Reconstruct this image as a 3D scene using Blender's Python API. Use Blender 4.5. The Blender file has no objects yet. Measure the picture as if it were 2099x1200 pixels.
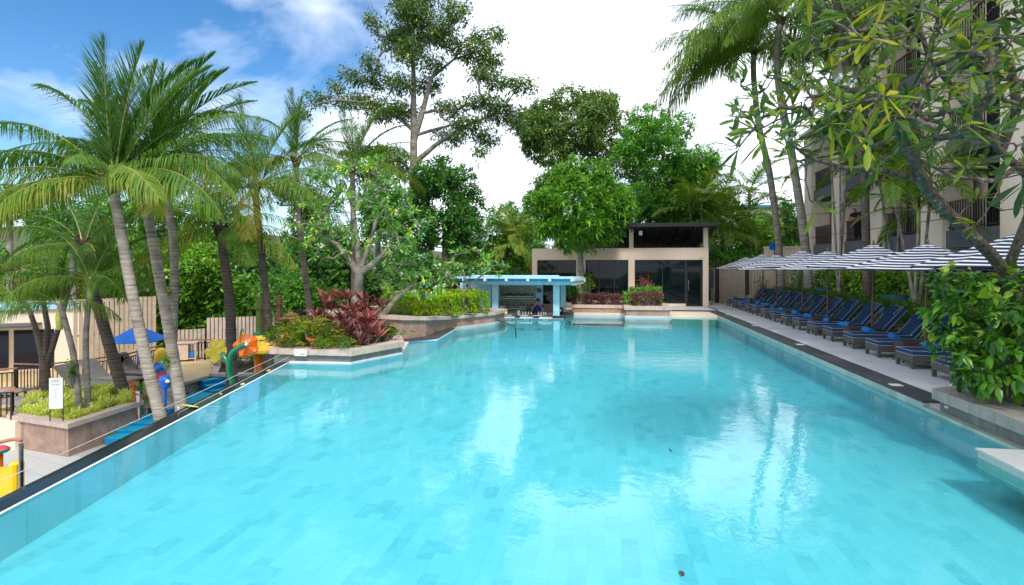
import bpy, math, random
import numpy as np
from mathutils import Vector, Matrix
PI = math.pi
R = math.radians
random.seed(7)
rng = np.random.default_rng(11)
scene = bpy.context.scene
col = scene.collection

# ------------------------------------------------------------------ camera
F = 1150.0; CX = 1049.5; HY = 548.0; HC = 2.15
A = math.atan(190.5 / F)
FW = np.array([-math.sin(A), math.cos(A), 0.0]); RT = np.array([math.cos(A), math.sin(A), 0.0])
cam_d = bpy.data.cameras.new('camera'); cam = bpy.data.objects.new('camera', cam_d); col.objects.link(cam)
cam.location = (0, 0, HC); cam.rotation_euler = (PI / 2, 0, A)
cam_d.sensor_width = 36; cam_d.lens = 36 * F / 2099.0; cam_d.shift_y = -(600 - HY) / 2099.0
cam_d.clip_end = 2000; cam_d.clip_start = 0.05
scene.camera = cam

def P(px, py, d):
    """point seen at photo pixel (px, py) at distance d along the view axis"""
    v = FW * d + RT * ((px - CX) / F * d); v[2] = HC - (py - HY) / F * d
    return v
def G(px, py, z):
    """point at photo pixel on the level z"""
    return P(px, py, F * (HC - z) / (py - HY))
def XatY(px, Y):
    k = (px - CX) / F
    return Y * (k * math.cos(A) - math.sin(A)) / (math.cos(A) + k * math.sin(A))
def dep(x, y): return -math.sin(A) * x + math.cos(A) * y
def zat(py, x, y): return HC - (py - HY) / F * dep(x, y)

# ------------------------------------------------------------------ object helpers
WL = {}
def tag(o, label=None, cat=None, group=None, kind=None):
    if label: o['label'] = label
    if cat: o['category'] = cat
    if group: o['group'] = group
    if kind: o['kind'] = kind
    return o
def thing(name, label, cat, loc=(0, 0, 0), rotz=0, group=None):
    o = bpy.data.objects.new(name, None); col.objects.link(o)
    o.empty_display_size = 0.1
    o.location = loc; o.rotation_euler = (0, 0, rotz); WL[o.name] = np.array(loc, float)
    return tag(o, label, cat, group)
def children(o): return [c for c in bpy.data.objects if c.parent == o]
def copy_tree(o, parent=None):
    c = o.copy(); col.objects.link(c); c.parent = parent
    for ch in KIDS.get(o.name, ()): copy_tree2(ch, c)
    return c
def copy_tree2(o, parent):
    c = o.copy(); col.objects.link(c); c.parent = parent
    for ch in KIDS.get(o.name, ()): copy_tree2(ch, c)
KIDS = {}
def link(name, me, parent=None):
    o = bpy.data.objects.new(name, me); col.objects.link(o)
    if parent is not None:
        o.parent = parent; KIDS.setdefault(parent.name, []).append(o)
    return o

class MB:
    """collects shapes, links them as ONE mesh object"""
    def __init__(s): s.v = []; s.f = []; s.m = []; s.n = 0
    def add(s, vs, fs, mi=0):
        s.v.extend([tuple(map(float, p)) for p in vs]); s.f.extend([tuple(i + s.n for i in f) for f in fs])
        s.m.extend([mi] * len(fs)); s.n += len(vs); return s
    def box(s, a, b, mi=0, bev=0):
        x0, y0, z0 = a; x1, y1, z1 = b
        if x1 < x0: x0, x1 = x1, x0
        if y1 < y0: y0, y1 = y1, y0
        if z1 < z0: z0, z1 = z1, z0
        if bev <= 0:
            vs = [(x0,y0,z0),(x1,y0,z0),(x1,y1,z0),(x0,y1,z0),(x0,y0,z1),(x1,y0,z1),(x1,y1,z1),(x0,y1,z1)]
            return s.add(vs, [(3,2,1,0),(4,5,6,7),(0,1,5,4),(1,2,6,5),(2,3,7,6),(3,0,4,7)], mi)
        b_ = min(bev, (x1-x0)/2.01, (y1-y0)/2.01, (z1-z0)/2.01)
        def ring(i, z): return [(x0+i,y0,z),(x1-i,y0,z),(x1,y0+i,z),(x1,y1-i,z),(x1-i,y1,z),(x0+i,y1,z),(x0,y1-i,z),(x0,y0+i,z)]
        def ins(i, z): return [(x0+i+b_*.3,y0+b_,z),(x1-i-b_*.3,y0+b_,z),(x1-b_,y0+i+b_*.3,z),(x1-b_,y1-i-b_*.3,z),(x1-i-b_*.3,y1-b_,z),(x0+i+b_*.3,y1-b_,z),(x0+b_,y1-i-b_*.3,z),(x0+b_,y0+i+b_*.3,z)]
        vs = ins(b_, z0) + ring(b_, z0+b_) + ring(b_, z1-b_) + ins(b_, z1)
        fs = [tuple(range(7,-1,-1)), tuple(range(24,32))]
        for k in range(3):
            for i in range(8): fs.append((k*8+i, k*8+(i+1)%8, (k+1)*8+(i+1)%8, (k+1)*8+i))
        return s.add(vs, fs, mi)
    def prism(s, poly, z0, z1, mi=0):
        """upright prism from a counter-clockwise outline"""
        n = len(poly)
        ar = sum(poly[i][0]*poly[(i+1)%n][1]-poly[(i+1)%n][0]*poly[i][1] for i in range(n))
        if ar < 0: poly = poly[::-1]
        vs = [(p[0],p[1],z0) for p in poly] + [(p[0],p[1],z1) for p in poly]
        fs = [tuple(range(n-1,-1,-1)), tuple(range(n,2*n))] + [(i,(i+1)%n,n+(i+1)%n,n+i) for i in range(n)]
        return s.add(vs, fs, mi)
    def hull(s, q0, q1, mi=0):
        """solid between two matching rings of points"""
        n = len(q0); vs = list(q0) + list(q1)
        fs = [tuple(range(n-1,-1,-1)), tuple(range(n,2*n))] + [(i,(i+1)%n,n+(i+1)%n,n+i) for i in range(n)]
        return s.add(vs, fs, mi)
    def bar(s, p, q, w, h=None, up=(0,0,1), mi=0):
        p = np.array(p, float); q = np.array(q, float); h = h or w
        t = q-p; t /= np.linalg.norm(t)+1e-9; up = np.array(up, float)
        if abs(t@up) > .98: up = np.array([1.0,0,0])
        a = np.cross(t, up); a /= np.linalg.norm(a); b = np.cross(a, t)
        o = [(-1,-1),(1,-1),(1,1),(-1,1)]
        q0 = [p+a*w/2*i+b*h/2*j for i,j in o]; q1 = [q+a*w/2*i+b*h/2*j for i,j in o]
        return s.hull(q0, q1, mi)
    def tube(s, pts, rs, n=8, mi=0, caps=True):
        pts = [np.array(p, float) for p in pts]
        if not hasattr(rs, '__len__'): rs = [rs]*len(pts)
        ref = np.array([0.31,0.17,0.93]); vs = []; prev = None
        for i,p in enumerate(pts):
            t = pts[min(i+1,len(pts)-1)]-pts[max(i-1,0)]; t /= np.linalg.norm(t)+1e-9
            if prev is None:
                a = np.cross(t, ref if abs(t@ref)<.97 else np.array([1.0,0,0]))
            else: a = prev-t*(prev@t)
            a /= np.linalg.norm(a)+1e-9; prev = a; b = np.cross(t,a)
            for k in range(n):
                w = 2*PI*k/n; vs.append(p+(a*math.cos(w)+b*math.sin(w))*rs[i])
        fs = []
        for i in range(len(pts)-1):
            for k in range(n): fs.append((i*n+k, i*n+(k+1)%n, (i+1)*n+(k+1)%n, (i+1)*n+k))
        if caps: fs += [tuple(range(n-1,-1,-1)), tuple(range((len(pts)-1)*n, len(pts)*n))]
        return s.add(vs, fs, mi)
    def lathe(s, prof, c=(0,0,0), n=16, mi=0):
        vs = []; fs = []
        for r,z in prof:
            for k in range(n):
                w = 2*PI*k/n; vs.append((c[0]+r*math.cos(w), c[1]+r*math.sin(w), c[2]+z))
        for i in range(len(prof)-1):
            for k in range(n): fs.append((i*n+k, i*n+(k+1)%n, (i+1)*n+(k+1)%n, (i+1)*n+k))
        fs += [tuple(range(n-1,-1,-1)), tuple(range((len(prof)-1)*n, len(prof)*n))]
        return s.add(vs, fs, mi)
    def ball(s, c, r, n=12, mi=0):
        if not hasattr(r,'__len__'): r = (r,r,r)
        vs = []; fs = []; m = n//2
        for i in range(1,m):
            th = PI*i/m
            for k in range(n):
                w = 2*PI*k/n; vs.append((c[0]+r[0]*math.sin(th)*math.cos(w), c[1]+r[1]*math.sin(th)*math.sin(w), c[2]+r[2]*math.cos(th)))
        vs += [(c[0],c[1],c[2]+r[2]), (c[0],c[1],c[2]-r[2])]
        for i in range(m-2):
            for k in range(n): fs.append((i*n+k, (i+1)*n+k, (i+1)*n+(k+1)%n, i*n+(k+1)%n))
        t = (m-1)*n
        for k in range(n): fs.append((t, k, (k+1)%n)); fs.append((t+1, (m-2)*n+(k+1)%n, (m-2)*n+k))
        return s.add(vs, fs, mi)
    def build(s, name, mats, parent=None, world=False, smooth=False):
        me = bpy.data.meshes.new(name)
        v = np.array(s.v, float)
        if world and parent is not None: v = v - WL[parent.name]
        me.from_pydata([tuple(p) for p in v], [], s.f)
        if not isinstance(mats, (list,tuple)): mats = [mats]
        for m in mats: me.materials.append(m)
        if len(mats) > 1: me.polygons.foreach_set('material_index', s.m)
        if smooth:
            me.polygons.foreach_set('use_smooth', [True]*len(me.polygons))
            if smooth != 'all' and hasattr(me, 'set_sharp_from_angle'): me.set_sharp_from_angle(angle=R(40))
        me.update()
        o = link(name, me, parent)
        if parent is not None: WL[o.name] = WL[parent.name] if parent.name in WL else np.zeros(3)
        return o

def npmesh(name, verts, faces, mats, parent=None, val=None, mi=None, world=False, smooth=False, k=None):
    """mesh from numpy arrays; faces is (n,3) or (n,4); val is a tone per face"""
    verts = np.asarray(verts, np.float32)
    if world and parent is not None: verts = verts - WL[parent.name].astype(np.float32)
    faces = np.asarray(faces, np.int32); n, w = faces.shape
    me = bpy.data.meshes.new(name)
    me.vertices.add(len(verts)); me.vertices.foreach_set('co', verts.ravel())
    me.loops.add(n*w); me.loops.foreach_set('vertex_index', faces.ravel())
    me.polygons.add(n); me.polygons.foreach_set('loop_start', np.arange(0, n*w, w, dtype=np.int32))
    me.polygons.foreach_set('loop_total', np.full(n, w, np.int32))
    if not isinstance(mats, (list,tuple)): mats = [mats]
    for m in mats: me.materials.append(m)
    if mi is not None: me.polygons.foreach_set('material_index', np.asarray(mi, np.int32))
    if smooth: me.polygons.foreach_set('use_smooth', np.ones(n, bool))
    me.update(calc_edges=True)
    if val is not None:
        at = me.attributes.new('tone', 'FLOAT', 'FACE'); at.data.foreach_set('value', np.asarray(val, np.float32))
    o = link(name, me, parent)
    if parent is not None and parent.name in WL: WL[o.name] = WL[parent.name]
    return o

# ------------------------------------------------------------------ materials
def new_mat(name):
    m = bpy.data.materials.new(name); m.use_nodes = True
    nt = m.node_tree; b = nt.nodes['Principled BSDF']
    return m, nt, b
def N(nt, t, **kw):
    n = nt.nodes.new(t)
    for k, v in kw.items():
        if k.startswith('i_'):
            key = k[2:]; key = int(key) if key.isdigit() else key.replace('_', ' ')
            n.inputs[key].default_value = v
        else: setattr(n, k, v)
    return n
def L(nt, a, b): nt.links.new(a, b)
def c4(c): return (c[0], c[1], c[2], 1.0)
def ramp(nt, stops, fac=None):
    r = N(nt, 'ShaderNodeValToRGB'); e = r.color_ramp.elements
    while len(e) < len(stops): e.new(0.5)
    for i,(p,c) in enumerate(stops): e[i].position = p; e[i].color = c4(c)
    if fac is not None: L(nt, fac, r.inputs[0])
    return r
def plain(name, c, rough=.6, var=.12, scale=6, metal=0, bump=0, bscale=40, spec=.5, coat=0):
    """one colour broken up by wear at two scales"""
    m, nt, b = new_mat(name)
    tc = N(nt, 'ShaderNodeTexCoord')
    n1 = N(nt, 'ShaderNodeTexNoise', i_Scale=scale, i_Detail=6, i_Roughness=.65); L(nt, tc.outputs['Object'], n1.inputs['Vector'])
    lo = tuple(max(0, x*(1-var*1.6)) for x in c); hi = tuple(min(1, x*(1+var)) for x in c)
    r = ramp(nt, [(.3, lo), (.7, hi)], n1.outputs[0]); L(nt, r.outputs[0], b.inputs['Base Color'])
    b.inputs['Roughness'].default_value = rough; b.inputs['Metallic'].default_value = metal
    b.inputs['Specular IOR Level'].default_value = spec; b.inputs['Coat Weight'].default_value = coat
    if bump:
        n2 = N(nt, 'ShaderNodeTexNoise', i_Scale=bscale, i_Detail=4); L(nt, tc.outputs['Object'], n2.inputs['Vector'])
        bp = N(nt, 'ShaderNodeBump', i_Strength=bump, i_Distance=.02); L(nt, n2.outputs[0], bp.inputs['Height']); L(nt, bp.outputs[0], b.inputs['Normal'])
    return m
def leaf(name, stops, rough=.45, trans=.3, spec=.4):
    """leaf tone from a value per leaf, a little light passes through"""
    m, nt, b = new_mat(name)
    at = N(nt, 'ShaderNodeAttribute', attribute_name='tone')
    r = ramp(nt, stops, at.outputs['Fac']); L(nt, r.outputs[0], b.inputs['Base Color'])
    b.inputs['Roughness'].default_value = rough; b.inputs['Specular IOR Level'].default_value = spec
    tr = N(nt, 'ShaderNodeBsdfTranslucent'); mx = N(nt, 'ShaderNodeMixShader', i_0=trans)
    mc = N(nt, 'ShaderNodeMix', data_type='RGBA', blend_type='MULTIPLY'); mc.inputs[0].default_value = 1
    L(nt, r.outputs[0], mc.inputs[6]); mc.inputs[7].default_value = (1.5, 1.6, .6, 1); L(nt, mc.outputs[2], tr.inputs[0])
    L(nt, b.outputs[0], mx.inputs[1]); L(nt, tr.outputs[0], mx.inputs[2])
    out = [n for n in nt.nodes if n.type == 'OUTPUT_MATERIAL'][0]; L(nt, mx.outputs[0], out.inputs[0])
    return m
def stone(name, c1, c2, stain, rough=.75, sc=1.2):
    """weathered rendered stone: broad blotches, streaks running down, fine grain"""
    m, nt, b = new_mat(name)
    tc = N(nt, 'ShaderNodeTexCoord')
    n1 = N(nt, 'ShaderNodeTexNoise', i_Scale=sc, i_Detail=8, i_Roughness=.7, i_Distortion=.8); L(nt, tc.outputs['Object'], n1.inputs[0])
    r1 = ramp(nt, [(.35, c1), (.65, c2)], n1.outputs[0])
    mp = N(nt, 'ShaderNodeMapping'); mp.inputs['Scale'].default_value = (9, 9, .7); L(nt, tc.outputs['Object'], mp.inputs[0])
    n2 = N(nt, 'ShaderNodeTexNoise', i_Scale=1.0, i_Detail=5); L(nt, mp.outputs[0], n2.inputs[0])
    r2 = ramp(nt, [(.52, (0,0,0)), (.72, (1,1,1))], n2.outputs[0])
    ml = N(nt, 'ShaderNodeMath', operation='MULTIPLY', i_1=.6); L(nt, r2.outputs[0], ml.inputs[0])
    mx = N(nt, 'ShaderNodeMix', data_type='RGBA'); L(nt, ml.outputs[0], mx.inputs[0]); L(nt, r1.outputs[0], mx.inputs[6]); mx.inputs[7].default_value = c4(stain)
    L(nt, mx.outputs[2], b.inputs['Base Color']); b.inputs['Roughness'].default_value = rough
    n3 = N(nt, 'ShaderNodeTexNoise', i_Scale=70, i_Detail=3); L(nt, tc.outputs['Object'], n3.inputs[0])
    bp = N(nt, 'ShaderNodeBump', i_Strength=.25, i_Distance=.01); L(nt, n3.outputs[0], bp.inputs['Height']); L(nt, bp.outputs[0], b.inputs['Normal'])
    return m
def tiles(name, c1, c2, c3, mortar, bw, bh, rot=0, ms=.006, rough=.4, vein=.25, spec=.5, off=.5):
    m, nt, b = new_mat(name)
    tc = N(nt, 'ShaderNodeTexCoord'); mp = N(nt, 'ShaderNodeMapping'); mp.inputs['Rotation'].default_value = (0,0,rot); L(nt, tc.outputs['Object'], mp.inputs[0])
    bk = N(nt, 'ShaderNodeTexBrick', offset=off, offset_frequency=2); L(nt, mp.outputs[0], bk.inputs[0])
    bk.inputs['Scale'].default_value = 1; bk.inputs['Mortar Size'].default_value = ms; bk.inputs['Mortar Smooth'].default_value = .3
    bk.inputs['Brick Width'].default_value = bw; bk.inputs['Row Height'].default_value = bh
    bk.inputs['Color1'].default_value = (0,0,0,1); bk.inputs['Color2'].default_value = (1,1,1,1); bk.inputs['Mortar'].default_value = (.5,.5,.5,1)
    n1 = N(nt, 'ShaderNodeTexNoise', i_Scale=2.6, i_Detail=10, i_Roughness=.75, i_Distortion=2.2); L(nt, tc.outputs['Object'], n1.inputs[0])
    ad = N(nt, 'ShaderNodeMath', operation='MULTIPLY_ADD', i_1=vein); L(nt, n1.outputs[0], ad.inputs[0])
    ad2 = N(nt, 'ShaderNodeMath', operation='MULTIPLY_ADD', i_1=1-vein); L(nt, bk.outputs['Color'], ad2.inputs[0]); L(nt, ad2.outputs[0], ad.inputs[2]); ad2.inputs[2].default_value = 0
    r = ramp(nt, [(.12, c3), (.3, c2), (.55, c1), (1, c1)], ad.outputs[0])
    mx = N(nt, 'ShaderNodeMix', data_type='RGBA'); L(nt, bk.outputs['Fac'], mx.inputs[0]); L(nt, r.outputs[0], mx.inputs[6]); mx.inputs[7].default_value = c4(mortar)
    L(nt, mx.outputs[2], b.inputs['Base Color']); b.inputs['Roughness'].default_value = rough; b.inputs['Specular IOR Level'].default_value = spec
    return m
def bark(name, c1, c2, ring=26, lich=None, xy=2.5):
    m, nt, b = new_mat(name)
    tc = N(nt, 'ShaderNodeTexCoord')
    mp = N(nt, 'ShaderNodeMapping'); mp.inputs['Scale'].default_value = (xy, xy, ring); L(nt, tc.outputs['Object'], mp.inputs[0])
    n1 = N(nt, 'ShaderNodeTexNoise', i_Scale=1, i_Detail=5, i_Roughness=.6); L(nt, mp.outputs[0], n1.inputs[0])
    n2 = N(nt, 'ShaderNodeTexNoise', i_Scale=3, i_Detail=5); L(nt, tc.outputs['Object'], n2.inputs[0])
    md = N(nt, 'ShaderNodeMath', operation='MULTIPLY_ADD', i_1=.6); L(nt, n1.outputs[0], md.inputs[0])
    m2 = N(nt, 'ShaderNodeMath', operation='MULTIPLY', i_1=.4); L(nt, n2.outputs[0], m2.inputs[0]); L(nt, m2.outputs[0], md.inputs[2])
    if ring >= 20:
        wv = N(nt, 'ShaderNodeTexWave', bands_direction='Z', wave_profile='SAW', i_Scale=2.6, i_Distortion=1.6, i_Detail=2); L(nt, tc.outputs['Object'], wv.inputs[0])
        m3 = N(nt, 'ShaderNodeMath', operation='MULTIPLY_ADD', i_1=.09); L(nt, wv.outputs[1], m3.inputs[0]); m4 = N(nt, 'ShaderNodeMath', operation='MULTIPLY_ADD', i_1=.95, i_2=-.02); L(nt, md.outputs[0], m4.inputs[0]); L(nt, m4.outputs[0], m3.inputs[2]); md = m3
    st = [(.38, c1), (.58, c2)] + ([(.66, lich)] if lich else [])
    r = ramp(nt, st, md.outputs[0]); L(nt, r.outputs[0], b.inputs['Base Color']); b.inputs['Roughness'].default_value = .9
    bp = N(nt, 'ShaderNodeBump', i_Strength=.35, i_Distance=.02); L(nt, n1.outputs[0], bp.inputs['Height']); L(nt, bp.outputs[0], b.inputs['Normal'])
    return m

M = {}
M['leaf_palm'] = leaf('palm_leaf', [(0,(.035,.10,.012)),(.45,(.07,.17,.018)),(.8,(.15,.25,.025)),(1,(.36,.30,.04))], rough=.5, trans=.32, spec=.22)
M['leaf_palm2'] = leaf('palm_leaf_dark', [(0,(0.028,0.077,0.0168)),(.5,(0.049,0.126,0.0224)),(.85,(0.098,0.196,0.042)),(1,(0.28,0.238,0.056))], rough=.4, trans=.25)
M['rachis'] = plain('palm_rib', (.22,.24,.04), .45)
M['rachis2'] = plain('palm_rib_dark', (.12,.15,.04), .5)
M['leaf_mango'] = leaf('mango_leaf', [(0,(0.0438,0.138,0.01)),(.4,(0.0875,0.237,0.015)),(.8,(0.163,0.375,0.0225)),(1,(0.35,0.525,0.05))], rough=.35)
M['leaf_dark'] = leaf('dark_leaf', [(0,(0.0224,0.0787,0.018)),(.5,(0.0496,0.168,0.027)),(.9,(0.113,0.316,0.036)),(1,(0.203,0.45,0.045))], rough=.4)
M['leaf_olive'] = leaf('olive_leaf', [(0,(0.0487,0.0976,0.0234)),(.5,(0.0976,0.186,0.039)),(.85,(0.166,0.272,0.0586)),(1,(0.39,0.39,0.0976))], rough=.5)
M['leaf_mid'] = leaf('mid_leaf', [(0,(0.039,0.147,0.0195)),(.5,(0.0974,0.291,0.0273)),(.85,(0.195,0.486,0.039)),(1,(0.39,0.701,0.078))], rough=.45)
M['leaf_bright'] = leaf('bright_leaf', [(0,(0.066,0.172,0.0132)),(.5,(0.132,0.317,0.0211)),(.85,(0.264,0.502,0.033)),(1,(0.449,0.66,0.066))], rough=.5)
M['leaf_kapok'] = leaf('tall_leaf', [(0,(0.0335,0.084,0.02)),(.5,(0.0758,0.152,0.0301)),(.85,(0.134,0.234,0.0419)),(1,(0.502,0.47,0.0503))], rough=.5, trans=.2)
M['leaf_frang'] = leaf('frangipani_leaf', [(0,(0.0578,0.164,0.0385)),(.5,(0.144,0.328,0.0578)),(.85,(0.289,0.54,0.0866)),(.96,(0.48,0.654,0.0771)),(1,(0.95,0.866,0.0385))], rough=.38)
M['leaf_frang_near'] = leaf('frangipani_leaf_near', [(0,(.045,.09,.04)),(.4,(.09,.15,.04)),(.7,(.20,.26,.03)),(.95,(.30,.30,.02)),(1,(.45,.38,.03))], rough=.5, trans=.4, spec=.25)
M['leaf_bush'] = leaf('bush_leaf', [(0,(0.0203,0.0743,0.0135)),(.5,(0.054,0.176,0.0162)),(.8,(0.162,0.378,0.0203)),(.96,(0.351,0.486,0.0405)),(1,(.36,.45,.06))], rough=.3)
M['leaf_hedge_y'] = leaf('golden_hedge_leaf', [(0,(.06,.16,.008)),(.4,(.2,.36,.01)),(.8,(.42,.55,.012)),(1,(.75,.62,.01))], rough=.45)
M['leaf_hedge'] = leaf('hedge_leaf', [(0,(0.021,0.07,0.0084)),(.5,(0.056,0.154,0.014)),(1,(0.168,0.308,0.028))], rough=.5)
M['leaf_vine'] = leaf('vine_leaf', [(0,(0.036,0.12,0.0096)),(.5,(0.12,0.288,0.0144)),(1,(0.336,0.504,0.036))], rough=.4)
M['undergrowth'] = leaf('undergrowth_leaf', [(0,(.04,.13,.012)),(.5,(.10,.25,.02)),(.85,(.2,.4,.03)),(1,(.34,.52,.06))], rough=.5)
M['leaf_ti'] = leaf('ti_leaf', [(0,(.075,.03,.03)),(.5,(.17,.055,.055)),(.85,(.33,.11,.10)),(1,(.48,.13,.14))], rough=.4, trans=.25)
M['leaf_grass'] = leaf('striped_grass_leaf', [(0,(.25,.36,.03)),(.5,(.55,.62,.09)),(1,(.85,.82,.35))], rough=.45)
M['leaf_fern'] = leaf('feathery_leaf', [(0,(.06,.10,.015)),(.5,(.16,.26,.025)),(.85,(.36,.42,.03)),(1,(.6,.45,.1))], rough=.6)
M['leaf_maroon'] = leaf('maroon_leaf', [(0,(.05,.02,.02)),(.5,(.14,.05,.05)),(1,(.3,.12,.12))], rough=.5, trans=.2)
M['petal'] = plain('white_petal', (.85,.85,.78), .5)
M['petal_o'] = plain('orange_petal', (.8,.16,.02), .5)
M['trunk_palm'] = bark('coconut_bark', (.16,.13,.10), (.36,.32,.27), 20, (.45,.42,.37))
M['trunk_dark'] = bark('dark_palm_bark', (.045,.035,.028), (.14,.11,.09), 22)
M['trunk_grey'] = bark('grey_bark', (.12,.10,.085), (.30,.27,.24), 5)
M['trunk_frang'] = bark('frangipani_bark', (.10,.085,.07), (.32,.28,.23), 5, (.24,.26,.20))
M['trunk_near'] = bark('lichen_bark', (.025,.02,.015), (.15,.12,.09), 16, (.42,.46,.38), xy=18)
M['stem_near'] = bark('green_grey_twig', (.05,.055,.045), (.13,.14,.11), 6)
M['fibre'] = plain('palm_fibre', (.07,.045,.03), .9, .4, 12, bump=.5)
M['soil'] = plain('soil', (.06,.045,.03), .95, .3, 8, bump=.4)
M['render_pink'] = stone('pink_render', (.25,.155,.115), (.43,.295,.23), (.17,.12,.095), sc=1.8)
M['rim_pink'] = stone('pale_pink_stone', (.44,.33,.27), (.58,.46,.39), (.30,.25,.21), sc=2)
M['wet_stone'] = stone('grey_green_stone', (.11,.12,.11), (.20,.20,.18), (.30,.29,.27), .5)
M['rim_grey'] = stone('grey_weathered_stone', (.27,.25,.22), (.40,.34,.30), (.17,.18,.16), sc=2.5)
M['beige'] = stone('beige_paint', (.76,.60,.46), (.79,.64,.50), (.68,.54,.41), .7, .5)
M['hotel'] = stone('hotel_render', (.82,.67,.53), (.85,.71,.57), (.72,.58,.46), .75, .4)
M['hotel_grey'] = plain('dark_grey_render', (.13,.13,.14), .8, .1)
M['black'] = plain('black_metal', (.012,.012,.014), .4)
M['dark_wood'] = plain('dark_stained_timber', (.05,.04,.035), .6, .3, 9)
M['wood'] = plain('brown_timber', (.26,.12,.07), .5, .3, 9)
M['pole_wood'] = plain('varnished_pole', (.15,.07,.045), .35, .3, 14)
M['terracotta'] = plain('terracotta_paint', (.42,.19,.11), .6)
M['fence'] = plain('cream_slat', (.60,.47,.36), .65, .1, 3)
M['fence_pink'] = plain('pale_pink_slat', (.55,.44,.38), .65, .1, 3)
M['white'] = plain('white_paint', (.78,.80,.78), .5, .05)
M['bluepaint'] = plain('pale_blue_paint', (.38,.66,.78), .5, .12, 3)
M['blueroof'] = plain('bright_blue_sheet', (.05,.30,.72), .4, .15)
M['seablue'] = plain('blue_cushion', (.014,.055,.155), .85, .1, 20, bump=.2, bscale=300)
M['navy'] = plain('navy_canvas', (.022,.03,.07), .9, .15, 6)
M['whitecanvas'] = plain('white_canvas', (.86,.86,.88), .9, .05, 6)
M['piping'] = plain('white_piping', (.6,.64,.7), .7)
M['towel'] = plain('bright_blue_towel', (.02,.22,.62), .95, .15, 30, bump=.6, bscale=260)
M['steel'] = plain('steel', (.5,.5,.5), .25, .1, 6, metal=1)
M['wire'] = plain('steel_wire', (.7,.7,.7), .4)
M['greyfab'] = plain('grey_sling', (.34,.295,.27), .85, .1, 9, bump=.2, bscale=200)
M['darkgrey'] = plain('dark_frame', (.07,.07,.07), .6)
M['umb_blue'] = plain('blue_canvas', (.02,.16,.62), .85, .1)
M['play_blue'] = plain('blue_fibreglass', (.01,.13,.60), .3, .08, coat=.3)
M['step_blue'] = plain('blue_floor_paint', (.005,.22,.52), .45, .1)
M['step_cyan'] = plain('cyan_floor_paint', (.01,.42,.62), .45, .1)
M['play_yel'] = plain('yellow_fibreglass', (.85,.52,.01), .25, .05, coat=.4)
M['play_or'] = plain('orange_fibreglass', (.85,.17,.005), .22, .08, coat=.4)
M['play_gr'] = plain('green_fibreglass', (.01,.22,.10), .25, .05, coat=.4)
M['olive_yel'] = plain('clear_yellow_plastic', (.55,.42,.015), .2, .1, coat=.5)
M['red'] = plain('red_paint', (.65,.03,.03), .4)
M['melon'] = plain('pink_plastic', (.7,.05,.12), .4)
M['glass_dark'] = plain('dark_glass', (.004,.010,.010), .03, .1, 1, spec=.32)
M['glass_blue'] = plain('blue_dark_glass', (.006,.012,.035), .03, .1, 1, spec=.35)
M['bottle'] = plain('bottle_glass', (.02,.04,.03), .08, .3)
M['bottle_w'] = plain('clear_bottle', (.5,.55,.5), .1, .2)
M['mirror'] = plain('shelf_back', (.22,.25,.18), .3, .2)
M['granite'] = tiles('dark_granite', (.045,.043,.045), (.06,.058,.06), (.035,.034,.035), (.02,.02,.02), .6, .5, 0, .003, .55, .4)
M['granite_wet'] = plain('wet_black_stone', (.010,.011,.012), .16, .3, 5, bump=.05, bscale=6, spec=.22)
M['deck'] = tiles('pale_grey_paver', (.56,.56,.56), (.50,.50,.51), (.44,.44,.45), (.33,.33,.33), 1.2, .6, 0, .006, .7, .45, .4)
M['lowdeck'] = tiles('grey_terrace_tile', (.46,.46,.45), (.40,.40,.40), (.34,.34,.34), (.24,.24,.24), 1.2, .6, .3, .006, .6, .45)
M['sandy'] = stone('ochre_paving', (.52,.34,.15), (.60,.44,.24), (.40,.34,.22), .8, .6)
M['pooltile'] = tiles('turquoise_stone_tile', (.69,.62,.64), (.60,.57,.60), (.34,.43,.48), (.52,.53,.57), .36, .16, PI/2, .0025, .5, .5, .2, .37)
M['waterline'] = tiles('green_stone_tile', (.40,.46,.40), (.28,.36,.31), (.16,.22,.20), (.30,.34,.30), .6, .3, 0, .004, .35, .6)
M['marble'] = tiles('white_marble', (.52,.52,.52), (.45,.45,.46), (.33,.34,.36), (.4,.4,.4), 1.4, .7, 0, .004, .35, .6)
M['ground'] = stone('earth', (.05,.07,.02), (.09,.10,.04), (.03,.05,.02), .95, .4)
M['skin'] = plain('skin', (.42,.22,.15), .5, .08)
M['hair'] = plain('black_hair', (.012,.01,.01), .5)
M['cloth_blue'] = plain('royal_blue_shirt', (.015,.02,.16), .85)
M['cloth_black'] = plain('black_shirt', (.01,.01,.014), .85)
M['teal'] = plain('teal_wicker', (.03,.16,.22), .55, .2, 12)
M['orange_wall'] = plain('orange_paint', (.75,.35,.05), .7)

def wicker(name, c):
    m, nt, b = new_mat(name)
    tc = N(nt, 'ShaderNodeTexCoord')
    w1 = N(nt, 'ShaderNodeTexWave', bands_direction='Z', i_Scale=14, i_Distortion=.6, i_Detail=1); L(nt, tc.outputs['Object'], w1.inputs[0])
    w2 = N(nt, 'ShaderNodeTexWave', bands_direction='DIAGONAL', i_Scale=22, i_Distortion=.6, i_Detail=1); L(nt, tc.outputs['Object'], w2.inputs[0])
    ml = N(nt, 'ShaderNodeMath', operation='MULTIPLY'); L(nt, w1.outputs[1], ml.inputs[0]); L(nt, w2.outputs[1], ml.inputs[1])
    r = ramp(nt, [(.1, tuple(x*.45 for x in c)), (.6, c)], ml.outputs[0]); L(nt, r.outputs[0], b.inputs['Base Color'])
    b.inputs['Roughness'].default_value = .65
    bp = N(nt, 'ShaderNodeBump', i_Strength=.6, i_Distance=.01); L(nt, ml.outputs[0], bp.inputs['Height']); L(nt, bp.outputs[0], b.inputs['Normal'])
    return m
M['wicker'] = wicker('grey_wicker', (.16,.15,.14))
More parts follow.
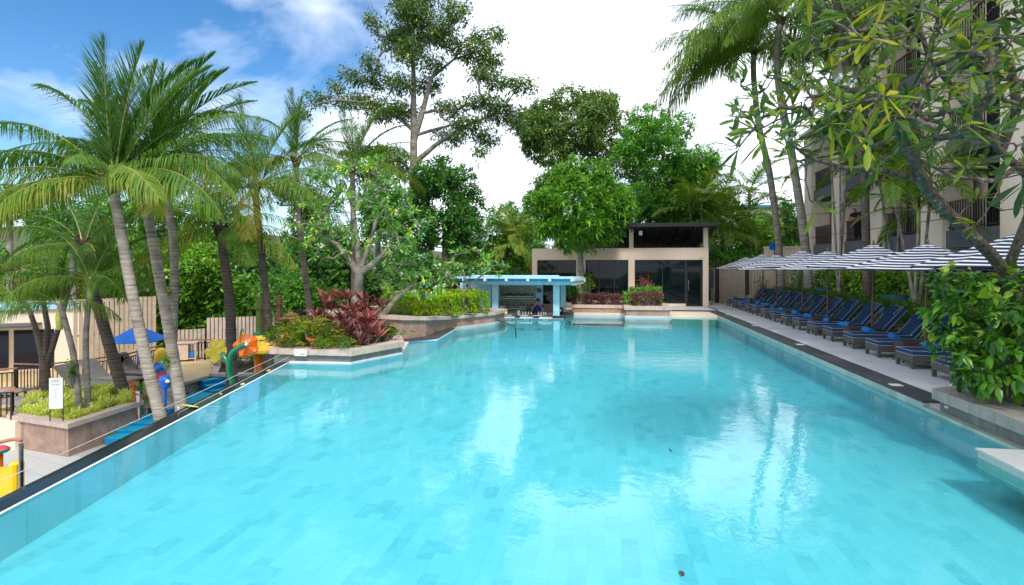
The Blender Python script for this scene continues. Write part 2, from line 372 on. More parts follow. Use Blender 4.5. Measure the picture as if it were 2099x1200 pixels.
M['wicker_b'] = wicker('brown_wicker', (.13,.10,.08))

def water():
    m = bpy.data.materials.new('pool_water'); m.use_nodes = True; nt = m.node_tree; nt.nodes.clear()
    out = N(nt, 'ShaderNodeOutputMaterial'); tc = N(nt, 'ShaderNodeTexCoord')
    n1 = N(nt, 'ShaderNodeTexNoise', i_Scale=2.6, i_Detail=4, i_Roughness=.6, i_Distortion=.4); L(nt, tc.outputs['Object'], n1.inputs[0])
    n2 = N(nt, 'ShaderNodeTexNoise', i_Scale=.45, i_Detail=2); L(nt, tc.outputs['Object'], n2.inputs[0])
    ad = N(nt, 'ShaderNodeMath', operation='MULTIPLY_ADD', i_1=2.5); L(nt, n2.outputs[0], ad.inputs[0]); L(nt, n1.outputs[0], ad.inputs[2])
    bp = N(nt, 'ShaderNodeBump', i_Strength=.36, i_Distance=.012); L(nt, ad.outputs[0], bp.inputs['Height'])
    fr = N(nt, 'ShaderNodeFresnel', i_IOR=1.33); L(nt, bp.outputs[0], fr.inputs['Normal'])
    gl = N(nt, 'ShaderNodeBsdfGlossy', i_Roughness=.03); L(nt, bp.outputs[0], gl.inputs['Normal']); gl.inputs[0].default_value = (.95,.97,1,1)
    tr = N(nt, 'ShaderNodeBsdfTransparent'); tr.inputs[0].default_value = (.365,.92,.985,1)
    mx = N(nt, 'ShaderNodeMixShader'); L(nt, fr.outputs[0], mx.inputs[0]); L(nt, tr.outputs[0], mx.inputs[1]); L(nt, gl.outputs[0], mx.inputs[2])
    L(nt, mx.outputs[0], out.inputs[0]); return m
M['water'] = water()

# ------------------------------------------------------------------ light and sky
SUN_EL = R(50); SUN_DIR = Vector((.42, -.90, 0)).normalized()      # sun stands behind the camera, to the right
w = bpy.data.worlds.new('World'); scene.world = w; w.use_nodes = True; nt = w.node_tree; nt.nodes.clear()
out = N(nt, 'ShaderNodeOutputWorld'); tc = N(nt, 'ShaderNodeTexCoord')
sky = N(nt, 'ShaderNodeTexSky', sky_type='NISHITA', sun_disc=False, sun_elevation=SUN_EL, sun_rotation=math.atan2(SUN_DIR.x, SUN_DIR.y), air_density=1.0, dust_density=0, ozone_density=3)
b1 = N(nt, 'ShaderNodeBackground', i_Strength=.13); hs = N(nt, 'ShaderNodeHueSaturation', i_Saturation=1.28); L(nt, sky.outputs[0], hs.inputs['Color']); L(nt, hs.outputs[0], b1.inputs[0])
mp = N(nt, 'ShaderNodeMapping'); mp.inputs['Scale'].default_value = (1.1, 1.1, 2.4); L(nt, tc.outputs['Generated'], mp.inputs[0])
n1 = N(nt, 'ShaderNodeTexNoise', i_Scale=1.7, i_Detail=9, i_Roughness=.56, i_Distortion=.35); L(nt, mp.outputs[0], n1.inputs[0])
dt = N(nt, 'ShaderNodeVectorMath', operation='DOT_PRODUCT'); L(nt, tc.outputs['Generated'], dt.inputs[0])
lv = Vector((-0.76, 0.50, 0.42)).normalized(); dt.inputs[1].default_value = lv       # the clear part of the sky
cr = ramp(nt, [(.72, (0,0,0)), (.97, (1,1,1))], dt.outputs['Value'])
sb = N(nt, 'ShaderNodeMath', operation='MULTIPLY_ADD', i_1=-.31); L(nt, cr.outputs[0], sb.inputs[0]); L(nt, n1.outputs[0], sb.inputs[2])
cm = ramp(nt, [(.24, (0,0,0)), (.48, (1,1,1))], sb.outputs[0])
n2 = N(nt, 'ShaderNodeTexNoise', i_Scale=2.2, i_Detail=7, i_Roughness=.6); L(nt, mp.outputs[0], n2.inputs[0])
cc = ramp(nt, [(.36, (.26,.33,.45)), (.56, (.60,.63,.68)), (.72, (1.0,1.0,1.0))], n2.outputs[0])
b2 = N(nt, 'ShaderNodeBackground', i_Strength=2.15); L(nt, cc.outputs[0], b2.inputs[0])
mx = N(nt, 'ShaderNodeMixShader'); L(nt, cm.outputs[0], mx.inputs[0]); L(nt, b1.outputs[0], mx.inputs[1]); L(nt, b2.outputs[0], mx.inputs[2]); L(nt, mx.outputs[0], out.inputs[0])
sd = bpy.data.lights.new('sun', 'SUN'); sd.energy = 2.5; sd.angle = R(9); sd.color = (1, .95, .86)
so = bpy.data.objects.new('sun', sd); col.objects.link(so)
so.rotation_euler = Vector((SUN_DIR.x*math.cos(SUN_EL), SUN_DIR.y*math.cos(SUN_EL), math.sin(SUN_EL))).to_track_quat('Z', 'Y').to_euler()
scene.view_settings.view_transform = 'Standard'; scene.view_settings.look = 'None'; scene.view_settings.exposure = .42; scene.view_settings.gamma = 1
cy = scene.cycles
cy.max_bounces = 8; cy.diffuse_bounces = 3; cy.glossy_bounces = 3; cy.transmission_bounces = 4; cy.transparent_max_bounces = 10
cy.use_denoising = True; cy.sample_clamp_indirect = 6
# ------------------------------------------------------------------ growing things
def nrm(a): return a / (np.linalg.norm(a, axis=-1, keepdims=True) + 1e-9)
def rdir(n):
    v = rng.normal(size=(n,3)); return nrm(v)
def rosettes(tips, dirs, per, length, width, spread=.0, droop=.3, open_=.9, tone=None, shape='long', lvar=.3, updir=.25):
    """leaves fanned round each tip: returns verts, faces, tones"""
    n = len(tips); T = np.repeat(tips, per, 0); D = np.repeat(nrm(dirs), per, 0); k = n*per
    r = rdir(k); r = nrm(r - D*np.sum(r*D, 1, keepdims=True))
    a = rng.uniform(.35, 1.0, (k,1))*open_
    d = nrm(D*np.cos(a*PI/2) + r*np.sin(a*PI/2) + np.array([0,0,updir]))
    ln = length*rng.uniform(1-lvar, 1+lvar*.6, (k,1)); wd = width*rng.uniform(.8, 1.15, (k,1))
    B = T + rng.normal(size=(k,3))*spread
    g = np.array([0,0,-1.0])
    side = np.cross(d, g); bad = np.linalg.norm(side, axis=1) < .2; side[bad] = rdir(int(bad.sum())); side = nrm(side)
    roll = rng.normal(size=(k,1))*.5; nn = nrm(np.cross(side, d)); side = nrm(side*np.cos(roll) + nn*np.sin(roll))
    nn = nrm(np.cross(side, d))
    mid = B + d*ln*.45 + g*droop*ln*.12
    tip = B + d*ln*.92 + g*droop*ln*.55
    fold = nn*wd*.16
    if shape == 'long':
        ts = np.repeat(tone if tone is not None else rng.uniform(0,1,n), per) + rng.normal(size=k)*.16
        V = np.stack([B, mid+side*wd*.5+fold, tip, mid-side*wd*.5+fold], 1).reshape(-1,3)
        i = np.arange(k)[:,None]*4
        Fc = np.concatenate([i+np.array([[0,1,2]]), i+np.array([[0,2,3]])], 0)
        tn = np.concatenate([ts, ts])
        return V, Fc, np.clip(tn, 0, 1)
    # 'full': paddle-shaped blade of six faces with a midrib fold
    ts = np.repeat(tone if tone is not None else rng.uniform(0,1,n), per) + rng.normal(size=k)*.16
    def pt(t): return B + d*ln*t + g*droop*ln*(.1*t+.5*t**2.2)
    m1, m2, m3, tp = pt(.3), pt(.6), pt(.85), pt(1.0)
    f1 = nn*wd*.14
    w1, w2, w3 = (.24,.5,.36) if shape == 'paddle' else (.46,.42,.2)
    V = np.stack([B, m1+side*wd*w1+f1, m1, m1-side*wd*w1+f1, m2+side*wd*w2+f1, m2, m2-side*wd*w2+f1, m3+side*wd*w3+f1, m3, m3-side*wd*w3+f1, tp], 1).reshape(-1,3)
    i = np.arange(k)[:,None]*11
    tri = [[0,1,2],[0,2,3],[1,4,5],[1,5,2],[2,5,6],[2,6,3],[4,7,8],[4,8,5],[5,8,9],[5,9,6],[7,10,8],[8,10,9]]
    Fc = np.concatenate([i+np.array([q]) for q in tri], 0); tn = np.tile(ts, len(tri))
    return V, Fc, np.clip(tn, 0, 1)
def merge(parts):
    V = []; Fc = []; T = []; n = 0
    for v,f,t in parts: V.append(v); Fc.append(f+n); T.append(t); n += len(v)
    return np.concatenate(V), np.concatenate(Fc), np.concatenate(T)

def grow(limbs, tips, bend=.12, lift=.15, seg=4, jit=.04, near=1.0):
    """limbs: list of (points, radius0, radius1). Tips join the nearest wood. Returns segments p,q,rp,rq and tip directions"""
    nodes = []; par = []; rad0 = []
    for pts, r0, r1 in limbs:
        pts = [np.array(p, float) for p in pts]
        fine = []
        for i in range(len(pts)-1):
            m = max(2, int(np.linalg.norm(pts[i+1]-pts[i])/ (near*.35)))
            m = min(m, 14)
            for j in range(m): fine.append(pts[i]+(pts[i+1]-pts[i])*j/m)
        fine.append(pts[-1])
        start = -1
        if nodes:
            dd = np.linalg.norm(np.array(nodes)-fine[0], axis=1); start = int(dd.argmin())
        for j,p in enumerate(fine):
            t = j/(len(fine)-1)
            nodes.append(p); par.append(start if j == 0 else len(nodes)-2); rad0.append(r0+(r1-r0)*t)
    nl = len(nodes)
    root = np.array(nodes[0]); tips = np.asarray(tips, float)
    order = np.argsort(np.linalg.norm(tips-np.array(nodes[len(nodes)//2]), axis=1))
    arr = np.zeros((nl+len(tips)*seg, 3)); arr[:nl] = nodes; n = nl
    low = 1 if nl > 3 else 0
    par = par + [0]*(len(tips)*seg); tipdir = np.zeros_like(tips); tipnode = {}
    base_ok = np.ones(nl, bool)
    z0 = root[2]; zt = max(p[2] for p in nodes[:nl])
    base_ok[:] = True
    for k in range(nl):
        if nodes[k][2] < z0+(zt-z0)*.25 and rad0[k] > .6*rad0[0] and nl > 6: base_ok[k] = False
    if not base_ok.any(): base_ok[:] = True
    pen = np.zeros(len(arr)); pen[:nl][~base_ok] = 1e3
    for o in order:
        t = tips[o]; dv = t-arr[:n]; dist = np.linalg.norm(dv, axis=1)+pen[:n]
        k = int(dist.argmin()); s = arr[k]; dvec = t-s; ln = np.linalg.norm(dvec)+1e-6
        perp = rng.normal(size=3)*bend*ln; prev = k
        for j in range(1, seg+1):
            u = j/seg; p = s+dvec*u + (perp+np.array([0,0,lift*ln*.3]))*math.sin(PI*u)*.6 + (rng.normal(size=3)*jit*ln if j < seg else 0)
            arr[n] = p; par[n] = prev; prev = n; n += 1
        tipdir[o] = arr[n-1]-arr[n-2]
    cnt = np.zeros(n); cnt[:] = 0
    kids = np.zeros(n, int)
    for i in range(n):
        if par[i] >= 0: kids[par[i]] += 1
    leafn = (kids == 0).astype(float); acc = leafn.copy()
    for i in range(n-1, -1, -1):
        if i >= nl and par[i] >= 0: acc[par[i]] += acc[i] if True else 0
    return arr[:n], par[:n], np.array(rad0), nl, acc, tipdir
def wood(name, g, mat, parent, twig=.012, cap=.08, sides=6, world=True, power=.45):
    arr, par, rad0, nl, acc, _ = g
    n = len(arr); rr = np.minimum(twig*np.power(np.maximum(acc,1), power), cap); rr[:nl] = rad0
    i = np.array([k for k in range(n) if par[k] >= 0]); j = np.array([par[k] for k in i])
    p, q = arr[j], arr[i]; rp, rq = rr[j], rr[i]
    rp = np.where(i >= nl, np.minimum(rp, rq*1.25), rp)
    t = nrm(q-p); ref = np.where(np.abs(t[:,2:3]) > .9, np.array([[1.0,0,0]]), np.array([[0,0,1.0]]))
    a = nrm(np.cross(t, ref)); b = np.cross(t, a)
    V = []
    for base, r_ in ((p-t*rp[:,None]*.25, rp), (q+t*rq[:,None]*.25, rq)):
        for k in range(sides):
            w_ = 2*PI*k/sides; V.append(base+(a*math.cos(w_)+b*math.sin(w_))*r_[:,None])
    V = np.stack(V, 1).reshape(-1,3); m = np.arange(len(i))[:,None]*(2*sides)
    Fc = np.concatenate([m+np.array([[k,(k+1)%sides,sides+(k+1)%sides,sides+k]]) for k in range(sides)], 0)
    return npmesh(name, V, Fc, mat, parent, world=world, smooth=True)

def clump_tips(clumps, dens, shell=.55):
    """clumps (px, py, rx_px, ry_px, d, rd_m): tip points filling them, thicker near the skin"""
    out_ = []; dr = []
    for c in clumps:
        px, py, rx, ry, d, rd = c[:6]; rx_m, ry_m = rx*d/F, ry*d/F
        m = max(3, int(dens*(rx_m*ry_m*rd)**(2/3)*(c[6] if len(c) > 6 else 1)))
        u = rdir(m); rad = rng.uniform(shell, 1, (m,1))**.6
        ctr = P(px, py, d)
        off = u[:,0:1]*RT*rx_m + u[:,1:2]*FW*rd + u[:,2:3]*np.array([0,0,1.0])*ry_m
        out_.append(ctr+off*rad); dr.append(nrm(off)+np.array([0,0,.25]))
    return np.concatenate(out_), np.concatenate(dr)

def tree(name, label, base, trunk, clumps, dens, leafspec, lmat, tmat, group=None, twig=.012, cap=.1, limbs=None, cat='tree', shell=.5, tonef=None, thin=1.0, wood_on=True, tipsel=1.0, flowers=0, lift=.15, crown='crown', tpart='trunk', bend=.12):
    """trunk: list of (px,py,d,r); base = level of the ground it stands on"""
    p0 = P(*trunk[0][:3]); p0 = np.array([p0[0], p0[1], base])
    t = thing(name, label, cat, p0, 0, group)
    pts = [p0]+[P(*q[:3]) for q in trunk if P(*q[:3])[2] > base+.05]
    lb = [(pts, trunk[0][3]*1.25, trunk[-1][3])]
    for lim in (limbs or []): lb.append(([P(*q[:3]) for q in lim], lim[0][3], lim[-1][3]))
    tips, dirs = clump_tips(clumps, dens, shell)
    sel = rng.random(len(tips)) < tipsel
    sc = trunk[0][2]*.08
    sub = np.arange(len(tips)) if len(tips) < 420 else rng.choice(len(tips), 420, False)
    g = grow(lb, tips[sub], near=max(.6, sc), lift=lift, bend=bend)
    if wood_on: wood(tpart, g, tmat, t, twig=twig, cap=cap)
    per, ln, wd, spread, droop, open_, shape = leafspec
    tone = np.clip(rng.normal(.45, .22, len(tips)), 0, 1)
    V, Fc, T = rosettes(tips, dirs, per, ln, wd, spread, droop, open_, tone, shape)
    npmesh(crown, V, Fc, lmat, t, val=T, world=True)
    if flowers:
        ii = rng.choice(len(tips), min(flowers, len(tips)), False)
        blossoms('blossoms', tips[ii]+nrm(dirs[ii])*ln*.35, .05 if trunk[0][2] > 9 else .035, t, 5)
    return t
def blossoms(name, pts, r, parent, per=5, mat=None):
    P_ = np.repeat(pts, per, 0)+rng.normal(size=(len(pts)*per,3))*r*1.3
    V, Fc, T = rosettes(P_, rdir(len(P_))+np.array([0,0,1.2]), 5, r*1.6, r*.9, 0, .1, .75, np.ones(len(P_)), 'long')
    return npmesh(name, V, Fc, mat or M['petal'], parent, val=T, world=True)

# ------------------------------------------------------------------ palm fronds
def frond_arrays(Ln, elev, bend, nl=58, ll=.75, lw=.035, droop=.5, vee=.35, seed=0, fwd=.55, gap=.1, curl=0.0, ragged=0.0):
    rs = np.random.default_rng(seed)
    S = 22; s = np.linspace(0,1,S+1); th = elev-bend*s**1.25; yaw = curl*s
    dx = np.cos(th)*np.cos(yaw); dyy = np.cos(th)*np.sin(yaw); dz = np.sin(th)
    T = np.stack([dx,dyy,dz],1); Ppt = np.concatenate([[[0,0,0]], np.cumsum((T[:-1]+T[1:])/2*Ln/S, 0)])
    V = []; Fc = []; mi = []; tone = []; n = 0
    rad = .028*(1-s*.85)*(Ln/3.5)**.7
    for i in range(S+1):
        t = T[i]; sd = np.array([-math.sin(yaw[i]), math.cos(yaw[i]), 0]); up = np.cross(t, sd)
        for a,b in ((1.3,0),(0,.8),(-1.3,0),(0,-.8)): V.append(Ppt[i]+sd*a*rad[i]+up*b*rad[i])
    for i in range(S):
        for k in range(4): Fc.append((i*4+k, i*4+(k+1)%4, (i+1)*4+(k+1)%4, (i+1)*4+k)); mi.append(1); tone.append(.9)
    n = len(V)
    for sgn in (-1,1):
        for j in range(nl):
            if ragged and rs.random() < ragged: continue
            u = gap+(1-gap)*(j+rs.uniform(0,.6))/nl; u = min(u, .995)
            x = u*S; i = int(x); f = x-i; p = Ppt[i]*(1-f)+Ppt[min(i+1,S)]*f; t = T[i]*(1-f)+T[min(i+1,S)]*f; t /= np.linalg.norm(t)
            yw = yaw[i]; sd = np.array([-math.sin(yw), math.cos(yw), 0])*sgn; up = np.cross(t, sd)*sgn; up = up*(1 if up[2] > 0 or abs(t[2]) > .9 else -1)
            prof = max(.12, math.sin(PI*min(1, .16+u*.80))**.65)*(1-.35*max(0,u-.85)/.15)
            l_ = ll*prof*rs.uniform(.85,1.08); fw = fwd+.35*u+rs.normal()*.10
            d = sd*math.cos(fw)*math.cos(vee) + t*math.sin(fw) + up*math.sin(vee)*.8; d /= np.linalg.norm(d)
            g = np.array([0,0,-1.0]); dr = droop*rs.uniform(.7,1.3)
            m = p+d*l_*.5+g*l_*dr*.14; d2 = d+g*dr*1.25; d2 /= np.linalg.norm(d2); tp = m+d2*l_*.5
            wv = t-d*(t@d); wv /= np.linalg.norm(wv)+1e-9; w_ = lw*rs.uniform(.8,1.1)
            V += [p-wv*w_*.35, p+wv*w_*.35, m+wv*w_*.5, m-wv*w_*.5, tp]
            Fc += [(n,n+1,n+2,n+3), (n+3,n+2,n+4,n+4)]; mi += [0,0]
            tt = .4+rs.normal()*.12+.15*u; tone += [tt, tt+.12]; n += 5
    return V, Fc, mi, tone
FR = {}
def frond_mesh(key, mats, **kw):
    if key in FR: return FR[key]
    V, Fc, mi, tone = frond_arrays(**kw)
    me = bpy.data.meshes.new('frond')
    me.from_pydata([tuple(v) for v in V], [], [f if f[2] != f[3] else f[:3] for f in Fc])
    for m in mats: me.materials.append(m)
    me.polygons.foreach_set('material_index', mi)
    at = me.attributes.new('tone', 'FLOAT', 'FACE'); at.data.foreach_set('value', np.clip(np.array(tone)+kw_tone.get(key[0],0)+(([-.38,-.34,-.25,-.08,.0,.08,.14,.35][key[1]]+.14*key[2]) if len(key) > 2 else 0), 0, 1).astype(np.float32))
    me.update(); FR[key] = me; return me
kw_tone = {}
def put_frond(parent, me, at, az, scale=1.0, roll=0.0, name='frond'):
    o = bpy.data.objects.new(name, me); col.objects.link(o); o.parent = parent
    o.location = at; o.rotation_euler = (roll, 0, az); o.scale = (scale,)*3
    KIDS.setdefault(parent.name, []).append(o); return o
COCO = [R(a) for a in (86, 76, 64, 50, 36, 20, 4, -18)]
def coco_fronds(kind, i, mats, Ln=3.6, big=1.0, yellow=0):
    e = COCO[i]; bd = [.35, .55, .85, 1.1, 1.3, 1.4, 1.2, .9][i]
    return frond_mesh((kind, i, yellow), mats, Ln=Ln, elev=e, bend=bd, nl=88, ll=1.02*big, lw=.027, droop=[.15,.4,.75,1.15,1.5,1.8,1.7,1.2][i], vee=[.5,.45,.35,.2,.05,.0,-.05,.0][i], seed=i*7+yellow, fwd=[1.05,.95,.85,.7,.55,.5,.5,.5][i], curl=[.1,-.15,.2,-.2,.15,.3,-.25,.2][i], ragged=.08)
def palm(name, label, base, trunk, fronds, scale, mats, tmat, group=None, r0=.2, r1=.12, kind='c', yellow=0, coconuts=0, shaft=None, sides=12):
    p0 = P(*trunk[0]); top = P(*trunk[-1]); pts = [P(*q) for q in trunk]
    k = (base-pts[1][2])/(pts[0][2]-pts[1][2]+1e-9) if pts[0][2] > pts[1][2] else 1
    foot = pts[0].copy()
    if pts[0][2] > base+.05:
        d_ = pts[0]-pts[1]; foot = pts[0]+d_/max(1e-3, -d_[2])*(pts[0][2]-base)*.7; foot[2] = base; pts = [foot]+pts
    else: pts[0][2] = base; foot = pts[0]
    t = thing(name, label, 'palm tree', foot, 0, group)
    # smooth curve through points with slight ring swellings
    cp = [pts[0]]+pts+[pts[-1]]; line = []
    for i in range(1, len(cp)-2):
        for u in np.linspace(0,1,9,endpoint=False):
            a,b,c,d = cp[i-1],cp[i],cp[i+1],cp[i+2]
            line.append(.5*((2*b)+(-a+c)*u+(2*a-5*b+4*c-d)*u*u+(-a+3*b-3*c+d)*u**3))
    line.append(pts[-1]); m = len(line)
    dense = []; rs = []
    for i in range(m-1):
        for u in (0,.5):
            dense.append(line[i]*(1-u)+line[i+1]*u)
    dense.append(line[-1]); nn = len(dense)
    for i in range(nn):
        u = i/(nn-1); r = r0+(r1-r0)*u; r += r0*.45*math.exp(-u*14); r *= 1+.012*(-1)**i+rng.normal()*.018; rs.append(r)
    b = MB().tube(dense, rs, sides); b.build('trunk', tmat, t, world=True, smooth='all')
    c = top-foot
    b = MB()
    if shaft: b.tube([c+np.array([0,0,-.75]), c+np.array([0,0,-.4]), c+np.array([0,0,.1])], [r1*1.05, r1*1.35, r1*.6], 10); b.build('crownshaft', shaft, t, smooth='all')
    else:
        for q in range(16):
            w_ = q*2.4; h = (q%5)*.07
            b.bar(c+np.array([math.cos(w_)*r1*.7, math.sin(w_)*r1*.7, -.35+h]), c+np.array([math.cos(w_)*r1*2.0, math.sin(w_)*r1*2.0, .0+h]), .10, .03)
        b.ball(c+np.array([0,0,-.1]), (r1*1.35, r1*1.35, .3), 8)
        b.build('leaf_bases', M['fibre'], t)
    if coconuts:
        for q in range(coconuts):
            w_ = rng.uniform(0,6.28); MB().ball(c+np.array([math.cos(w_)*r1*1.9, math.sin(w_)*r1*1.9, -.22-rng.uniform(0,.2)]), (.09,.09,.11), 10).build('coconut', M['play_olive'] if 'play_olive' in M else M['leaf_olive'], t, smooth='all')
    for fr in fronds:
        az, i = fr[0], fr[1]; sc = (fr[2] if len(fr) > 2 else rng.uniform(.88,1.08))*scale; yl = fr[3] if len(fr) > 3 else yellow
        me = coco_fronds(kind, i, mats, yellow=yl)
        put_frond(t, me, c+np.array([math.cos(A+R(az))*r1*.6, math.sin(A+R(az))*r1*.6, 0]), A+R(az), sc, rng.normal()*.12)
    return t
def spin(n, spec, jitter=10, start=None):
    """n fronds on a spiral; spec = list of elevation steps cycled young to old"""
    a = start if start is not None else rng.uniform(0,360); o = []
    for k in range(n):
        o.append((a % 360+rng.normal()*jitter, spec[int(k*len(spec)/n)])); a += 137.5
    return o
def areca(name, label, base, foot_px, stems, scale, mats, group=None, nf=9, r=.045, kind='a', spread=.5, shaft='shaftgreen', smat=None):
    """clump of slim ringed stems with feathery heads"""
    f = P(*foot_px); f[2] = base; t = thing(name, label, 'palm tree', f, 0, group)
    for s in stems:                 # (px,py,d) of each head
        top = P(*s)-f; ft = np.array([rng.normal()*.12*spread, rng.normal()*.12*spread, 0]); mid = ft*.4+top*.5+np.array([rng.normal()*.06, rng.normal()*.06, 0])
        MB().tube([ft, ft*.7+mid*.3, mid, mid*.4+top*.6, top], [r*1.25, r*1.1, r, r*.95, r*.9], 8).build('stem', smat or M['trunk_grey'], t, smooth='all')
        MB().tube([top, top+np.array([0,0,.35*scale]), top+np.array([0,0,.6*scale])], [r*1.1, r*1.25, r*.5], 8).build('crownshaft', M[shaft], t, smooth='all')
        a = rng.uniform(0,360)
        for k in range(nf):
            i = min(7, int(k*6.5/nf)+1)
            e = [80,70,60,48,35,18,0,-20][i]
            me = frond_mesh((kind, i), mats, Ln=2.2, elev=R(e), bend=1.15, nl=30, ll=.6, lw=.045, droop=.3+.08*i, vee=.3, seed=i+50, fwd=.6, gap=.16, curl=.15*(-1)**i)
            put_frond(t, me, top+np.array([0,0,.5*scale]), R(a), scale*rng.uniform(.85,1.1), rng.normal()*.15); a += 137.5
    return t
M['shaftgreen'] = plain('green_shaft', (.25,.38,.08), .4)
M['shaftyellow'] = plain('yellow_green_shaft', (.55,.60,.12), .4)
M['play_olive'] = plain('coconut_husk', (.25,.28,.05), .5)

def shrub(name, label, cat, boxes, dens, leafspec, lmat, group=None, tone=(.5,.2), kind=None, base=None, stems=None, part='foliage'):
    """boxes: (centre xyz, half sizes xyz, rotz) filled with leaves, more at the skin; world coordinates"""
    pts = []; dirs = []
    for c,h,rz in boxes:
        h = np.array(h, float); area = 4*(h[0]*h[1]+h[1]*h[2]+h[0]*h[2])
        m = max(6, int(area*dens)); u = rng.uniform(-1,1,(m,3)); ax = rng.integers(0,3,m)
        sg = np.sign(rng.uniform(-1,1,m)); u[np.arange(m),ax] = sg*rng.uniform(.82,1.02,m)
        lo = (ax == 2)&(sg < 0); u[lo,2] = 1*rng.uniform(.85,1.05,int(lo.sum()))
        d = np.zeros((m,3)); d[np.arange(m),ax] = u[np.arange(m),ax]; d[:,2] += .35
        bump = 1+.10*np.sin(u[:,0:1]*h[0]*5+u[:,1:2]*h[1]*4)+rng.normal(size=(m,1))*.03
        q = u*h*np.concatenate([np.ones((m,2)), bump], 1)
        cs, sn = math.cos(rz), math.sin(rz)
        def rt(q): return np.stack([q[:,0]*cs-q[:,1]*sn, q[:,0]*sn+q[:,1]*cs, q[:,2]],1)
        pts.append(np.array(c)+rt(q)); dirs.append(rt(d))
    pts = np.concatenate(pts); dirs = np.concatenate(dirs)
    per, ln, wd, spread, droop, open_, shape = leafspec
    V, Fc, T = rosettes(pts, dirs+rdir(len(pts))*.5, per, ln, wd, spread, droop, open_, np.clip(rng.normal(tone[0],tone[1],len(pts)),0,1), shape)
    if kind: return tag(npmesh(name, V, Fc, lmat, None, val=T), kind=kind, label=label, cat=cat, group=group)
    c0 = np.array(boxes[0][0], float); h0 = boxes[0][1]; t = thing(name, label, cat, (c0[0], c0[1], c0[2]-h0[2]), boxes[0][2]*0, group)
    npmesh(part, V, Fc, lmat, t, val=T, world=True)
    b = MB()
    for c,h,rz in boxes:
        dd = np.array([math.cos(rz), math.sin(rz), 0])*h[0] if h[0] > h[1] else np.array([-math.sin(rz), math.cos(rz), 0])*h[1]; cc = np.array([c[0],c[1],c[2]-h[2]+.01]); b.bar(cc-dd*1.1, cc+dd*1.1, min(h[0],h[1])*1.5, .02)
        k = max(3, int(h[0]*3))
        for q in range(k):
            x = rng.uniform(-.8,.8)*h[0]; y = rng.uniform(-.6,.6)*h[1]; cs, sn = math.cos(rz), math.sin(rz)
            for _ in range(3):
                f = np.array([c[0]+x*cs-y*sn, c[1]+x*sn+y*cs, c[2]-h[2]]); b.tube([f, f+np.array([rng.normal()*.1, rng.normal()*.1, h[2]*1.5])], [.015,.006], 5)
    b.build('stems', M['trunk_grey'], t, world=True)
    return t
# ================================================================== THE SETTING
WZ = -.14; FZ = -.58; LZ = -3.0; TZ = -2.35
pA = G(592,744,WZ)[:2]; pNear = G(0,1055,WZ)[:2]
ul = (pA-pNear)/np.linalg.norm(pA-pNear); nl_ = np.array([-ul[1], ul[0]])        # left edge direction and outward normal
pS = pNear-ul*7.0
def LE(y_): return pNear+ul*((y_-pNear[1])/ul[1])
B1 = np.array([-5.95,12.52]); C1 = np.array([-5.30,14.2]); D1 = np.array([-5.9,16.3]); E1 = np.array([-5.2,17.05]); G1 = np.array([-5.43,20.1]); H1 = np.array([-4.4,22.3]); BARL = np.array([-4.35,24.6])
XR = 5.05; YF = 28.7; YN = -4.0; BY = 24.9; BXR = -1.8
def struct(name, b, m, **k):
    o = b.build(name, m, None, **k); return tag(o, kind='structure')
pool_poly = [tuple(pS), tuple(pA), tuple(B1), tuple(C1), (C1[0]-.6,C1[1]+2.2), tuple(E1), tuple(G1), tuple(H1), (-4.35,BY), (BXR,BY), (BXR+.3,26.6), (.9,26.6), (.9,26.0), (2.95,26.0), (2.95,YF), (XR,YF), (XR,YN)]
b = MB(); b.add([(x,y,FZ) for x,y in pool_poly], [tuple(range(len(pool_poly)))[::-1]]); struct('pool_floor', b, M['pooltile'])
b = MB(); b.add([(x,y,WZ) for x,y in pool_poly], [tuple(range(len(pool_poly)))[::-1]]); struct('water', b, M['water'])
# tiled walls of the basin: pool tile under water, greenish stone where it rises above
b = MB(); n = len(pool_poly)
for i in range(n):
    p, q = np.array(pool_poly[i]), np.array(pool_poly[(i+1)%n]); d = (q-p)/np.linalg.norm(q-p); o_ = np.array([-d[1], d[0]])
    top = WZ-.004 if i == 0 else WZ+.03
    if i == n-2: top = WZ+.02
    b.hull([(p[0],p[1],FZ-.1),(q[0],q[1],FZ-.1),(q[0]+o_[0]*.12,q[1]+o_[1]*.12,FZ-.1),(p[0]+o_[0]*.12,p[1]+o_[1]*.12,FZ-.1)],
           [(p[0],p[1],top),(q[0],q[1],top),(q[0]+o_[0]*.12,q[1]+o_[1]*.12,top),(p[0]+o_[0]*.12,p[1]+o_[1]*.12,top)])
struct('pool_wall_tiling', b, M['pooltile'])
b = MB(); b.box((XR-.003,9.99,WZ-.04),(XR+.10,YF,-.036)); b.box((2.95,YF-.003,WZ-.04),(XR+.1,YF+.1,-.03)); struct('waterline_tiling', b, M['waterline'])
b = MB()                                                            # white lip of the overflow edge
p,q = pS, pA; b.hull([(p[0],p[1],WZ-.03),(q[0],q[1],WZ-.03),(q[0]+nl_[0]*.03,q[1]+nl_[1]*.03,WZ-.03),(p[0]+nl_[0]*.03,p[1]+nl_[1]*.03,WZ-.03)],
    [(p[0],p[1],WZ+.004),(q[0],q[1],WZ+.004),(q[0]+nl_[0]*.03,q[1]+nl_[1]*.03,WZ+.004),(p[0]+nl_[0]*.03,p[1]+nl_[1]*.03,WZ+.004)])
struct('overflow_lip', b, M['white'])
def off(p, k): return (p[0]+nl_[0]*k, p[1]+nl_[1]*k)
b = MB(); a0, a1 = pS, pA+ul*.15                                     # wet black weir outside it, and the basin wall below
for k0,k1,z0,z1 in ((.031,.25,WZ+.001,WZ-.004),(.25,.34,WZ-.004,WZ-.012)):
    b.add([(*off(a0,k0),z0),(*off(a1,k0),z0),(*off(a1,k1),z1),(*off(a0,k1),z1)], [(0,1,2,3)])
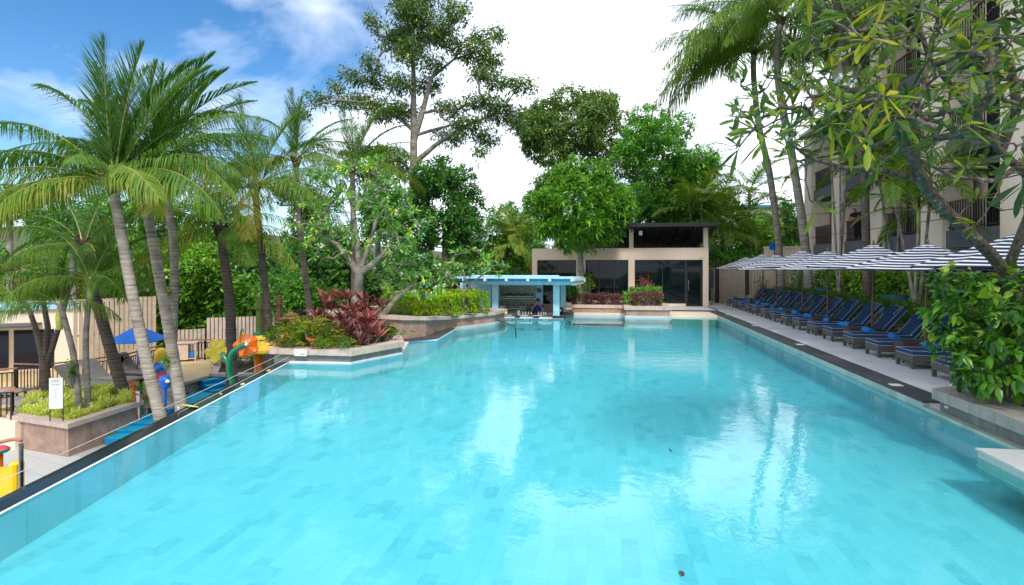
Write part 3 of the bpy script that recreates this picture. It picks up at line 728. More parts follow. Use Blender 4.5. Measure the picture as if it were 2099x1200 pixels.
b.add([(*off(a0,.34),WZ-.012),(*off(a1,.34),WZ-.012),(*off(a1,.34),LZ),(*off(a0,.34),LZ)], [(0,1,2,3)])
struct('overflow_weir', b, M['granite_wet'])

# right deck, coping, ground
DECKX = 5.50
b = MB(); b.box((XR+.0,9.99,-.035),(DECKX,YF+.45,.004)); struct('pool_coping', b, M['granite'])
b = MB(); b.box((2.95,YF,-.03),(XR+.0,YF+.45,.0)); struct('far_coping', b, M['granite'])
b = MB(); b.box((DECKX,YN,-.3),(12.6,36.3,0)); struct('pool_deck', b, M['deck'])
b = MB()
S_ = 34; gx = np.concatenate([[-400,-200,-110], np.linspace(-70,60,40), [100,200,400]]); gy = np.concatenate([[-200,-60], np.linspace(-25,110,44), [160,260,500]])
def gz(x,y):
    z = LZ-.02
    if y > 44: z += min(1,(y-44)/40)*7.5
    if x < -34: z += min(1,(-34-x)/40)*5
    if x > 8 or y > 37: z = max(z, -.4) if x > -3 else z
    if x > 13.5: z = max(z, -.1)
    return z
vs = [(x,y,gz(x,y)+(math.sin(x*.7)*math.cos(y*.5)*.12 if y > 44 else 0)) for y in gy for x in gx]; W_ = len(gx)
b.add(vs, [(j*W_+i, j*W_+i+1, (j+1)*W_+i+1, (j+1)*W_+i) for j in range(len(gy)-1) for i in range(len(gx)-1)
     if not (gy[j] < 37 and gy[j+1] > -8 and gx[i] < 13.5 and gx[i+1] > -3)])
struct('ground', b, M['ground'])
b = MB(); b.box((-6.6,26.6+.0,-3.2),(12.6,38,-.05)); struct('pavilion_platform', b, M['beige'])
b = MB(); b.prism([(-4.35,24.9),(-4.35,27),(-9,27),(-9,12.9),(-7.6,12.9),(-6.1,12.6),(-5.4,14.2),(-6,16.4),(-5.3,17.1),(-5.4,20.2),(-4.6,22.4)], -3.2, -.75); struct('garden_fill', b, M['soil'])

# lower level at the left: terrace, sunken children's area
b = MB(); b.prism([(-60,-6),(-60,60),(-9.2,60),(-9.2,14),tuple(off(pA,.33)),tuple(off(pS,.33))], LZ-.6, LZ); struct('lower_ground', b, M['lowdeck'])
q = [G(20,850,-2.08)[:2], G(140,868,-2.08)[:2], G(290,822,-2.08)[:2], G(345,787,-2.25)[:2], G(408,775,-2.35)[:2], G(475,765,-2.35)[:2], G(560,752,-2.35)[:2], G(560,720,-2.35)[:2]]
terr = [tuple(G(-200,850,TZ)[:2]), tuple(G(40,832,-2.08)[:2]), tuple(G(160,832,-2.08)[:2]), tuple(G(268,806,-2.08)[:2]), tuple(q[3]), tuple(q[4]), tuple(q[5]), tuple(q[6]), (-9.3,26), (-9.3,44), (-60,44), (-60,16)]
b = MB(); b.prism(terr, LZ-.3, TZ); struct('terrace', b, M['sandy'])

def W(px,py,z): return G(px,py,z)
def poly_wall(b, pts, z0, z1, th, mi=0):
    for i in range(len(pts)-1):
        p, q_ = np.array(pts[i],float)[:2], np.array(pts[i+1],float)[:2]; d = (q_-p)/np.linalg.norm(q_-p); o_ = np.array([-d[1],d[0]])*th
        e = d*abs(th)*.0
        b.hull([(*(p-e),z0),(*(q_+e),z0),(*(q_+e+o_),z0),(*(p-e+o_),z0)], [(*(p-e),z1),(*(q_+e),z1),(*(q_+e+o_),z1),(*(p-e+o_),z1)], mi)
def poly_off(pts, k, closed=False):
    """outline moved outward by k (for counter-clockwise outlines: positive grows)"""
    pts = [np.array(p,float)[:2] for p in pts]; n = len(pts); out_ = []
    for i in range(n):
        a, c, e = pts[i-1] if (closed or i > 0) else None, pts[i], pts[(i+1)%n] if (closed or i < n-1) else None
        ns = []
        if a is not None: d = (c-a)/np.linalg.norm(c-a); ns.append(np.array([d[1],-d[0]]))
        if e is not None: d = (e-c)/np.linalg.norm(e-c); ns.append(np.array([d[1],-d[0]]))
        m = sum(ns); m = m/np.linalg.norm(m); m = m/max(.4, m@ns[0]); out_.append(c+m*k)
    return out_
def ccw(pts):
    s = sum(pts[i][0]*pts[(i+1)%len(pts)][1]-pts[(i+1)%len(pts)][0]*pts[i][1] for i in range(len(pts)))
    return list(pts) if s > 0 else list(pts)[::-1]
def planter(name, label, pts, z0, zr, rh, over, mwall, mrim, rimw=.35, soil_drop=.08, z_soil=None):
    """walled bed on a closed outline with an overhanging stone rim"""
    pts = ccw([np.array(p,float)[:2] for p in pts]); c = sum(pts)/len(pts)
    t = thing(name, label, 'planter', (c[0],c[1],z0)); zr = np.array(zr, float)*np.ones(len(pts)); zb = zr-rh; z0 = z0*np.ones(len(pts))
    b = MB(); outer = [tuple(p) for p in pts]; inner = [tuple(p) for p in poly_off(pts, -.2, True)]; n = len(outer)
    def ringwall(b, o, i, z0, z1):
        vs = [(x,y,z0[j]) for j,(x,y) in enumerate(o)]+[(x,y,z1[j]) for j,(x,y) in enumerate(o)]+[(x,y,z0[j]) for j,(x,y) in enumerate(i)]+[(x,y,z1[j]) for j,(x,y) in enumerate(i)]
        fs = []
        for k in range(n):
            m = (k+1)%n
            fs += [(k,m,n+m,n+k), (2*n+m,2*n+k,3*n+k,3*n+m), (n+k,n+m,3*n+m,3*n+k), (m,k,2*n+k,2*n+m)]
        b.add(vs, fs)
    ringwall(b, outer, inner, z0, zb); b.build('wall', mwall, t, world=True)
    b = MB(); ringwall(b, [tuple(p) for p in poly_off(pts, over, True)], [tuple(p) for p in poly_off(pts, over-rimw, True)], zb+.001, zr); b.build('rim', mrim, t, world=True)
    b = MB(); s = poly_off(pts, over-rimw+.01, True); zs = zr-soil_drop; b.add([(x,y,zs[j]) for j,(x,y) in enumerate(s)], [tuple(range(n))]); b.build('soil', M['soil'], t, world=True)
    return t
# island planter with the red ti plants
PL1 = [np.array([-7.97,12.52]), B1, C1, np.array([-6.12,16.0]), np.array([-7.9,16.2])]
PL1 = [np.array([-7.97,12.56]), B1+np.array([-.02,.03]), C1+np.array([-.035,.02]), np.array([-6.14,16.0]), np.array([-7.9,16.2])]
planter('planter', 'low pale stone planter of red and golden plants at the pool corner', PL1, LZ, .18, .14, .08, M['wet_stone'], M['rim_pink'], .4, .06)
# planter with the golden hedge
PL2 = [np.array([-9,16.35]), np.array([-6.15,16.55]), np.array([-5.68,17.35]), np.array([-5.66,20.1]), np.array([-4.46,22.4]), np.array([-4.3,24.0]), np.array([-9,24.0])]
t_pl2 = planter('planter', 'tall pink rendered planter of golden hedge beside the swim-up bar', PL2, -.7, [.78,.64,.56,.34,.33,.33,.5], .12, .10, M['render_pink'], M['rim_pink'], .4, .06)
b = MB(); b.prism([tuple(D1), tuple(E1), tuple(G1+np.array([.0,-.1])), (-6.2,20.2), (-6.5,16.9), (-9,16.7), (-9,16.3)], WZ+.031, WZ+.07); struct('planter_ledge', b, M['granite'])
b = MB(); poly_wall(b, [G1+np.array([.02,-.02]), H1+np.array([.02,-.02])], WZ-.3, WZ+.06, .25); struct('white_ledge', b, M['marble'])
# right planter by the near edge of the deck
PL3 = [(XR+.12,-3), (XR+.12,9.75), (XR+.55,10.0), (12.0,10.0), (12.0,-3)]
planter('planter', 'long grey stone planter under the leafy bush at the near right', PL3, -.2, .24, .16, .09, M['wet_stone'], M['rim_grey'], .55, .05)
b = MB(); b.box((XR-.006,YN,WZ-.05),(XR+.118,9.985,-.095)); struct('tile_ledge', b, M['waterline'])
b = MB(); b.box((4.42,-3,-.06),(XR-.004,7.62,-.035)); o = MB(); o.box((4.44,-3,-.30),(XR-.006,7.6,-.061)); 
struct('marble_step', b, M['marble']); struct('step_side_tiling', o, M['waterline'])
# low beds along the far end
planter('planter', 'long low pink planter of maroon plants in front of the pavilion windows', [(-1.55,27.4),(1.15,27.4),(1.15,31.2),(-1.55,31.2)], -.05, .32, .14, .06, M['render_pink'], M['rim_pink'], .4)
planter('planter', 'small square pink planter standing forward into the far end of the pool', [(.95,26.25),(2.9,26.25),(2.9,28.9),(.95,28.9)], -.05, .36, .16, .08, M['render_pink'], M['rim_pink'], .35)
b = MB(); b.box((BXR+.25,26.594,-.5),(.89,27.39,WZ+.088)); b.box((.894,25.994,-.5),(2.956,28.9,WZ+.085)); b.box((2.96,28.1,WZ-.1),(3.9,28.69,WZ+.03)); struct('white_far_ledge', b, M['marble'])
b = MB(); b.box((2.95,YF+.45,-.06),(DECKX+.1,32.0,.0)); struct('far_deck', b, M['deck'])

# terrace planter at the left, with steps
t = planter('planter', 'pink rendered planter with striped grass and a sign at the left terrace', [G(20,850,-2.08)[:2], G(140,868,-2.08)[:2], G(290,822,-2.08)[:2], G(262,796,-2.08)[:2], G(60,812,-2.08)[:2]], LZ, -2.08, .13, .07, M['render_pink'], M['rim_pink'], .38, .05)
b = MB(); tw = [q[2]+np.array([-.15,.1]), q[3], q[4]]
poly_wall(b, tw, LZ, TZ-.0, -.22); o = b
t = thing('retaining_wall', 'pink rendered retaining wall behind the leaning palm trunks', 'wall', (*tw[1],LZ)); b.build('wall', M['render_pink'], t, world=True)
b = MB(); poly_wall(b, tw, TZ+.001, TZ+.11, -.42); b.build('rim', M['rim_pink'], t, world=True)
sL, sR = G(408,779,TZ), G(470,769,TZ); su = (sR-sL)[:2]; sw = np.linalg.norm(su); su /= sw; sv = np.array([su[1],-su[0]])
t = thing('steps', 'broad blue and cyan painted steps down from the terrace', 'steps', (*sL[:2],LZ)); b = MB(); b2 = MB()
for k in range(4):
    z = TZ-.03-.16*k; a_ = sL[:2]+sv*.34*k; e_ = a_+su*(sw+.12*k)
    b.hull([(*a_,LZ),(*(a_+sv*.34),LZ),(*(e_+sv*.34),LZ),(*e_,LZ)], [(*a_,z),(*(a_+sv*.34),z),(*(e_+sv*.34),z),(*e_,z)])
    b2.hull([(*a_,z+.001),(*(a_+sv*.35),z+.001),(*(e_+sv*.35),z+.001),(*e_,z+.001)], [(*a_,z+.02),(*(a_+sv*.35),z+.02),(*(e_+sv*.35),z+.02),(*e_,z+.02)])
b.build('risers', M['step_blue'], t, world=True); b2.build('treads', M['step_cyan'], t, world=True)
b = MB(); kf = [tuple(off(pNear+ul*4.2,.36)), tuple(off(pA,.36)), (-9.25,14.2), (-9.25,26), tuple(q[6]), tuple(q[5]), tuple(q[4]), tuple(q[3]), tuple(q[2])]
b.prism(kf, LZ+.001, LZ+.25); struct('splash_floor', b, M['step_cyan'])
t = thing('steps', 'narrow flight of blue block steps beside the terrace planter', 'steps', (*G(300,850,LZ+.3)[:2],LZ)); 
p0_, p1_ = G(352,822,-2.42)[:2], G(236,905,-2.9)[:2]; dv = (p1_-p0_)
b = MB(); b2 = MB(); px_ = np.array([dv[1],-dv[0]])/np.linalg.norm(dv)
for k in range(6):
    a_ = p0_+dv*k/6; e_ = p0_+dv*(k+1)/6; z = -2.40-.085*k
    for bb,z0,z1 in ((b,LZ,z),(b2,z+.001,z+.02)): bb.hull([(*(a_-px_*.5),z0),(*(e_-px_*.5),z0),(*(e_+px_*.3),z0),(*(a_+px_*.3),z0)],[(*(a_-px_*.5),z1),(*(e_-px_*.5),z1),(*(e_+px_*.3),z1),(*(a_+px_*.3),z1)])
b.build('risers', M['step_blue'], t, world=True); b2.build('treads', M['step_cyan'], t, world=True)
t = thing('low_wall', 'plain beige low wall left of the pink terrace planter', 'wall', (*G(0,915,LZ)[:2],LZ)); b = MB(); poly_wall(b, [G(-140,900,LZ), G(31,923,LZ)], LZ, -2.2, .2); b.build('wall', M['beige'], t, world=True)
# small bed behind the play flowers
t = planter('planter', 'low curved stone bed of clipped shrubs behind the water flowers', [G(432,766,-2.2)[:2], G(520,766,-2.2)[:2], G(600,756,-2.2)[:2], G(580,738,-2.2)[:2], G(448,738,-2.2)[:2]], LZ, -2.2, .12, .06, M['render_pink'], M['rim_pink'], .3)

# ================================================================== PAVILION
PY = 32.2; X0, X1 = -4.16, 5.62
t = thing('pavilion', 'beige poolside pavilion with dark glass front and black lean-to roof', 'building', (0,PY,0))
zp = 3.22
xa0,xa1 = XatY(1101,PY), XatY(1181,PY); xb0,xb1 = XatY(1200,PY), XatY(1288,PY); xc0,xc1 = XatY(1301,PY), XatY(1441,PY)
zt = zat(533,3,PY); zbA = .25
b = MB()
b.box((X0,PY,zt),(X1,PY+.35,zp))                                     # parapet band
for a_,c_ in ((X0,xa0),(xa1,xb0),(xb1,xc0),(xc1,X1)): b.box((a_,PY+.001,-.05),(c_,PY+.349,zt-.001))
for a_,c_ in ((xa0,xa1),(xb0,xb1),(xc0,XatY(1406,PY))): b.box((a_+.001,PY+.02,-.05),(c_-.001,PY+.34,.12))
b.box((X0,PY+.351,-.05),(X0+.3,PY+7,zp)); b.box((X1-.3,PY+.351,-.05),(X1,PY+7,zp)); b.box((X0,PY+7.001,-.05),(X1,PY+7.3,zp))
b.build('wall', M['beige'], t, world=True)
b = MB(); b.box((X0+.31,PY+.36,2.9),(X1-.31,PY+6.9,3.0)); b.build('roof_deck', M['hotel_grey'], t, world=True)
for px in (1294,1447):
    x = XatY(px,PY); MB().box((x-.12,PY+.002,zp+.001),(x+.12,PY+.24,4.32)).build('roof_post', M['beige'], t, world=True); MB().box((x-.1,PY+5.5,zp),(x+.1,PY+5.7,3.5)).build('roof_post', M['beige'], t, world=True)
xr0, xr1 = XatY(1185,31.4), XatY(1474,31.4)
m_, nt_, b_ = new_mat('corrugated_black'); tc_ = N(nt_,'ShaderNodeTexCoord'); w_ = N(nt_,'ShaderNodeTexWave', bands_direction='X', i_Scale=3.2); L(nt_,tc_.outputs['Object'],w_.inputs[0])
bp_ = N(nt_,'ShaderNodeBump', i_Strength=.8, i_Distance=.03); L(nt_,w_.outputs[1],bp_.inputs['Height']); L(nt_,bp_.outputs[0],b_.inputs['Normal']); b_.inputs['Base Color'].default_value = (.025,.025,.028,1); b_.inputs['Roughness'].default_value = .45
M['corr'] = m_
b = MB(); b.hull([(xr0,31.3,4.38),(xr1,31.3,4.46),(xr1-.1,PY+6.2,3.3),(xr0,PY+6.2,3.3)], [(xr0,31.3,4.44),(xr1,31.3,4.52),(xr1-.1,PY+6.2,3.36),(xr0,PY+6.2,3.36)])
rf = b.build('roof', M['corr'], t, world=True)
b = MB(); b.box((xr0,31.25,4.34),(xr1,31.298,4.55))
for k in range(9):
    x = xr0+.5+k*(xr1-xr0-.9)/8; b.bar((x,31.35,4.32),(x,PY+6.1,3.22),.06,.1)
b.build('fascia', M['black'], rf, world=True)
def window(parent, x0,x1,z0,z1,y,mull=(),name='window',fr=.05, transom=(), glass='glass_dark'):
    b = MB(); f_ = fr
    b.box((x0,y,z0),(x0+f_,y+.08,z1)); b.box((x1-f_,y,z0),(x1,y+.08,z1)); b.box((x0+f_,y+.001,z0),(x1-f_,y+.08,z0+f_)); b.box((x0+f_,y+.001,z1-f_),(x1-f_,y+.08,z1))
    for m in mull: b.box((m-f_/2,y+.003,z0+f_),(m+f_/2,y+.078,z1-f_))
    for z in transom: b.box((x0+f_,y+.005,z-f_/2),(x1-f_,y+.076,z+f_/2))
    w = b.build(name, M['black'], parent, world=True)
    MB().box((x0+f_*.5,y+.03,z0+f_*.5),(x1-f_*.5,y+.045,z1-f_*.5)).build('pane', M[glass], w, world=True)
    return w
window(t, xa0+.002,xa1-.002,.13,zt-.002,PY+.12,(xa0+(xa1-xa0)*.5,))
window(t, xb0+.002,xb1-.002,.13,zt-.002,PY+.12,(xb0+(xb1-xb0)*.33,xb0+(xb1-xb0)*.68))
xd0 = XatY(1406,PY)
window(t, xc0+.002,xd0-.002,.13,zt-.002,PY+.12,(xc0+(xd0-xc0)*.55,),transom=(2.2,))
dr = window(t, xd0,xc1-.002,-.04,2.12,PY+.12,(),'door',.11); 
b = MB(); x = xd0+.17; b.tube([(x,PY+.1,.85),(x-.02,PY+.04,1.0),(x-.02,PY+.04,1.25),(x,PY+.1,1.4)],.016,8); b.build('handle', M['steel'], dr, world=True)
window(t, xd0,xc1-.002,2.13,zt-.002,PY+.12,(),'window',.06)
b = MB(); b.box((XatY(1310,31.9),31.9,zat(479,2,31.9)-.1),(XatY(1310,31.9)+.18,31.98,zat(479,2,31.9)+.14)); b.box((XatY(1310,31.9)+.05,31.98,zat(479,2,31.9)),(XatY(1310,31.9)+.1,32.3,zat(479,2,31.9)+.05),0); b.build('floodlight', M['white'], t, world=True)
b = MB(); x = XatY(1437,32.1); b.tube([(x,32.2,2.75),(x,32.05,2.75),(x,31.95,2.72)],[.03,.05,.06],8); b.build('camera_housing', M['white'], t, world=True)
# electrics box beside the pavilion
t = thing('electrical_cabinet', 'grey electrical cabinet fixed to the right end of the pavilion', 'cabinet', (5.9,33.4,0)); b = MB(); b.box((5.63,33.2,.9),(6.1,33.5,2.1)).box((5.68,33.3,-.04),(5.76,33.38,.899)).box((5.96,33.3,-.04),(6.04,33.38,.899)); b.build('cabinet', M['greyfab'], t, world=True)
MB().box((5.66,33.17,.95),(6.07,33.199,2.05)).build('door', M['darkgrey'], t, world=True)

# ================================================================== SWIM-UP BAR
t = thing('swim_up_bar', 'pale blue swim-up bar with blue slatted canopy at the far water edge', 'building', (-2.8,BY,-.9))
bx0, bx1 = XatY(1006,BY+.1), XatY(1158,BY); 
b = MB()
zr0 = zat(574,-2,BY)
# back wall, side walls, floor, counter
bw0, bw1 = XatY(966,27.6), XatY(1146,27.6)
# structure parts
pl = []
for px,y in ((1012,BY-.05),(1139,BY-.05)):
    x = XatY(px,y); zt_ = zat(580,x,y); MB().box((x-.14,y+.33,WZ+.111),(x+.14,y+.6,zt_)).build('post', M['bluepaint'], t, world=True)
for px,y in ((948,27.2),(1154,27.2)):
    x = XatY(px,y); MB().box((x-.12,y,-.9),(x+.12,y+.24,zat(580,x,y))).build('post', M['bluepaint'], t, world=True)
c0, c1 = XatY(1014,BY), XatY(1160,BY)
b = MB(); b.box((c0-.0,BY+.0,WZ+.01),(c1,BY+.55,WZ+.11)); b.box((c1-.4,BY+.551,WZ+.01),(c1+.25,27.2,WZ+.11)); b.build('counter', M['granite'], t, world=True)
b = MB(); b.box((c0,BY+.02,-.95),(c1-.02,BY+.16,WZ+.009)); b.build('counter_wall', M['waterline'], t, world=True)
b = MB(); b.box((bw0,27.5,-.95),(bw1,27.7,1.75)); b.box((c0-.45,BY+.7,-.95),(c0-.3,27.49,1.6)); b.build('wall', M['bluepaint'], t, world=True)
b = MB(); b.box((bw0,BY+.17,-1.0),(c1-.4,27.49,-.951)); b.build('floor', M['hotel_grey'], t, world=True)
# shelves
s0, s1 = XatY(1022,27.3), XatY(1098,27.3)
b = MB(); b.box((s0,27.44,-.3),(s1,27.495,1.2)); b.build('shelf_back', M['mirror'], t, world=True)
for z in (.62,.12): MB().box((s0,27.2,z-.03),(s1,27.435,z)).build('shelf', M['white'], t, world=True)
b = MB(); b.box((s0,27.0,-.95),(s1,27.43,-.08)); b.build('back_counter', M['white'], t, world=True)
b = MB(); x0_ = XatY(1113,27.45); b.box((x0_,27.46,0.35),(x0_+.85,27.498,1.3)); b.build('service_window', M['glass_dark'], t, world=True)
b = MB(); b.box((x0_,27.44,-.4),(x0_+.85,27.497,.349)); b.build('panel', M['render_pink'], t, world=True)
b = MB(); x_ = XatY(1105,27.4); b.tube([(x_,27.42,1.0),(x_,27.49,1.0)],.12,14); b.build('clock', M['hotel_grey'], t, world=True, smooth=True)
# canopy
rx0, rx1 = XatY(935,BY-.6), XatY(1176,BY-.6); rz = zat(576,-2,BY-.6)
b = MB()
b.box((XatY(1008,BY)-1.2,BY-.02,rz-.20),(XatY(1180,BY),BY+.1,rz-.03)); b.box((rx0,27.5,rz-.12),(rx1+.4,27.6,rz-.02))
b.build('beam', M['bluepaint'], t, world=True)
MB().box((rx0,BY-.66,rz+.085),(rx1+.02,BY-.5,rz+.19)).build('fascia', M['bluepaint'], t, world=True); MB().box((rx0+.05,BY-.3,rz-.025),(rx1,BY-.26,rz+.09)).build('blue_panel', M['blueroof'], t, world=True)
b = MB(); b.hull([(rx0+.1,BY-.45,rz+.10),(rx1,BY-.45,rz+.10),(rx1+.3,28.0,rz+.10),(rx0+.1,28.0,rz+.10)],[(rx0+.1,BY-.45,rz+.13),(rx1,BY-.45,rz+.13),(rx1+.3,28.0,rz+.13),(rx0+.1,28.0,rz+.13)]); b.build('roof', M['bluepaint'], t, world=True)
for k in range(6):
    x = XatY(950,BY-.7)+k*(XatY(1172,BY-.7)-XatY(950,BY-.7))/5; MB().box((x-.05,BY-.7,rz-.02),(x+.05,28.0,rz+.084)).build('rafter', M['white'], t, world=True)
b = MB(); b.bar((rx1,BY-.6,rz+.06),(rx1+.35,27.9,rz+.02),.07,.12); b.bar((rx1-.05,BY-.3,rz-.16),(rx1+.3,27.9,rz-.16),.06,.10); b.build('edge_board', M['white'], t, world=True)
# bottles, two shelves
def bottle(name, label, x,y,z, h=.27, m='bottle', r=.036, group=None):
    t = thing(name, label, 'bottle', (x,y,z), 0, group)
    MB().lathe([(r,0),(r,h*.58),(r*.42,h*.76),(r*.36,h*.97),(r*.4,h)], n=8).build('glass', M[m], t, smooth=True)
    MB().box((-r*.8,-r*1.04,h*.15),(r*.8,-r*.7,h*.42)).build('bottle_label', M['white'] if m == 'bottle' else M['mirror'], t); return t
nb = [0]
first = {}
for sh,z,n,lab in ((0,.622,17,'dark spirit bottle on the upper shelf behind the bar'),(1,.122,9,'spirit bottle on the lower shelf behind the bar')):
    for k in range(n):
        x = s0+.12+(s1-s0-.25)*(k+.5)/n+rng.normal()*.012
        if sh not in first: o = first[sh] = bottle('bottle', lab, x,27.31,z, .3 if sh == 0 else .26, 'bottle', group='bottles on the %s bar shelf' % ('upper','lower')[sh])
        else: o = copy_tree(first[sh])
        o.location = (x,27.31+rng.normal()*.02,z); sc = rng.uniform(.8,1.05); o.scale = (sc*rng.uniform(.9,1.3),sc,sc)
# things on the counter
tz = WZ+.11
for k,px in enumerate((1072,1077,1083,1089,1104,1109,1114,1118)):
    x = XatY(px,BY+.35)
    if k == 0: c_ = bottle('bottle', 'small clear bottle with a dark base on the black bar counter', x,BY+.35,tz,.17,'bottle_w',.03,'small bottles on the bar counter')
    else: o = copy_tree(c_); o.location = (x,BY+.35+.02*(k%3),tz)
x = XatY(1036,BY+.4); b = MB()
for k in range(6): b.ball((x+.05*(k%3)-.05,BY+.4+.05*(k//3),tz+.055+.03*(k//3)),.045,8)
tag(b.build('fruit_pile', M['play_yel'], None, smooth='all'), 'pile of yellow fruit at the left end of the bar counter', 'fruit')
t2 = thing('cash_register', 'dark cash register screen on the bar counter beside the barman', 'cash register', (XatY(1088,26.2),26.2,-.3)); MB().box((-.2,-.02,.28),(.2,.02,.58)).box((-.04,-.01,.0),(.04,.03,.28)).build('screen', M['black'], t2); MB().box((-.22,-.15,-.05),(.22,.15,0)).build('base', M['darkgrey'], t2)
t2 = thing('ice_bucket', 'clear jug stand on the bar counter between fruit and bottles', 'jug', (XatY(1063,BY+.42),BY+.42,tz)); MB().lathe([(.06,0),(.075,.2),(.08,.21),(.07,.2),(.055,.02)],n=12).build('jug', M['bottle_w'], t2, smooth=True); MB().tube([(.075,0,.17),(.13,0,.15),(.12,0,.07),(.07,0,.05)],.01,6).build('handle', M['steel'], t2)
t2 = thing('refrigerator', 'small white drinks refrigerator at the left of the bar shelves', 'refrigerator', (XatY(1024,26.6),26.6,-.95)); MB().box((-.25,-.25,0),(.25,.25,1.25),bev=.02).build('body', M['white'], t2); MB().box((.251,-.2,.1),(.27,.2,1.15)).build('door', M['steel'], t2)
t2 = thing('speaker', 'round black speaker on the right end of the bar counter', 'speaker', (XatY(1149,BY+.9),BY+.9,tz)); MB().ball((0,0,.18),(.14,.12,.18),12).build('body', M['black'], t2, smooth='all'); MB().tube([(0,-.12,.2),(0,-.135,.2)],.05,12).build('badge', M['white'], t2)
for k in range(4):
    x = XatY((1008,1043,1080,1119)[k],24.2)
    if k == 0:
        st = thing('bar_stool', 'white slab stool standing in the water before the bar', 'stool', (x,24.1,FZ), 0, 'white stools in the water at the bar')
        MB().box((-.28,-.2,.50),(.28,.2,.575),bev=.015).build('seat', M['marble'], st); MB().box((-.12,-.1,0),(.12,.1,.499)).build('pedestal', M['pooltile'], st)
    else: o = copy_tree(st); o.location = (x,24.1,FZ)
for k in range(3):
    x = XatY((1041,1074,1102)[k],BY+.15); o = MB().box((-.2,-.08,0),(.2,.08,.012)).build('menu_card', M['white'], None) if k == 0 else copy_tree(mc)
    if k == 0: mc = tag(o, 'white mat lying flat on the black bar counter', 'mat', 'white mats on the bar counter')
    o.location = (x,BY+.14,tz)
# pool handrail in the water
h0, h1 = G(1019,661,WZ), G(1056,670,WZ); t2 = thing('handrail', 'dark slanting handrail dipping into the water near the bar', 'handrail', (*h1[:2],FZ))
MB().tube([h0+np.array([0,0,.1]), h0*.5+h1*.5+np.array([0,0,.06]), h1, h1+np.array([.05,-.05,-.4])],.025,8).build('rail', M['darkgrey'], t2, world=True); MB().tube([h0+np.array([0,0,.1]), h0+np.array([-.05,0,-.5])],.025,8).build('post', M['darkgrey'], t2, world=True)

# ================================================================== HOTEL
t = thing('hotel', 'tall pale hotel block with balconies behind the right palms', 'building', (12,20,0))
HX = 12.0; D_ = 1.0; RX = HX+1.35
piers = [(4.9,6.3),(9.4,10.8),(13.9,15.3),(18.3,19.5),(22.5,23.9),(27.0,28.1),(31.2,32.5),(35.5,36.7)]
fl = [0.25,3.45,6.65,9.85,13.05,16.25]
for k,(y0,y1) in enumerate(piers):
    top = 10.0 if k >= 7 else 17.2
    b = MB(); zs_ = [-.3]+[z for z in (1.9,3.9,5.3,6.9,8.5,10.1,11.7,13.3,14.9) if z < top-.2]+[top]
    for j in range(len(zs_)-1):
        b.box((HX,y0,zs_[j]),(HX+D_,y1,zs_[j+1]-.03)); b.box((HX+.03,y0+.03,zs_[j+1]-.031),(HX+D_,y1-.03,zs_[j+1]+.001),1)
    b.build('pier', [M['hotel'],M['dark_wood']], t, world=True)
b = MB(); b.box((RX,-6,-.3),(RX+.3,32.2,17.2)); b.box((RX+.002,32.2,-.3),(RX+.298,36.6,10)); b.box((HX+1.0,36.0,-.3),(24,36.5,10)); b.box((RX+.3,32.0,10.0),(24,32.4,17.2)); b.build('wall', M['hotel'], t, world=True)
b = MB(); b.box((HX-1.0,-6,17.2),(26,33.6,17.6)); b.box((HX-.2,32.52,10.0),(24,37.0,10.25)); b.build('roof', M['hotel'], t, world=True)
b = MB(); bi = MB()
for k in range(len(piers)-1):
    y0, y1 = piers[k][1], piers[k+1][0]
    for j,z in enumerate(fl[1:]):
        if k == 6 and z > 9: continue
        # balcony: slab + grey parapet, black railing with brown rail, dark glass behind
        b = MB(); b.box((HX+.12,y0+.003,z-.62),(RX-.003,y1-.003,z)); b.build('balcony_slab', M['hotel_grey'], t, world=True)
        if y0 > 12 and z < 11:
            n_ = int((y1-y0)/.14); b = MB()
            for i in range(n_): yy = y0+.1+i*(y1-y0-.2)/(n_-1); b.box((HX+.2,yy-.012,z+.001),(HX+.23,yy+.012,z+1.0))
            b.box((HX+.19,y0+.01,z+.08),(HX+.24,y1-.01,z+.12)); ra = b.build('railing', M['black'], t, world=True)
            MB().box((HX+.17,y0+.005,z+1.001),(HX+.26,y1-.005,z+1.05)).build('handrail', M['wood'], ra, world=True)
        b = MB(); b.box((RX-.06,y0+.25,z+.02),(RX-.002,y1-.3,z+2.3)); wd_ = b.build('window', M['glass_dark'], t, world=True)
        MB().box((RX-.08,y0+.25+(y1-y0-.55)/2-.03,z+.02),(RX-.061,y0+.25+(y1-y0-.55)/2+.03,z+2.3)).box((RX-.08,y0+.2,z+2.301),(RX-.01,y1-.25,z+2.36)).build('frame', M['dark_wood'], wd_, world=True)
    b = MB(); b.box((HX+.3,y0+.002,-.3),(RX-.01,y1-.002,1.15)); b.build('plinth', M['hotel_grey'], t, world=True)
    b = MB(); b.box((RX-.05,y0+.01,1.16),(RX-.004,y1-.01,2.75)); b.build('window', M['glass_dark'], t, world=True)
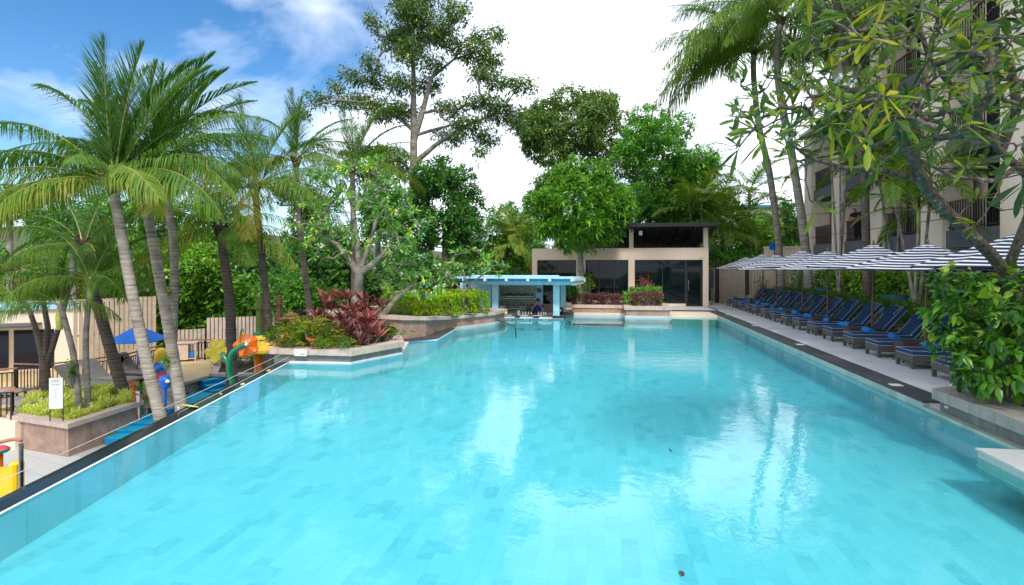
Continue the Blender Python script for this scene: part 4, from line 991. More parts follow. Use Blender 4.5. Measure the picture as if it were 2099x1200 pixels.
# walls and fences at the far right
t = thing('garden_wall', 'beige garden wall behind the far umbrellas', 'wall', (9,36.4,0)); x0_, x1_ = XatY(1567,37.2), HX+1
b = MB(); b.box((x0_,37.0,-.3),(x1_+3,37.3,zat(506,9,37.2)-.12)); b.build('wall', M['hotel'], t, world=True); MB().box((x0_-.05,36.95,zat(506,9,37.2)-.119),(x1_+3,37.35,zat(506,9,37.2))).build('coping', M['beige'], t, world=True)
def slat_fence(name, label, p, q_, z0, z1, sw=.13, gap=.02, m='fence', post=None, dash=True, thick=.03, step=None, rail=True):
    p = np.array(p,float); q_ = np.array(q_,float); d = q_-p; ln = np.linalg.norm(d); d /= ln; o_ = np.array([d[1],-d[0]])
    if (o_@-p) < 0: o_ = -o_
    t = thing(name, label, 'fence', (*((p+q_)/2),z0)); b = MB(); n_ = int(ln/(sw+gap))
    for i in range(n_):
        a_ = p+d*(i*(sw+gap)); e_ = a_+d*sw; zz = z1+(step(i/n_) if step else 0); jit = rng.normal()*.004
        b.hull([(*a_,z0),(*e_,z0),(*(e_+o_*thick),z0),(*(a_+o_*thick),z0)],[(*a_,zz+jit),(*e_,zz+jit),(*(e_+o_*thick),zz+jit),(*(a_+o_*thick),zz+jit)])
    b.build('slats', M[m], t, world=True)
    if rail:
        b = MB()
        for z in (z0+.25,(z0+z1)/2,z1-.2):
            b.hull([(*(p-o_*.06),z),(*(q_-o_*.06),z),(*(q_-o_*.005),z),(*(p-o_*.005),z)],[(*(p-o_*.06),z+.07),(*(q_-o_*.06),z+.07),(*(q_-o_*.005),z+.07),(*(p-o_*.005),z+.07)])
        b.build('rails', M['dark_wood'], t, world=True)
    if post:
        for u in post:
            c = p+d*ln*u+o_*.09; MB().box((c[0]-.1,c[1]-.06,z0),(c[0]+.1,c[1]+.06,z1+.45)).build('post', M['dark_wood'], t, world=True)
    return t
xf0, xf1 = XatY(1462,35.6), XatY(1712,35.6)
slat_fence('fence', 'upright cream slat fence with dark posts beyond the far loungers', (xf0,35.6),(xf1,35.6),-.05,zat(549,8,35.6),.15,.02,'fence',(.03,.28,.72))
b = MB(); b.box((XatY(1500,34.9),34.6,0),(XatY(1542,34.9),35.3,.42)); o = thing('planter', 'small cream planter box at the foot of the far fence', 'planter', (7,34.9,0)); b.build('wall', M['beige'], o, world=True); MB().box((XatY(1500,34.9)-.05,34.55,.421),(XatY(1542,34.9)+.05,35.3,.5)).build('rim', M['rim_pink'], o, world=True)

# ---------- left: fences, building, railings
f0, f1 = G(150,772,TZ)[:2], P(329,700,26.5)[:2]
f0 = P(150,760,23.5)[:2]
slat_fence('fence', 'tall cream slat fence behind the leaning palm at the left', f0, f1, TZ, zat(611,*((f0+f1)/2)), .15,.045,'fence',None)
g0, g1, g2 = P(345,735,27.5)[:2], P(424,730,28.5)[:2], P(690,715,31)[:2]
slat_fence('fence', 'lower pale pink slat fence right of the blue umbrella', g0, g1, TZ, zat(678,*g0), .14,.04,'fence_pink')
slat_fence('fence', 'stepped-up pale slat fence behind the water flowers', g1, g2, TZ, zat(652,*g1), .14,.04,'fence_pink', None)
g3 = P(800,700,31.5)[:2]
def railing(name, label, pts, ztop, zbot, gap=.13, rm='wood', pm='black', w=.06, posts=True):
    pts = [np.array(p,float)[:2] for p in pts]; t = thing(name, label, 'railing', (*pts[0],zbot)); b = MB(); r = MB()
    for i in range(len(pts)-1):
        p, q_ = pts[i], pts[i+1]; d = q_-p; ln = np.linalg.norm(d); n_ = max(2,int(ln/gap))
        for k in range(n_): c = p+d*k/n_; b.box((c[0]-.012,c[1]-.012,zbot+.06),(c[0]+.012,c[1]+.012,ztop-.12))
        for z in (zbot+.08,ztop-.14): b.bar((*p,z),(*q_,z),.03,.04)
        r.bar((*p,ztop),(*q_,ztop),w,.05)
        if posts:
            m = max(1,int(ln/1.6))
            for k in range(m+1): c = p+d*k/m; b.box((c[0]-.025,c[1]-.025,zbot),(c[0]+.025,c[1]+.025,ztop-.03))
    b.build('balusters', M[pm], t, world=True); r.build('handrail', M[rm], t, world=True); return t
zrl = -1.38
railing('railing', 'long dark baluster railing with brown handrail behind the terrace chairs', [G(30,746,zrl),G(90,748,zrl),G(250,729,zrl),G(334,707,zrl)], zrl, TZ)
railing('railing', 'dark railing in front of the pale pink fence', [G(345,698,zrl),G(420,697,zrl),G(540,697,zrl)], zrl, TZ)
railing('railing', 'short terracotta-topped railing at the far left behind the flat chairs', [G(-60,762,zrl),G(35,755,zrl)], zrl, TZ, rm='terracotta', w=.09)
railing('railing', 'nearest terracotta railing at the left picture edge', [G(-60,800,zrl),G(26,795,zrl),G(24,802,zrl)], zrl, TZ, rm='terracotta', w=.12)
# terrace building
t = thing('terrace_building', 'low beige building with dark windows at the far left', 'building', (-26,20,TZ))
w0, w1 = P(-130,750,23.0)[:2], P(178,750,25.2)[:2]; wd = (w1-w0); wl = np.linalg.norm(wd); wd /= wl; wn = np.array([-wd[1],wd[0]])
def wb(b, u0,u1,v0,v1,z0,z1):
    c = [w0+wd*u0+wn*v0, w0+wd*u1+wn*v0, w0+wd*u1+wn*v1, w0+wd*u0+wn*v1]; b.hull([(*p,z0) for p in c],[(*p,z1) for p in c])
zt2 = zat(632,*w1)
b = MB(); wb(b,0,wl,0,5,TZ,zt2); b.build('wall', M['hotel'], t, world=True)
b = MB(); wb(b,-.2,wl+.15,-.15,5.2,zt2+.001,zt2+.12); b.build('roof', M['blueroof'] if False else M['bluepaint'], t, world=True)
def uw(px):  # along-wall distance of a pixel
    k = (px-CX)/F; best = min(range(400), key=lambda i: abs(((w0+wd*i/400*wl)@RT[:2])/((w0+wd*i/400*wl)@FW[:2])-k)); return best/400*wl
for a_,c_ in ((-100,18),(29,111)):
    b = MB(); wb(b,uw(a_),uw(c_),-.03,-.002,TZ+.1,zat(672,*w1)); w_ = b.build('window', M['glass_blue'], t, world=True)
b = MB(); wb(b,-.2,uw(86),-1.6,-.001,zat(660,*w1)-.03,zat(660,*w1)+.05); b.build('awning', M['darkgrey'], t, world=True)
# orange house far behind
t = thing('orange_house', 'orange walled house showing between leaves beyond the terrace building', 'building', (*P(90,620,42)[:2],LZ)); c = P(90,620,42); 
b = MB(); b.box((c[0]-4,c[1],LZ),(c[0]+4.5,c[1]+5,zat(560,c[0],c[1]))); b.build('wall', M['orange_wall'], t, world=True)
b = MB(); b.box((c[0]-4.3,c[1]-.3,zat(560,c[0],c[1])+.001),(c[0]+4.8,c[1]+5.3,zat(552,c[0],c[1]))); b.build('roof', M['white'], t, world=True)
b = MB(); b.box((c[0]-2.2,c[1]-.05,zat(600,c[0],c[1])-.8),(c[0]-1.2,c[1]-.002,zat(600,c[0],c[1])+.3)).build('window', M['glass_blue'], t, world=True)
# turquoise roof far away behind the palms
t = thing('distant_building', 'far building with a turquoise roof edge showing above the trees', 'building', (*P(1575,425,75)[:2],0)); c = P(1575,423,75)
b = MB(); b.box((c[0]-3.2,c[1],-1),(c[0]+3.0,c[1]+4,c[2]-.2)); b.build('wall', M['greyfab'], t, world=True); b = MB(); b.box((c[0]-3.6,c[1]-.4,c[2]-.199),(c[0]+3.4,c[1]+4.4,c[2]+.15)); b.build('roof', M['teal'], t, world=True)
# ================================================================== LOUNGERS, UMBRELLAS, TABLES
def drift(y): return .018*(y-13)
ORD = ['nearest','second','third','fourth','fifth','sixth','seventh','eighth','ninth','tenth','eleventh','twelfth','thirteenth','fourteenth','fifteenth','sixteenth']
def make_lounger():
    """foot end at x=0, head toward +x, width along y"""
    t = thing('sun_lounger', 'x', 'sun lounger', (0,0,0), 0, 'wicker sun loungers along the right pool edge')
    w = .34
    b = MB(); b.box((0,-w,.14),(1.98,w,.30),bev=.012); b.build('frame', M['wicker'], t)
    for x in (.0,1.28,1.9):
        for s in (-1,1):
            lg = MB().box((x+.002,s*w-.035*s-.033,.012),(x+.07,s*w-.035*s+.033,.139)).build('leg', M['wicker'], t); MB().box((x+.012,s*w-.035*s-.024,0),(x+.06,s*w-.035*s+.024,.0119)).build('foot_cap', M['steel'], lg)
    b = MB(); b.box((.0,-w+.01,.301),(1.42,w-.01,.385),bev=.025); b.build('mattress', M['seablue'], t, smooth=True)
    a = R(49); c, s_ = math.cos(a), math.sin(a)
    def rp(u, v): return (1.40+u*c-v*s_, .33+u*s_+v*c)
    b = MB(); ln = .84; prof = [(0,-.03),(ln*.97,-.05),(ln,-.03),(ln,.055),(ln-.03,.075),(.05,.06),(0,.04)]
    b.hull([(rp(u,v)[0],-w+.01,rp(u,v)[1]) for u,v in prof], [(rp(u,v)[0],w-.01,rp(u,v)[1]) for u,v in prof]); b.build('backrest', M['seablue'], t)
    b = MB(); prof = [(.5,.078),(.51,.125),(.55,.145),(.80,.135),(.835,.11),(.84,.078)]
    b.hull([(rp(u,v)[0],-w+.03,rp(u,v)[1]) for u,v in prof], [(rp(u,v)[0],w-.03,rp(u,v)[1]) for u,v in prof]); b.build('pillow', M['seablue'], t)
    b = MB()
    for z in (.388,.302): b.tube([(1.4,-w+.005,z),(.02,-w+.005,z),(.004,-w+.02,z),(.004,w-.02,z),(.02,w-.005,z),(1.4,w-.005,z)],.0045,5)
    for v in (.078,-.045):
        b.tube([(*[rp(0,v)[0]],-w+.008,rp(0,v)[1]),(rp(ln,v)[0],-w+.008,rp(ln,v)[1]),(rp(ln,v)[0],w-.008,rp(ln,v)[1]),(rp(0,v)[0],w-.008,rp(0,v)[1])],.006,5)
    v = .14; b.tube([(rp(.5,.08)[0],-w+.028,rp(.5,.08)[1]),(rp(.54,v)[0],-w+.028,rp(.54,v)[1]),(rp(.83,.12)[0],-w+.028,rp(.83,.12)[1]),(rp(.83,.12)[0],w-.028,rp(.83,.12)[1])],.005,5)
    b.build('piping', M['piping'], t)
    for s in (-1,1): b = MB(); b.bar((1.9,s*.27,.25),(rp(.62,-.05)[0],s*.27,rp(.62,-.05)[1]),.03,.03); b.bar((1.44,s*.28,.30),(rp(.8,-.06)[0],s*.28,rp(.8,-.06)[1]),.03,.03); b.build('back_support', M['wicker'], t)
    return t
def make_towel(kind):
    b = MB()
    if kind == 0:
        n = 20; pts = []
        for k in range(64):
            u = k/63; r = .022+.058*u; w_ = u*2*PI*3.0; pts.append((r*math.cos(w_), r*math.sin(w_)+.085))
        for k in range(len(pts)-1):
            (x0,z0),(x1,z1) = pts[k],pts[k+1]; dx, dz = -(z1-z0), (x1-x0); l_ = math.hypot(dx,dz)+1e-6; dx*= .010/l_; dz*= .010/l_
            b.hull([(x0,-.19,z0),(x1,-.19,z1),(x1-dx,-.19,z1-dz),(x0-dx,-.19,z0-dz)],[(x0,.19,z0),(x1,.19,z1),(x1-dx,.19,z1-dz),(x0-dx,.19,z0-dz)])
        b.tube([(0,-.182,.085),(0,.182,.085)],.06,14)
    else:
        b.tube([(-.02,-.21,.07),(.0,-.16,.08),(.01,0,.085),(.0,.14,.08),(.02,.2,.06)],[.045,.078,.086,.08,.05],14); b.box((-.07,-.14,.0),(.10,.13,.05),bev=.02)
    return b.build('rolled_towel', M['towel'], None, smooth='all' if kind else True)
def make_umbrella():
    t = thing('umbrella', 'x', 'umbrella', (0,0,0), 0, 'striped pool umbrellas')
    MB().tube([(0,0,.04),(0,0,2.72)],[.027,.024],12).build('pole', M['pole_wood'], t, smooth=True)
    b = MB(); b.lathe([(.26,0),(.26,.05),(.22,.07),(.05,.08),(.045,.3),(.03,.3)],n=20); b.build('base', M['darkgrey'], t, smooth=True)
    MB().lathe([(.03,0),(.045,.02),(.02,.05),(.035,.08),(.03,.11),(.008,.15),(.004,.16)],(0,0,2.70),12).build('finial', M['wood'], t, smooth=True)
    def canopy(b, r0, r1, z0, z1, n_, sag, flare, rings, thick=.008):
        # rings: stripe count; 8 panels each 6 wide, seams drawn taut, cloth sagging between
        cols = 48; sub = 5; m = rings*sub; vs = []
        for i in range(m+1):
            u = i/m; r = r0+(r1-r0)*u
            for k in range(cols):
                w_ = 2*PI*k/cols; ph = (k % 6)/6; sg = math.sin(PI*ph)
                rr = r*math.cos(PI/8)/math.cos(((w_+1e-9) % (PI/4))-PI/8)
                z = z0+(z1-z0)*(u**.97) - sag*sg*u*(1.0-.25*u) - (flare*sg*u**6)
                vs.append((rr*math.cos(w_), rr*math.sin(w_), z))
        fs = []; n0 = b.n; b.v.extend(vs); b.n += len(vs)
        for i in range(m):
            for k in range(cols): b.f.append((n0+i*cols+k, n0+i*cols+(k+1)%cols, n0+(i+1)*cols+(k+1)%cols, n0+(i+1)*cols+k)); b.m.append(0 if i % 10 < 6 else 1)
        # hanging hem
        return b
    b = MB(); canopy(b, .10, 1.68, 2.70, 2.10, 8, .03, -.02, 19); c_ = b.build('canopy', [M['navy'], M['whitecanvas']], t)
    b = MB(); canopy(b, .03, .34, 2.74, 2.60, 8, .012, .0, 5); b.build('vent', [M['navy'], M['whitecanvas']], c_)
    for k in range(8):
        w_ = 2*PI*k/8; cs, sn = math.cos(w_), math.sin(w_)
        rb = MB().bar((.03*cs,.03*sn,2.63),(1.63*cs,1.63*sn,2.08),.018,.025).build('rib', M['pole_wood'], t); MB().bar((.04*cs,.04*sn,2.10),(.75*cs,.75*sn,2.375),.016,.02).build('strut', M['pole_wood'], rb)
    MB().lathe([(.05,0),(.05,.08)],(0,0,2.06),12).build('hub', M['pole_wood'], t, smooth=True)
    return t
def make_table():
    t = thing('side_table', 'x', 'side table', (0,0,0), 0, 'brown wicker side tables')
    MB().box((-.62,-.23,.44),(.24,.23,.475),bev=.01).build('table_top', M['wicker_b'], t)
    b = MB(); b.hull([(-.58,-.2,.09),(.2,-.2,.09),(.2,.2,.09),(-.58,.2,.09)],[(-.61,-.22,.439),(.23,-.22,.439),(.23,.22,.439),(-.61,.22,.439)]); b.build('body', M['wicker_b'], t)
    for x,sx in ((-.56,-1),(.18,1)):
        for s in (-1,1): MB().bar((x,s*.19,.12),(x+sx*.05,s*.22,0),.035,.035).build('leg', M['wicker_b'], t)
    return t
L0 = make_lounger(); U0 = make_umbrella(); T0 = make_table(); W0 = make_towel(0); W1 = make_towel(1)
used = set()
def inst(o):
    if o.name in used: return copy_tree(o)
    used.add(o.name); return o
nl2 = 0; pole_y = [11.15+2.95*k for k in range(8)]
for k,yp in enumerate(pole_y):
    x = 7.2+drift(yp)
    o = inst(U0); o.location = (x+.06*(-1)**k,yp,.0); o.scale = (1,1,1+.018*(-1)**k); o.rotation_euler = (R(rng.normal()*.6), R(1.2 if k == 1 else rng.normal()*.6), R(22.5+rng.normal()*6))
    o['label'] = '%s of the navy and white striped umbrellas counted from the near end' % ORD[k]
    o = inst(T0); o.location = (x+.0,yp,0); o['label'] = 'brown wicker side table round the pole of the %s striped umbrella' % ORD[k]
    for s in (-1,1):
        y = yp+s*.76; o = inst(L0); fx = 6.36+drift(y)+rng.normal()*.015
        o.location = (fx,y,0); o.rotation_euler = (0,0,R(rng.normal()*.7)); o['label'] = 'blue cushioned grey wicker lounger, %s from the near end of the row' % ORD[nl2]
        kind = 1 if nl2 in (2,) or rng.random() < .3 else 0
        src = (W0,W1)[kind]; o = inst(src); o.location = (fx+.42+rng.uniform(-.05,.1), y+(.02 if s > 0 else -.02), .386)
        o.rotation_euler = (0,0,R(rng.uniform(-15,15)+(0 if s < 0 else 35*rng.random())))
        tag(o, 'bright blue %s towel on the %s lounger of the row' % (('tightly rolled','loosely folded')[kind], ORD[nl2]), 'towel', 'blue towels on the loungers'); nl2 += 1

# skimmer lids on the coping
for k,(px,py) in enumerate(((1492,645),(1546,668),(1640,707),(1836,790))):
    p = G(px,py,.004); o = MB().box((-.09,-.09,.001),(.09,.09,.012)).build('drain_lid', M['white'], None) if k == 0 else dl.copy()
    if k == 0: dl = o
    else: col.objects.link(o)
    o.location = (p[0],p[1],.004); tag(o, 'white square lid in the dark coping, %s of four from the far end' % ORD[k].replace('nearest','first'), 'drain lid', 'white lids in the coping')

# teal chairs behind the hedge
def tealchair(p, rz, label):
    t = thing('wicker_chair', label, 'chair', p, rz)
    MB().lathe([(.1,0),(.28,.02),(.3,.3),(.33,.4),(.3,.42)],n=14).build('seat', M['teal'], t, smooth=True)
    b = MB(); 
    for i in range(13):
        a0_ = R(-75+i*11.5); a1_ = R(-75+(i+1)*11.5); r0_, r1_ = .32, .46
        b.hull([(r0_*math.sin(a0_),r0_*math.cos(a0_),.3),(r0_*math.sin(a1_),r0_*math.cos(a1_),.3),((r0_+.03)*math.sin(a1_),(r0_+.03)*math.cos(a1_),.3),((r0_+.03)*math.sin(a0_),(r0_+.03)*math.cos(a0_),.3)],
               [(r1_*math.sin(a0_),r1_*math.cos(a0_),1.05),(r1_*math.sin(a1_),r1_*math.cos(a1_),1.05),((r1_+.03)*math.sin(a1_),(r1_+.03)*math.cos(a1_),1.05),((r1_+.03)*math.sin(a0_),(r1_+.03)*math.cos(a0_),1.05)])
    b.build('backrest', M['teal'], t); return t
p = P(1832,640,20.2); tealchair((p[0],p[1],.12), R(160), 'teal tub chair behind the hedge, nearer of the two')
p = P(1686,600,26.3); tealchair((p[0],p[1],.15), R(120), 'teal tub chair behind the hedge, farther of the two')
p = P(1808,625,19.8); t = thing('bird_figure', 'pale blue pedestal figure beside the nearer teal chair', 'figure', (p[0],p[1],.1))
MB().lathe([(.12,0),(.14,.1),(.06,.2),(.09,.45),(.12,.6),(.05,.72),(.08,.8),(.02,.88)],n=12).build('body', M['bluepaint'], t, smooth=True)
# blue sign on a post by the far palm
p = P(1588,506,33.5); t = thing('sign', 'small bright blue sign on a post above the far umbrellas', 'sign', (p[0],p[1],0)); MB().box((-.28,-.02,-.2),(.25,.02,.25)).build('board', M['play_blue'], t).location = (0,0,p[2]); MB().box((-.02,.021,0),(.02,.06,p[2]+.1)).build('post', M['dark_wood'], t)

# ---------------- left terrace furniture
def gchair():
    t = thing('terrace_lounger', 'x', 'sun lounger', (0,0,0), 0, 'grey sling loungers on the left terrace')
    b = MB(); b.box((0,-.3,.28),(1.25,.3,.34)); b.build('seat', M['greyfab'], t)
    b = MB(); a = R(48); prof = [(0,0),(.78,0),(.8,.03),(.78,.06),(0,.06)]
    b.hull([(-u*math.cos(a)-v*math.sin(a)*-1+.0,-.3,.28+u*math.sin(a)+v*math.cos(a)) for u,v in prof],[(-u*math.cos(a)+v*math.sin(a),.3,.28+u*math.sin(a)+v*math.cos(a)) for u,v in prof]); b.build('backrest', M['greyfab'], t)
    b = MB(); b.box((-.1,-.31,.2),(1.22,-.25,.279)); b.box((-.1,.25,.2),(1.22,.31,.279)); b.build('frame', M['darkgrey'], t)
    for x in (0,1.1):
        for s in (-1,1): MB().box((x,s*.28-.03,0),(x+.06,s*.28+.03,.199)).build('leg', M['darkgrey'], t)
    return t
g0_ = gchair()
for k,(px,py,d,rz,lab) in enumerate(((160,795,20.0,8,'grey sling lounger nearest the menu sign, back raised'),(207,780,21.0,2,'grey sling lounger between two thin palm trunks, back raised'),(268,770,22.5,-2,'grey sling lounger behind the dark leaning trunk, back raised'))):
    p = P(px,py,d); o = g0_ if k == 0 else copy_tree(g0_); o.location = (p[0],p[1],TZ); o.rotation_euler = (0,0,A+R(rz)-R(12)); o['label'] = lab; o.scale = (1.25,1.15,1.15)
def flatchair(px,py,d,rz,lab):
    p = P(px,py,d); t = thing('flat_lounger', lab, 'sun lounger', (p[0],p[1],TZ), A+R(rz)); b = MB(); b.box((-.9,-.3,.26),(.4,.3,.33)); b.build('seat', M['greyfab'], t); b = MB(); b.bar((.4,0,.3),(1.0,0,.45),.6,.06,mi=0); b.build('backrest', M['greyfab'], t); 
    for x in (-.8,.3):
        for s in (-1,1): MB().box((x,s*.26-.03,0),(x+.05,s*.26+.03,.259)).build('leg', M['darkgrey'], t)
flatchair(45,828,17.5,-20,'low flat grey lounger behind the pink planter, nearer one'); flatchair(20,812,19,-15,'low flat grey lounger by the terracotta railing, farther one')
# blue umbrella
p = P(282,667,22.5); t = thing('umbrella', 'blue square umbrella on the left terrace', 'umbrella', (p[0],p[1],TZ)); h = p[2]-TZ
MB().tube([(0,0,0),(0,0,h)],.03,8).build('pole', M['pole_wood'], t, smooth=True)
b = MB(); w_ = 1.13; zr_ = h-.62; cs = [(math.cos(R(a)+A)*w_*1.0, math.sin(R(a)+A)*w_*1.0, zr_) for a in (-40,50,140,230)]; cs = [(x*1.05,y*1.05,z) for x,y,z in cs]
b.add(cs+[(0,0,h),(0,0,h-.03)]+[(x,y,z-.02) for x,y,z in cs], [(0,1,4),(1,2,4),(2,3,4),(3,0,4),(7,6,5),(8,7,5),(9,8,5),(6,9,5),(0,6,7,1),(1,7,8,2),(2,8,9,3),(3,9,6,0)]); b.build('canopy', M['umb_blue'], t)
b = MB(); b.box((-.25,-.25,0),(.25,.25,.07)); b.build('base', M['darkgrey'], t)
for k,c in enumerate(cs): MB().bar((0,0,h-.05),(c[0],c[1],c[2]-.03),.02).build('rib', M['darkgrey'], t)
# cabinet
p = P(377,738,27.0); t = thing('storage_unit', 'cream open-sided storage unit against the far terrace railing', 'storage unit', (p[0],p[1],TZ), A+R(18))
MB().box((-.55,-.35,.08),(.25,.35,.85)).build('body', M['fence'], t); MB().box((-.6,-.4,.851),(.62,.4,.89)).build('top', M['rim_pink'], t); b = MB()
for x,y in ((.56,-.35),(.56,.33)): b.box((x-.03,y-.02,0),(x+.03,y+.03,.85))
b.box((.26,-.33,.12),(.53,.33,.15)); b.build('open_shelf', M['fence'], t); MB().box((.27,-.25,.16),(.5,.2,.45),bev=.04).build('folded_towels', M['towel'], t)
# inflatables
def blob(name, label, px,py,d,r,m,m2, rz=0, tilt=0):
    p = P(px,py,d); t = thing(name, label, 'pool float', (p[0],p[1],TZ), rz); z = max(p[2]-TZ, max(r)*.8); o = MB().ball((0,0,0), r, 16).build('body', M[m], t, smooth='all'); o.location = (0,0,z); o.rotation_euler = (tilt,0,0)
    o2 = MB().lathe([(r[0]*.45,0),(r[0]*.62,.05),(r[0]*.62,.1),(r[0]*.45,.14)],n=16).build('ring', M[m2], t, smooth='all'); o2.location = (0,-r[1]*.35,z+r[2]*.4); o2.rotation_euler = (tilt+.4,0,0)
blob('pool_float', 'yellow and clear inflatable float leaning by the railing', 333,733,22,(.30,.28,.42),'play_yel','bluepaint',0,.4)
blob('pool_float', 'deep blue inflatable float under the blue umbrella', 297,735,21,(.26,.25,.38),'play_blue','play_blue',0,.3)
blob('pool_float', 'flat blue float lying on the terrace by the leaning trunk', 330,757,20,(.5,.4,.10),'step_blue','play_blue',0,0)
blob('pool_float', 'small red float on the terrace beside the blue floats', 338,775,18.5,(.3,.2,.09),'red','red',0,0)
# lounge stone
p = P(122,808,19); tag(MB().ball((p[0],p[1],TZ+.22),(.2,.18,.28),12).build('garden_stone', M['darkgrey'], None, smooth='all'), 'rounded grey stone behind the menu sign', 'stone')
# sign on the left planter
p = P(115,838,15.4); t = thing('sign_board', 'white printed notice board on black legs in the striped grass', 'sign', (p[0],p[1],-2.13), A+R(12)); z0_ = zat(838,p[0],p[1])+2.13; z1_ = zat(775,p[0],p[1])+2.13; wv = .165
MB().box((-wv,-.01,z0_),(wv,.01,z1_)).build('board', M['white'], t)
b = MB(); b.box((-wv,.011,0),(-wv+.02,.03,z0_+.3)); b.box((wv-.02,.011,0),(wv,.03,z1_)); b.build('legs', M['black'], t)
b = MB(); H_ = z1_-z0_
for k,(u0,u1,v,h_) in enumerate(((-.2,.2,.955,.008),(-.6,.45,.90,.016),(-.7,.75,.86,.006))): b.box((u0*wv,-.012,z0_+v*H_),(u1*wv,-.0101,z0_+(v+h_)*H_))
for k in range(4): b.box(((-.55+.3*k)*wv,-.012,z0_+.77*H_),((-.42+.3*k)*wv,-.0101,z0_+.80*H_))
for k in range(9): b.box((-.32*wv,-.012,z0_+(.62-.045*k)*H_),((.3-.1*(k%3))*wv,-.0101,z0_+(.625-.045*k)*H_))
b.build('printed_text', M['hotel_grey'], t)
# barrier
p = G(278,868,-2.75); t = thing('barrier', 'white board with crossed red poles at the top of the block steps', 'barrier', (p[0],p[1],-2.8), A)
zz = zat(796,p[0],p[1])+2.8
MB().box((-.02,-.02,0),(.12,.02,zz-.1)).build('board', M['white'], t); b = MB(); b.bar((.10,-.04,.1),(-.05,-.04,zz+.25),.03); b.bar((-.10,-.04,zz-.12),(.12,-.04,zz-.2),.03); b.bar((-.2,.03,zz+.2),(.0,-.0,zz-.2),.025); b.build('poles', M['red'], t)
# drinking-fountain like blue spray head
p = P(338,800,14.6); zb_ = LZ+.25; t = thing('spray_post', 'blue round-headed water spray post between the two leaning trunks', 'water toy', (p[0],p[1],zb_), A); hc = zat(783,p[0],p[1])-zb_
MB().tube([(0,0,0),(0,0,hc-.1)],.045,12).build('post', M['play_blue'], t, smooth=True); MB().lathe([(.04,-.22),(.11,-.15),(.14,-.05),(.14,.08),(.11,.15),(.02,.18)],(0,0,hc),16).build('head', M['play_blue'], t, smooth='all'); MB().tube([(.1,-.08,.03+hc),(.17,-.1,.03+hc)],[.05,.035],10).build('nozzle', M['white'], t, smooth=True)
# water flowers
def curve(p, n=14):
    p = [np.array(x,float) for x in p]; cp = [p[0]]+p+[p[-1]]; o = []
    for i in range(1,len(cp)-2):
        for u in np.linspace(0,1,n,endpoint=False):
            a,b_,c,d = cp[i-1],cp[i],cp[i+1],cp[i+2]; o.append(.5*((2*b_)+(-a+c)*u+(2*a-5*b_+4*c-d)*u*u+(-a+3*b_-3*c+d)*u**3))
    return o+[p[-1]]
dF = 16.5; p = P(479,780,dF); foot = np.array([p[0],p[1],LZ+.25]); t = thing('water_flowers', 'green curved pipes carrying an orange and a yellow spray flower', 'water toy', foot)
stem = [foot, P(478,800,dF), P(470,760,dF), P(474,728,dF), P(490,713,dF), P(505,707,dF)]
MB().tube(curve(stem), [.085]*1+[.085]*(len(curve(stem))-2)+[.07], 14).build('main_pipe', M['play_gr'], t, world=True, smooth='all')
c2_ = curve([P(471,770,dF), P(468,748,dF+.05), P(460,733,dF+.1), P(455,724,dF+.15)]); MB().tube(c2_, [.07]*len(c2_), 12).build('side_pipe', M['play_gr'], t, world=True, smooth='all')
c3_ = curve([P(493,712,dF), P(492,690,dF), P(494,678,dF), P(498,675,dF), P(499,682,dF)]); MB().tube(c3_, [.016]*len(c3_), 8).build('thin_pipe', M['play_gr'], t, world=True, smooth='all')
def flower(ctr, ax, r, m, seed):
    """five-lobed ruffled plastic disc"""
    ax = np.array(ax,float); ax /= np.linalg.norm(ax); a = np.cross(ax,(0,0,1)); a /= np.linalg.norm(a); c = np.cross(a,ax); rings = 7; cols = 40; vs = []
    for s_ in (0,1):
        for i in range(rings+1):
            u = i/rings
            for k in range(cols):
                w_ = 2*PI*k/cols; rr = r*u*(1+.10*math.cos(5*w_+seed)*u); z = -.30*r*(1-(1-u)**2)+.12*r*math.sin(5*w_+seed+.6)*u*u+.05*r*math.cos(10*w_)*u + s_*.015
                vs.append(np.array(ctr)+a*rr*math.cos(w_)+c*rr*math.sin(w_)+ax*(z+.15*r))
    b = MB(); fs = []; off_ = (rings+1)*cols
    for s_ in (0,1):
        for i in range(rings):
            for k in range(cols):
                f_ = (s_*off_+i*cols+k, s_*off_+i*cols+(k+1)%cols, s_*off_+(i+1)*cols+(k+1)%cols, s_*off_+(i+1)*cols+k); fs.append(f_ if s_ == 0 else f_[::-1])
    for k in range(cols): fs.append((rings*cols+k, rings*cols+(k+1)%cols, off_+rings*cols+(k+1)%cols, off_+rings*cols+k))
    b.add(vs, fs); return b
fo = flower(P(504,708,dF), (.35,-.9,.1), .33, M['play_or'], .3).build('orange_flower', M['play_or'], t, world=True, smooth='all')
flower(P(441,718,dF+.25), (-.1,-1,.25), .36, M['olive_yel'], 1.6).build('yellow_flower', M['olive_yel'], t, world=True, smooth='all')
MB().ball(P(505,707,dF-.14),.05,10).build('spray_nozzle', M['white'], t, world=True, smooth='all')
# mushroom
dM = 17.6; p = P(530,740,dM); t = thing('water_mushroom', 'yellow mushroom shower on an orange stem behind the orange flower', 'water toy', (p[0],p[1],LZ+.25)); zc = zat(722,p[0],p[1])-LZ-.25
MB().tube([(0,0,0),(0,0,zc*.5),(0,0,zc)],[.17,.14,.13],12).build('stem', M['play_or'], t, smooth='all')
b = MB(); b.lathe([(.02,.52),(.10,.52),(.35,.36),(.56,.10),(.57,.02),(.50,-.02),(.1,.0)],(0,0,zc),10); b.build('cap', M['play_yel'], t)
MB().tube([(-.1,0,zc+.5),(-.1,0,zc+.56),(.05,0,zc+.6)],.07,8).build('top_valve', M['play_gr'], t, smooth=True)
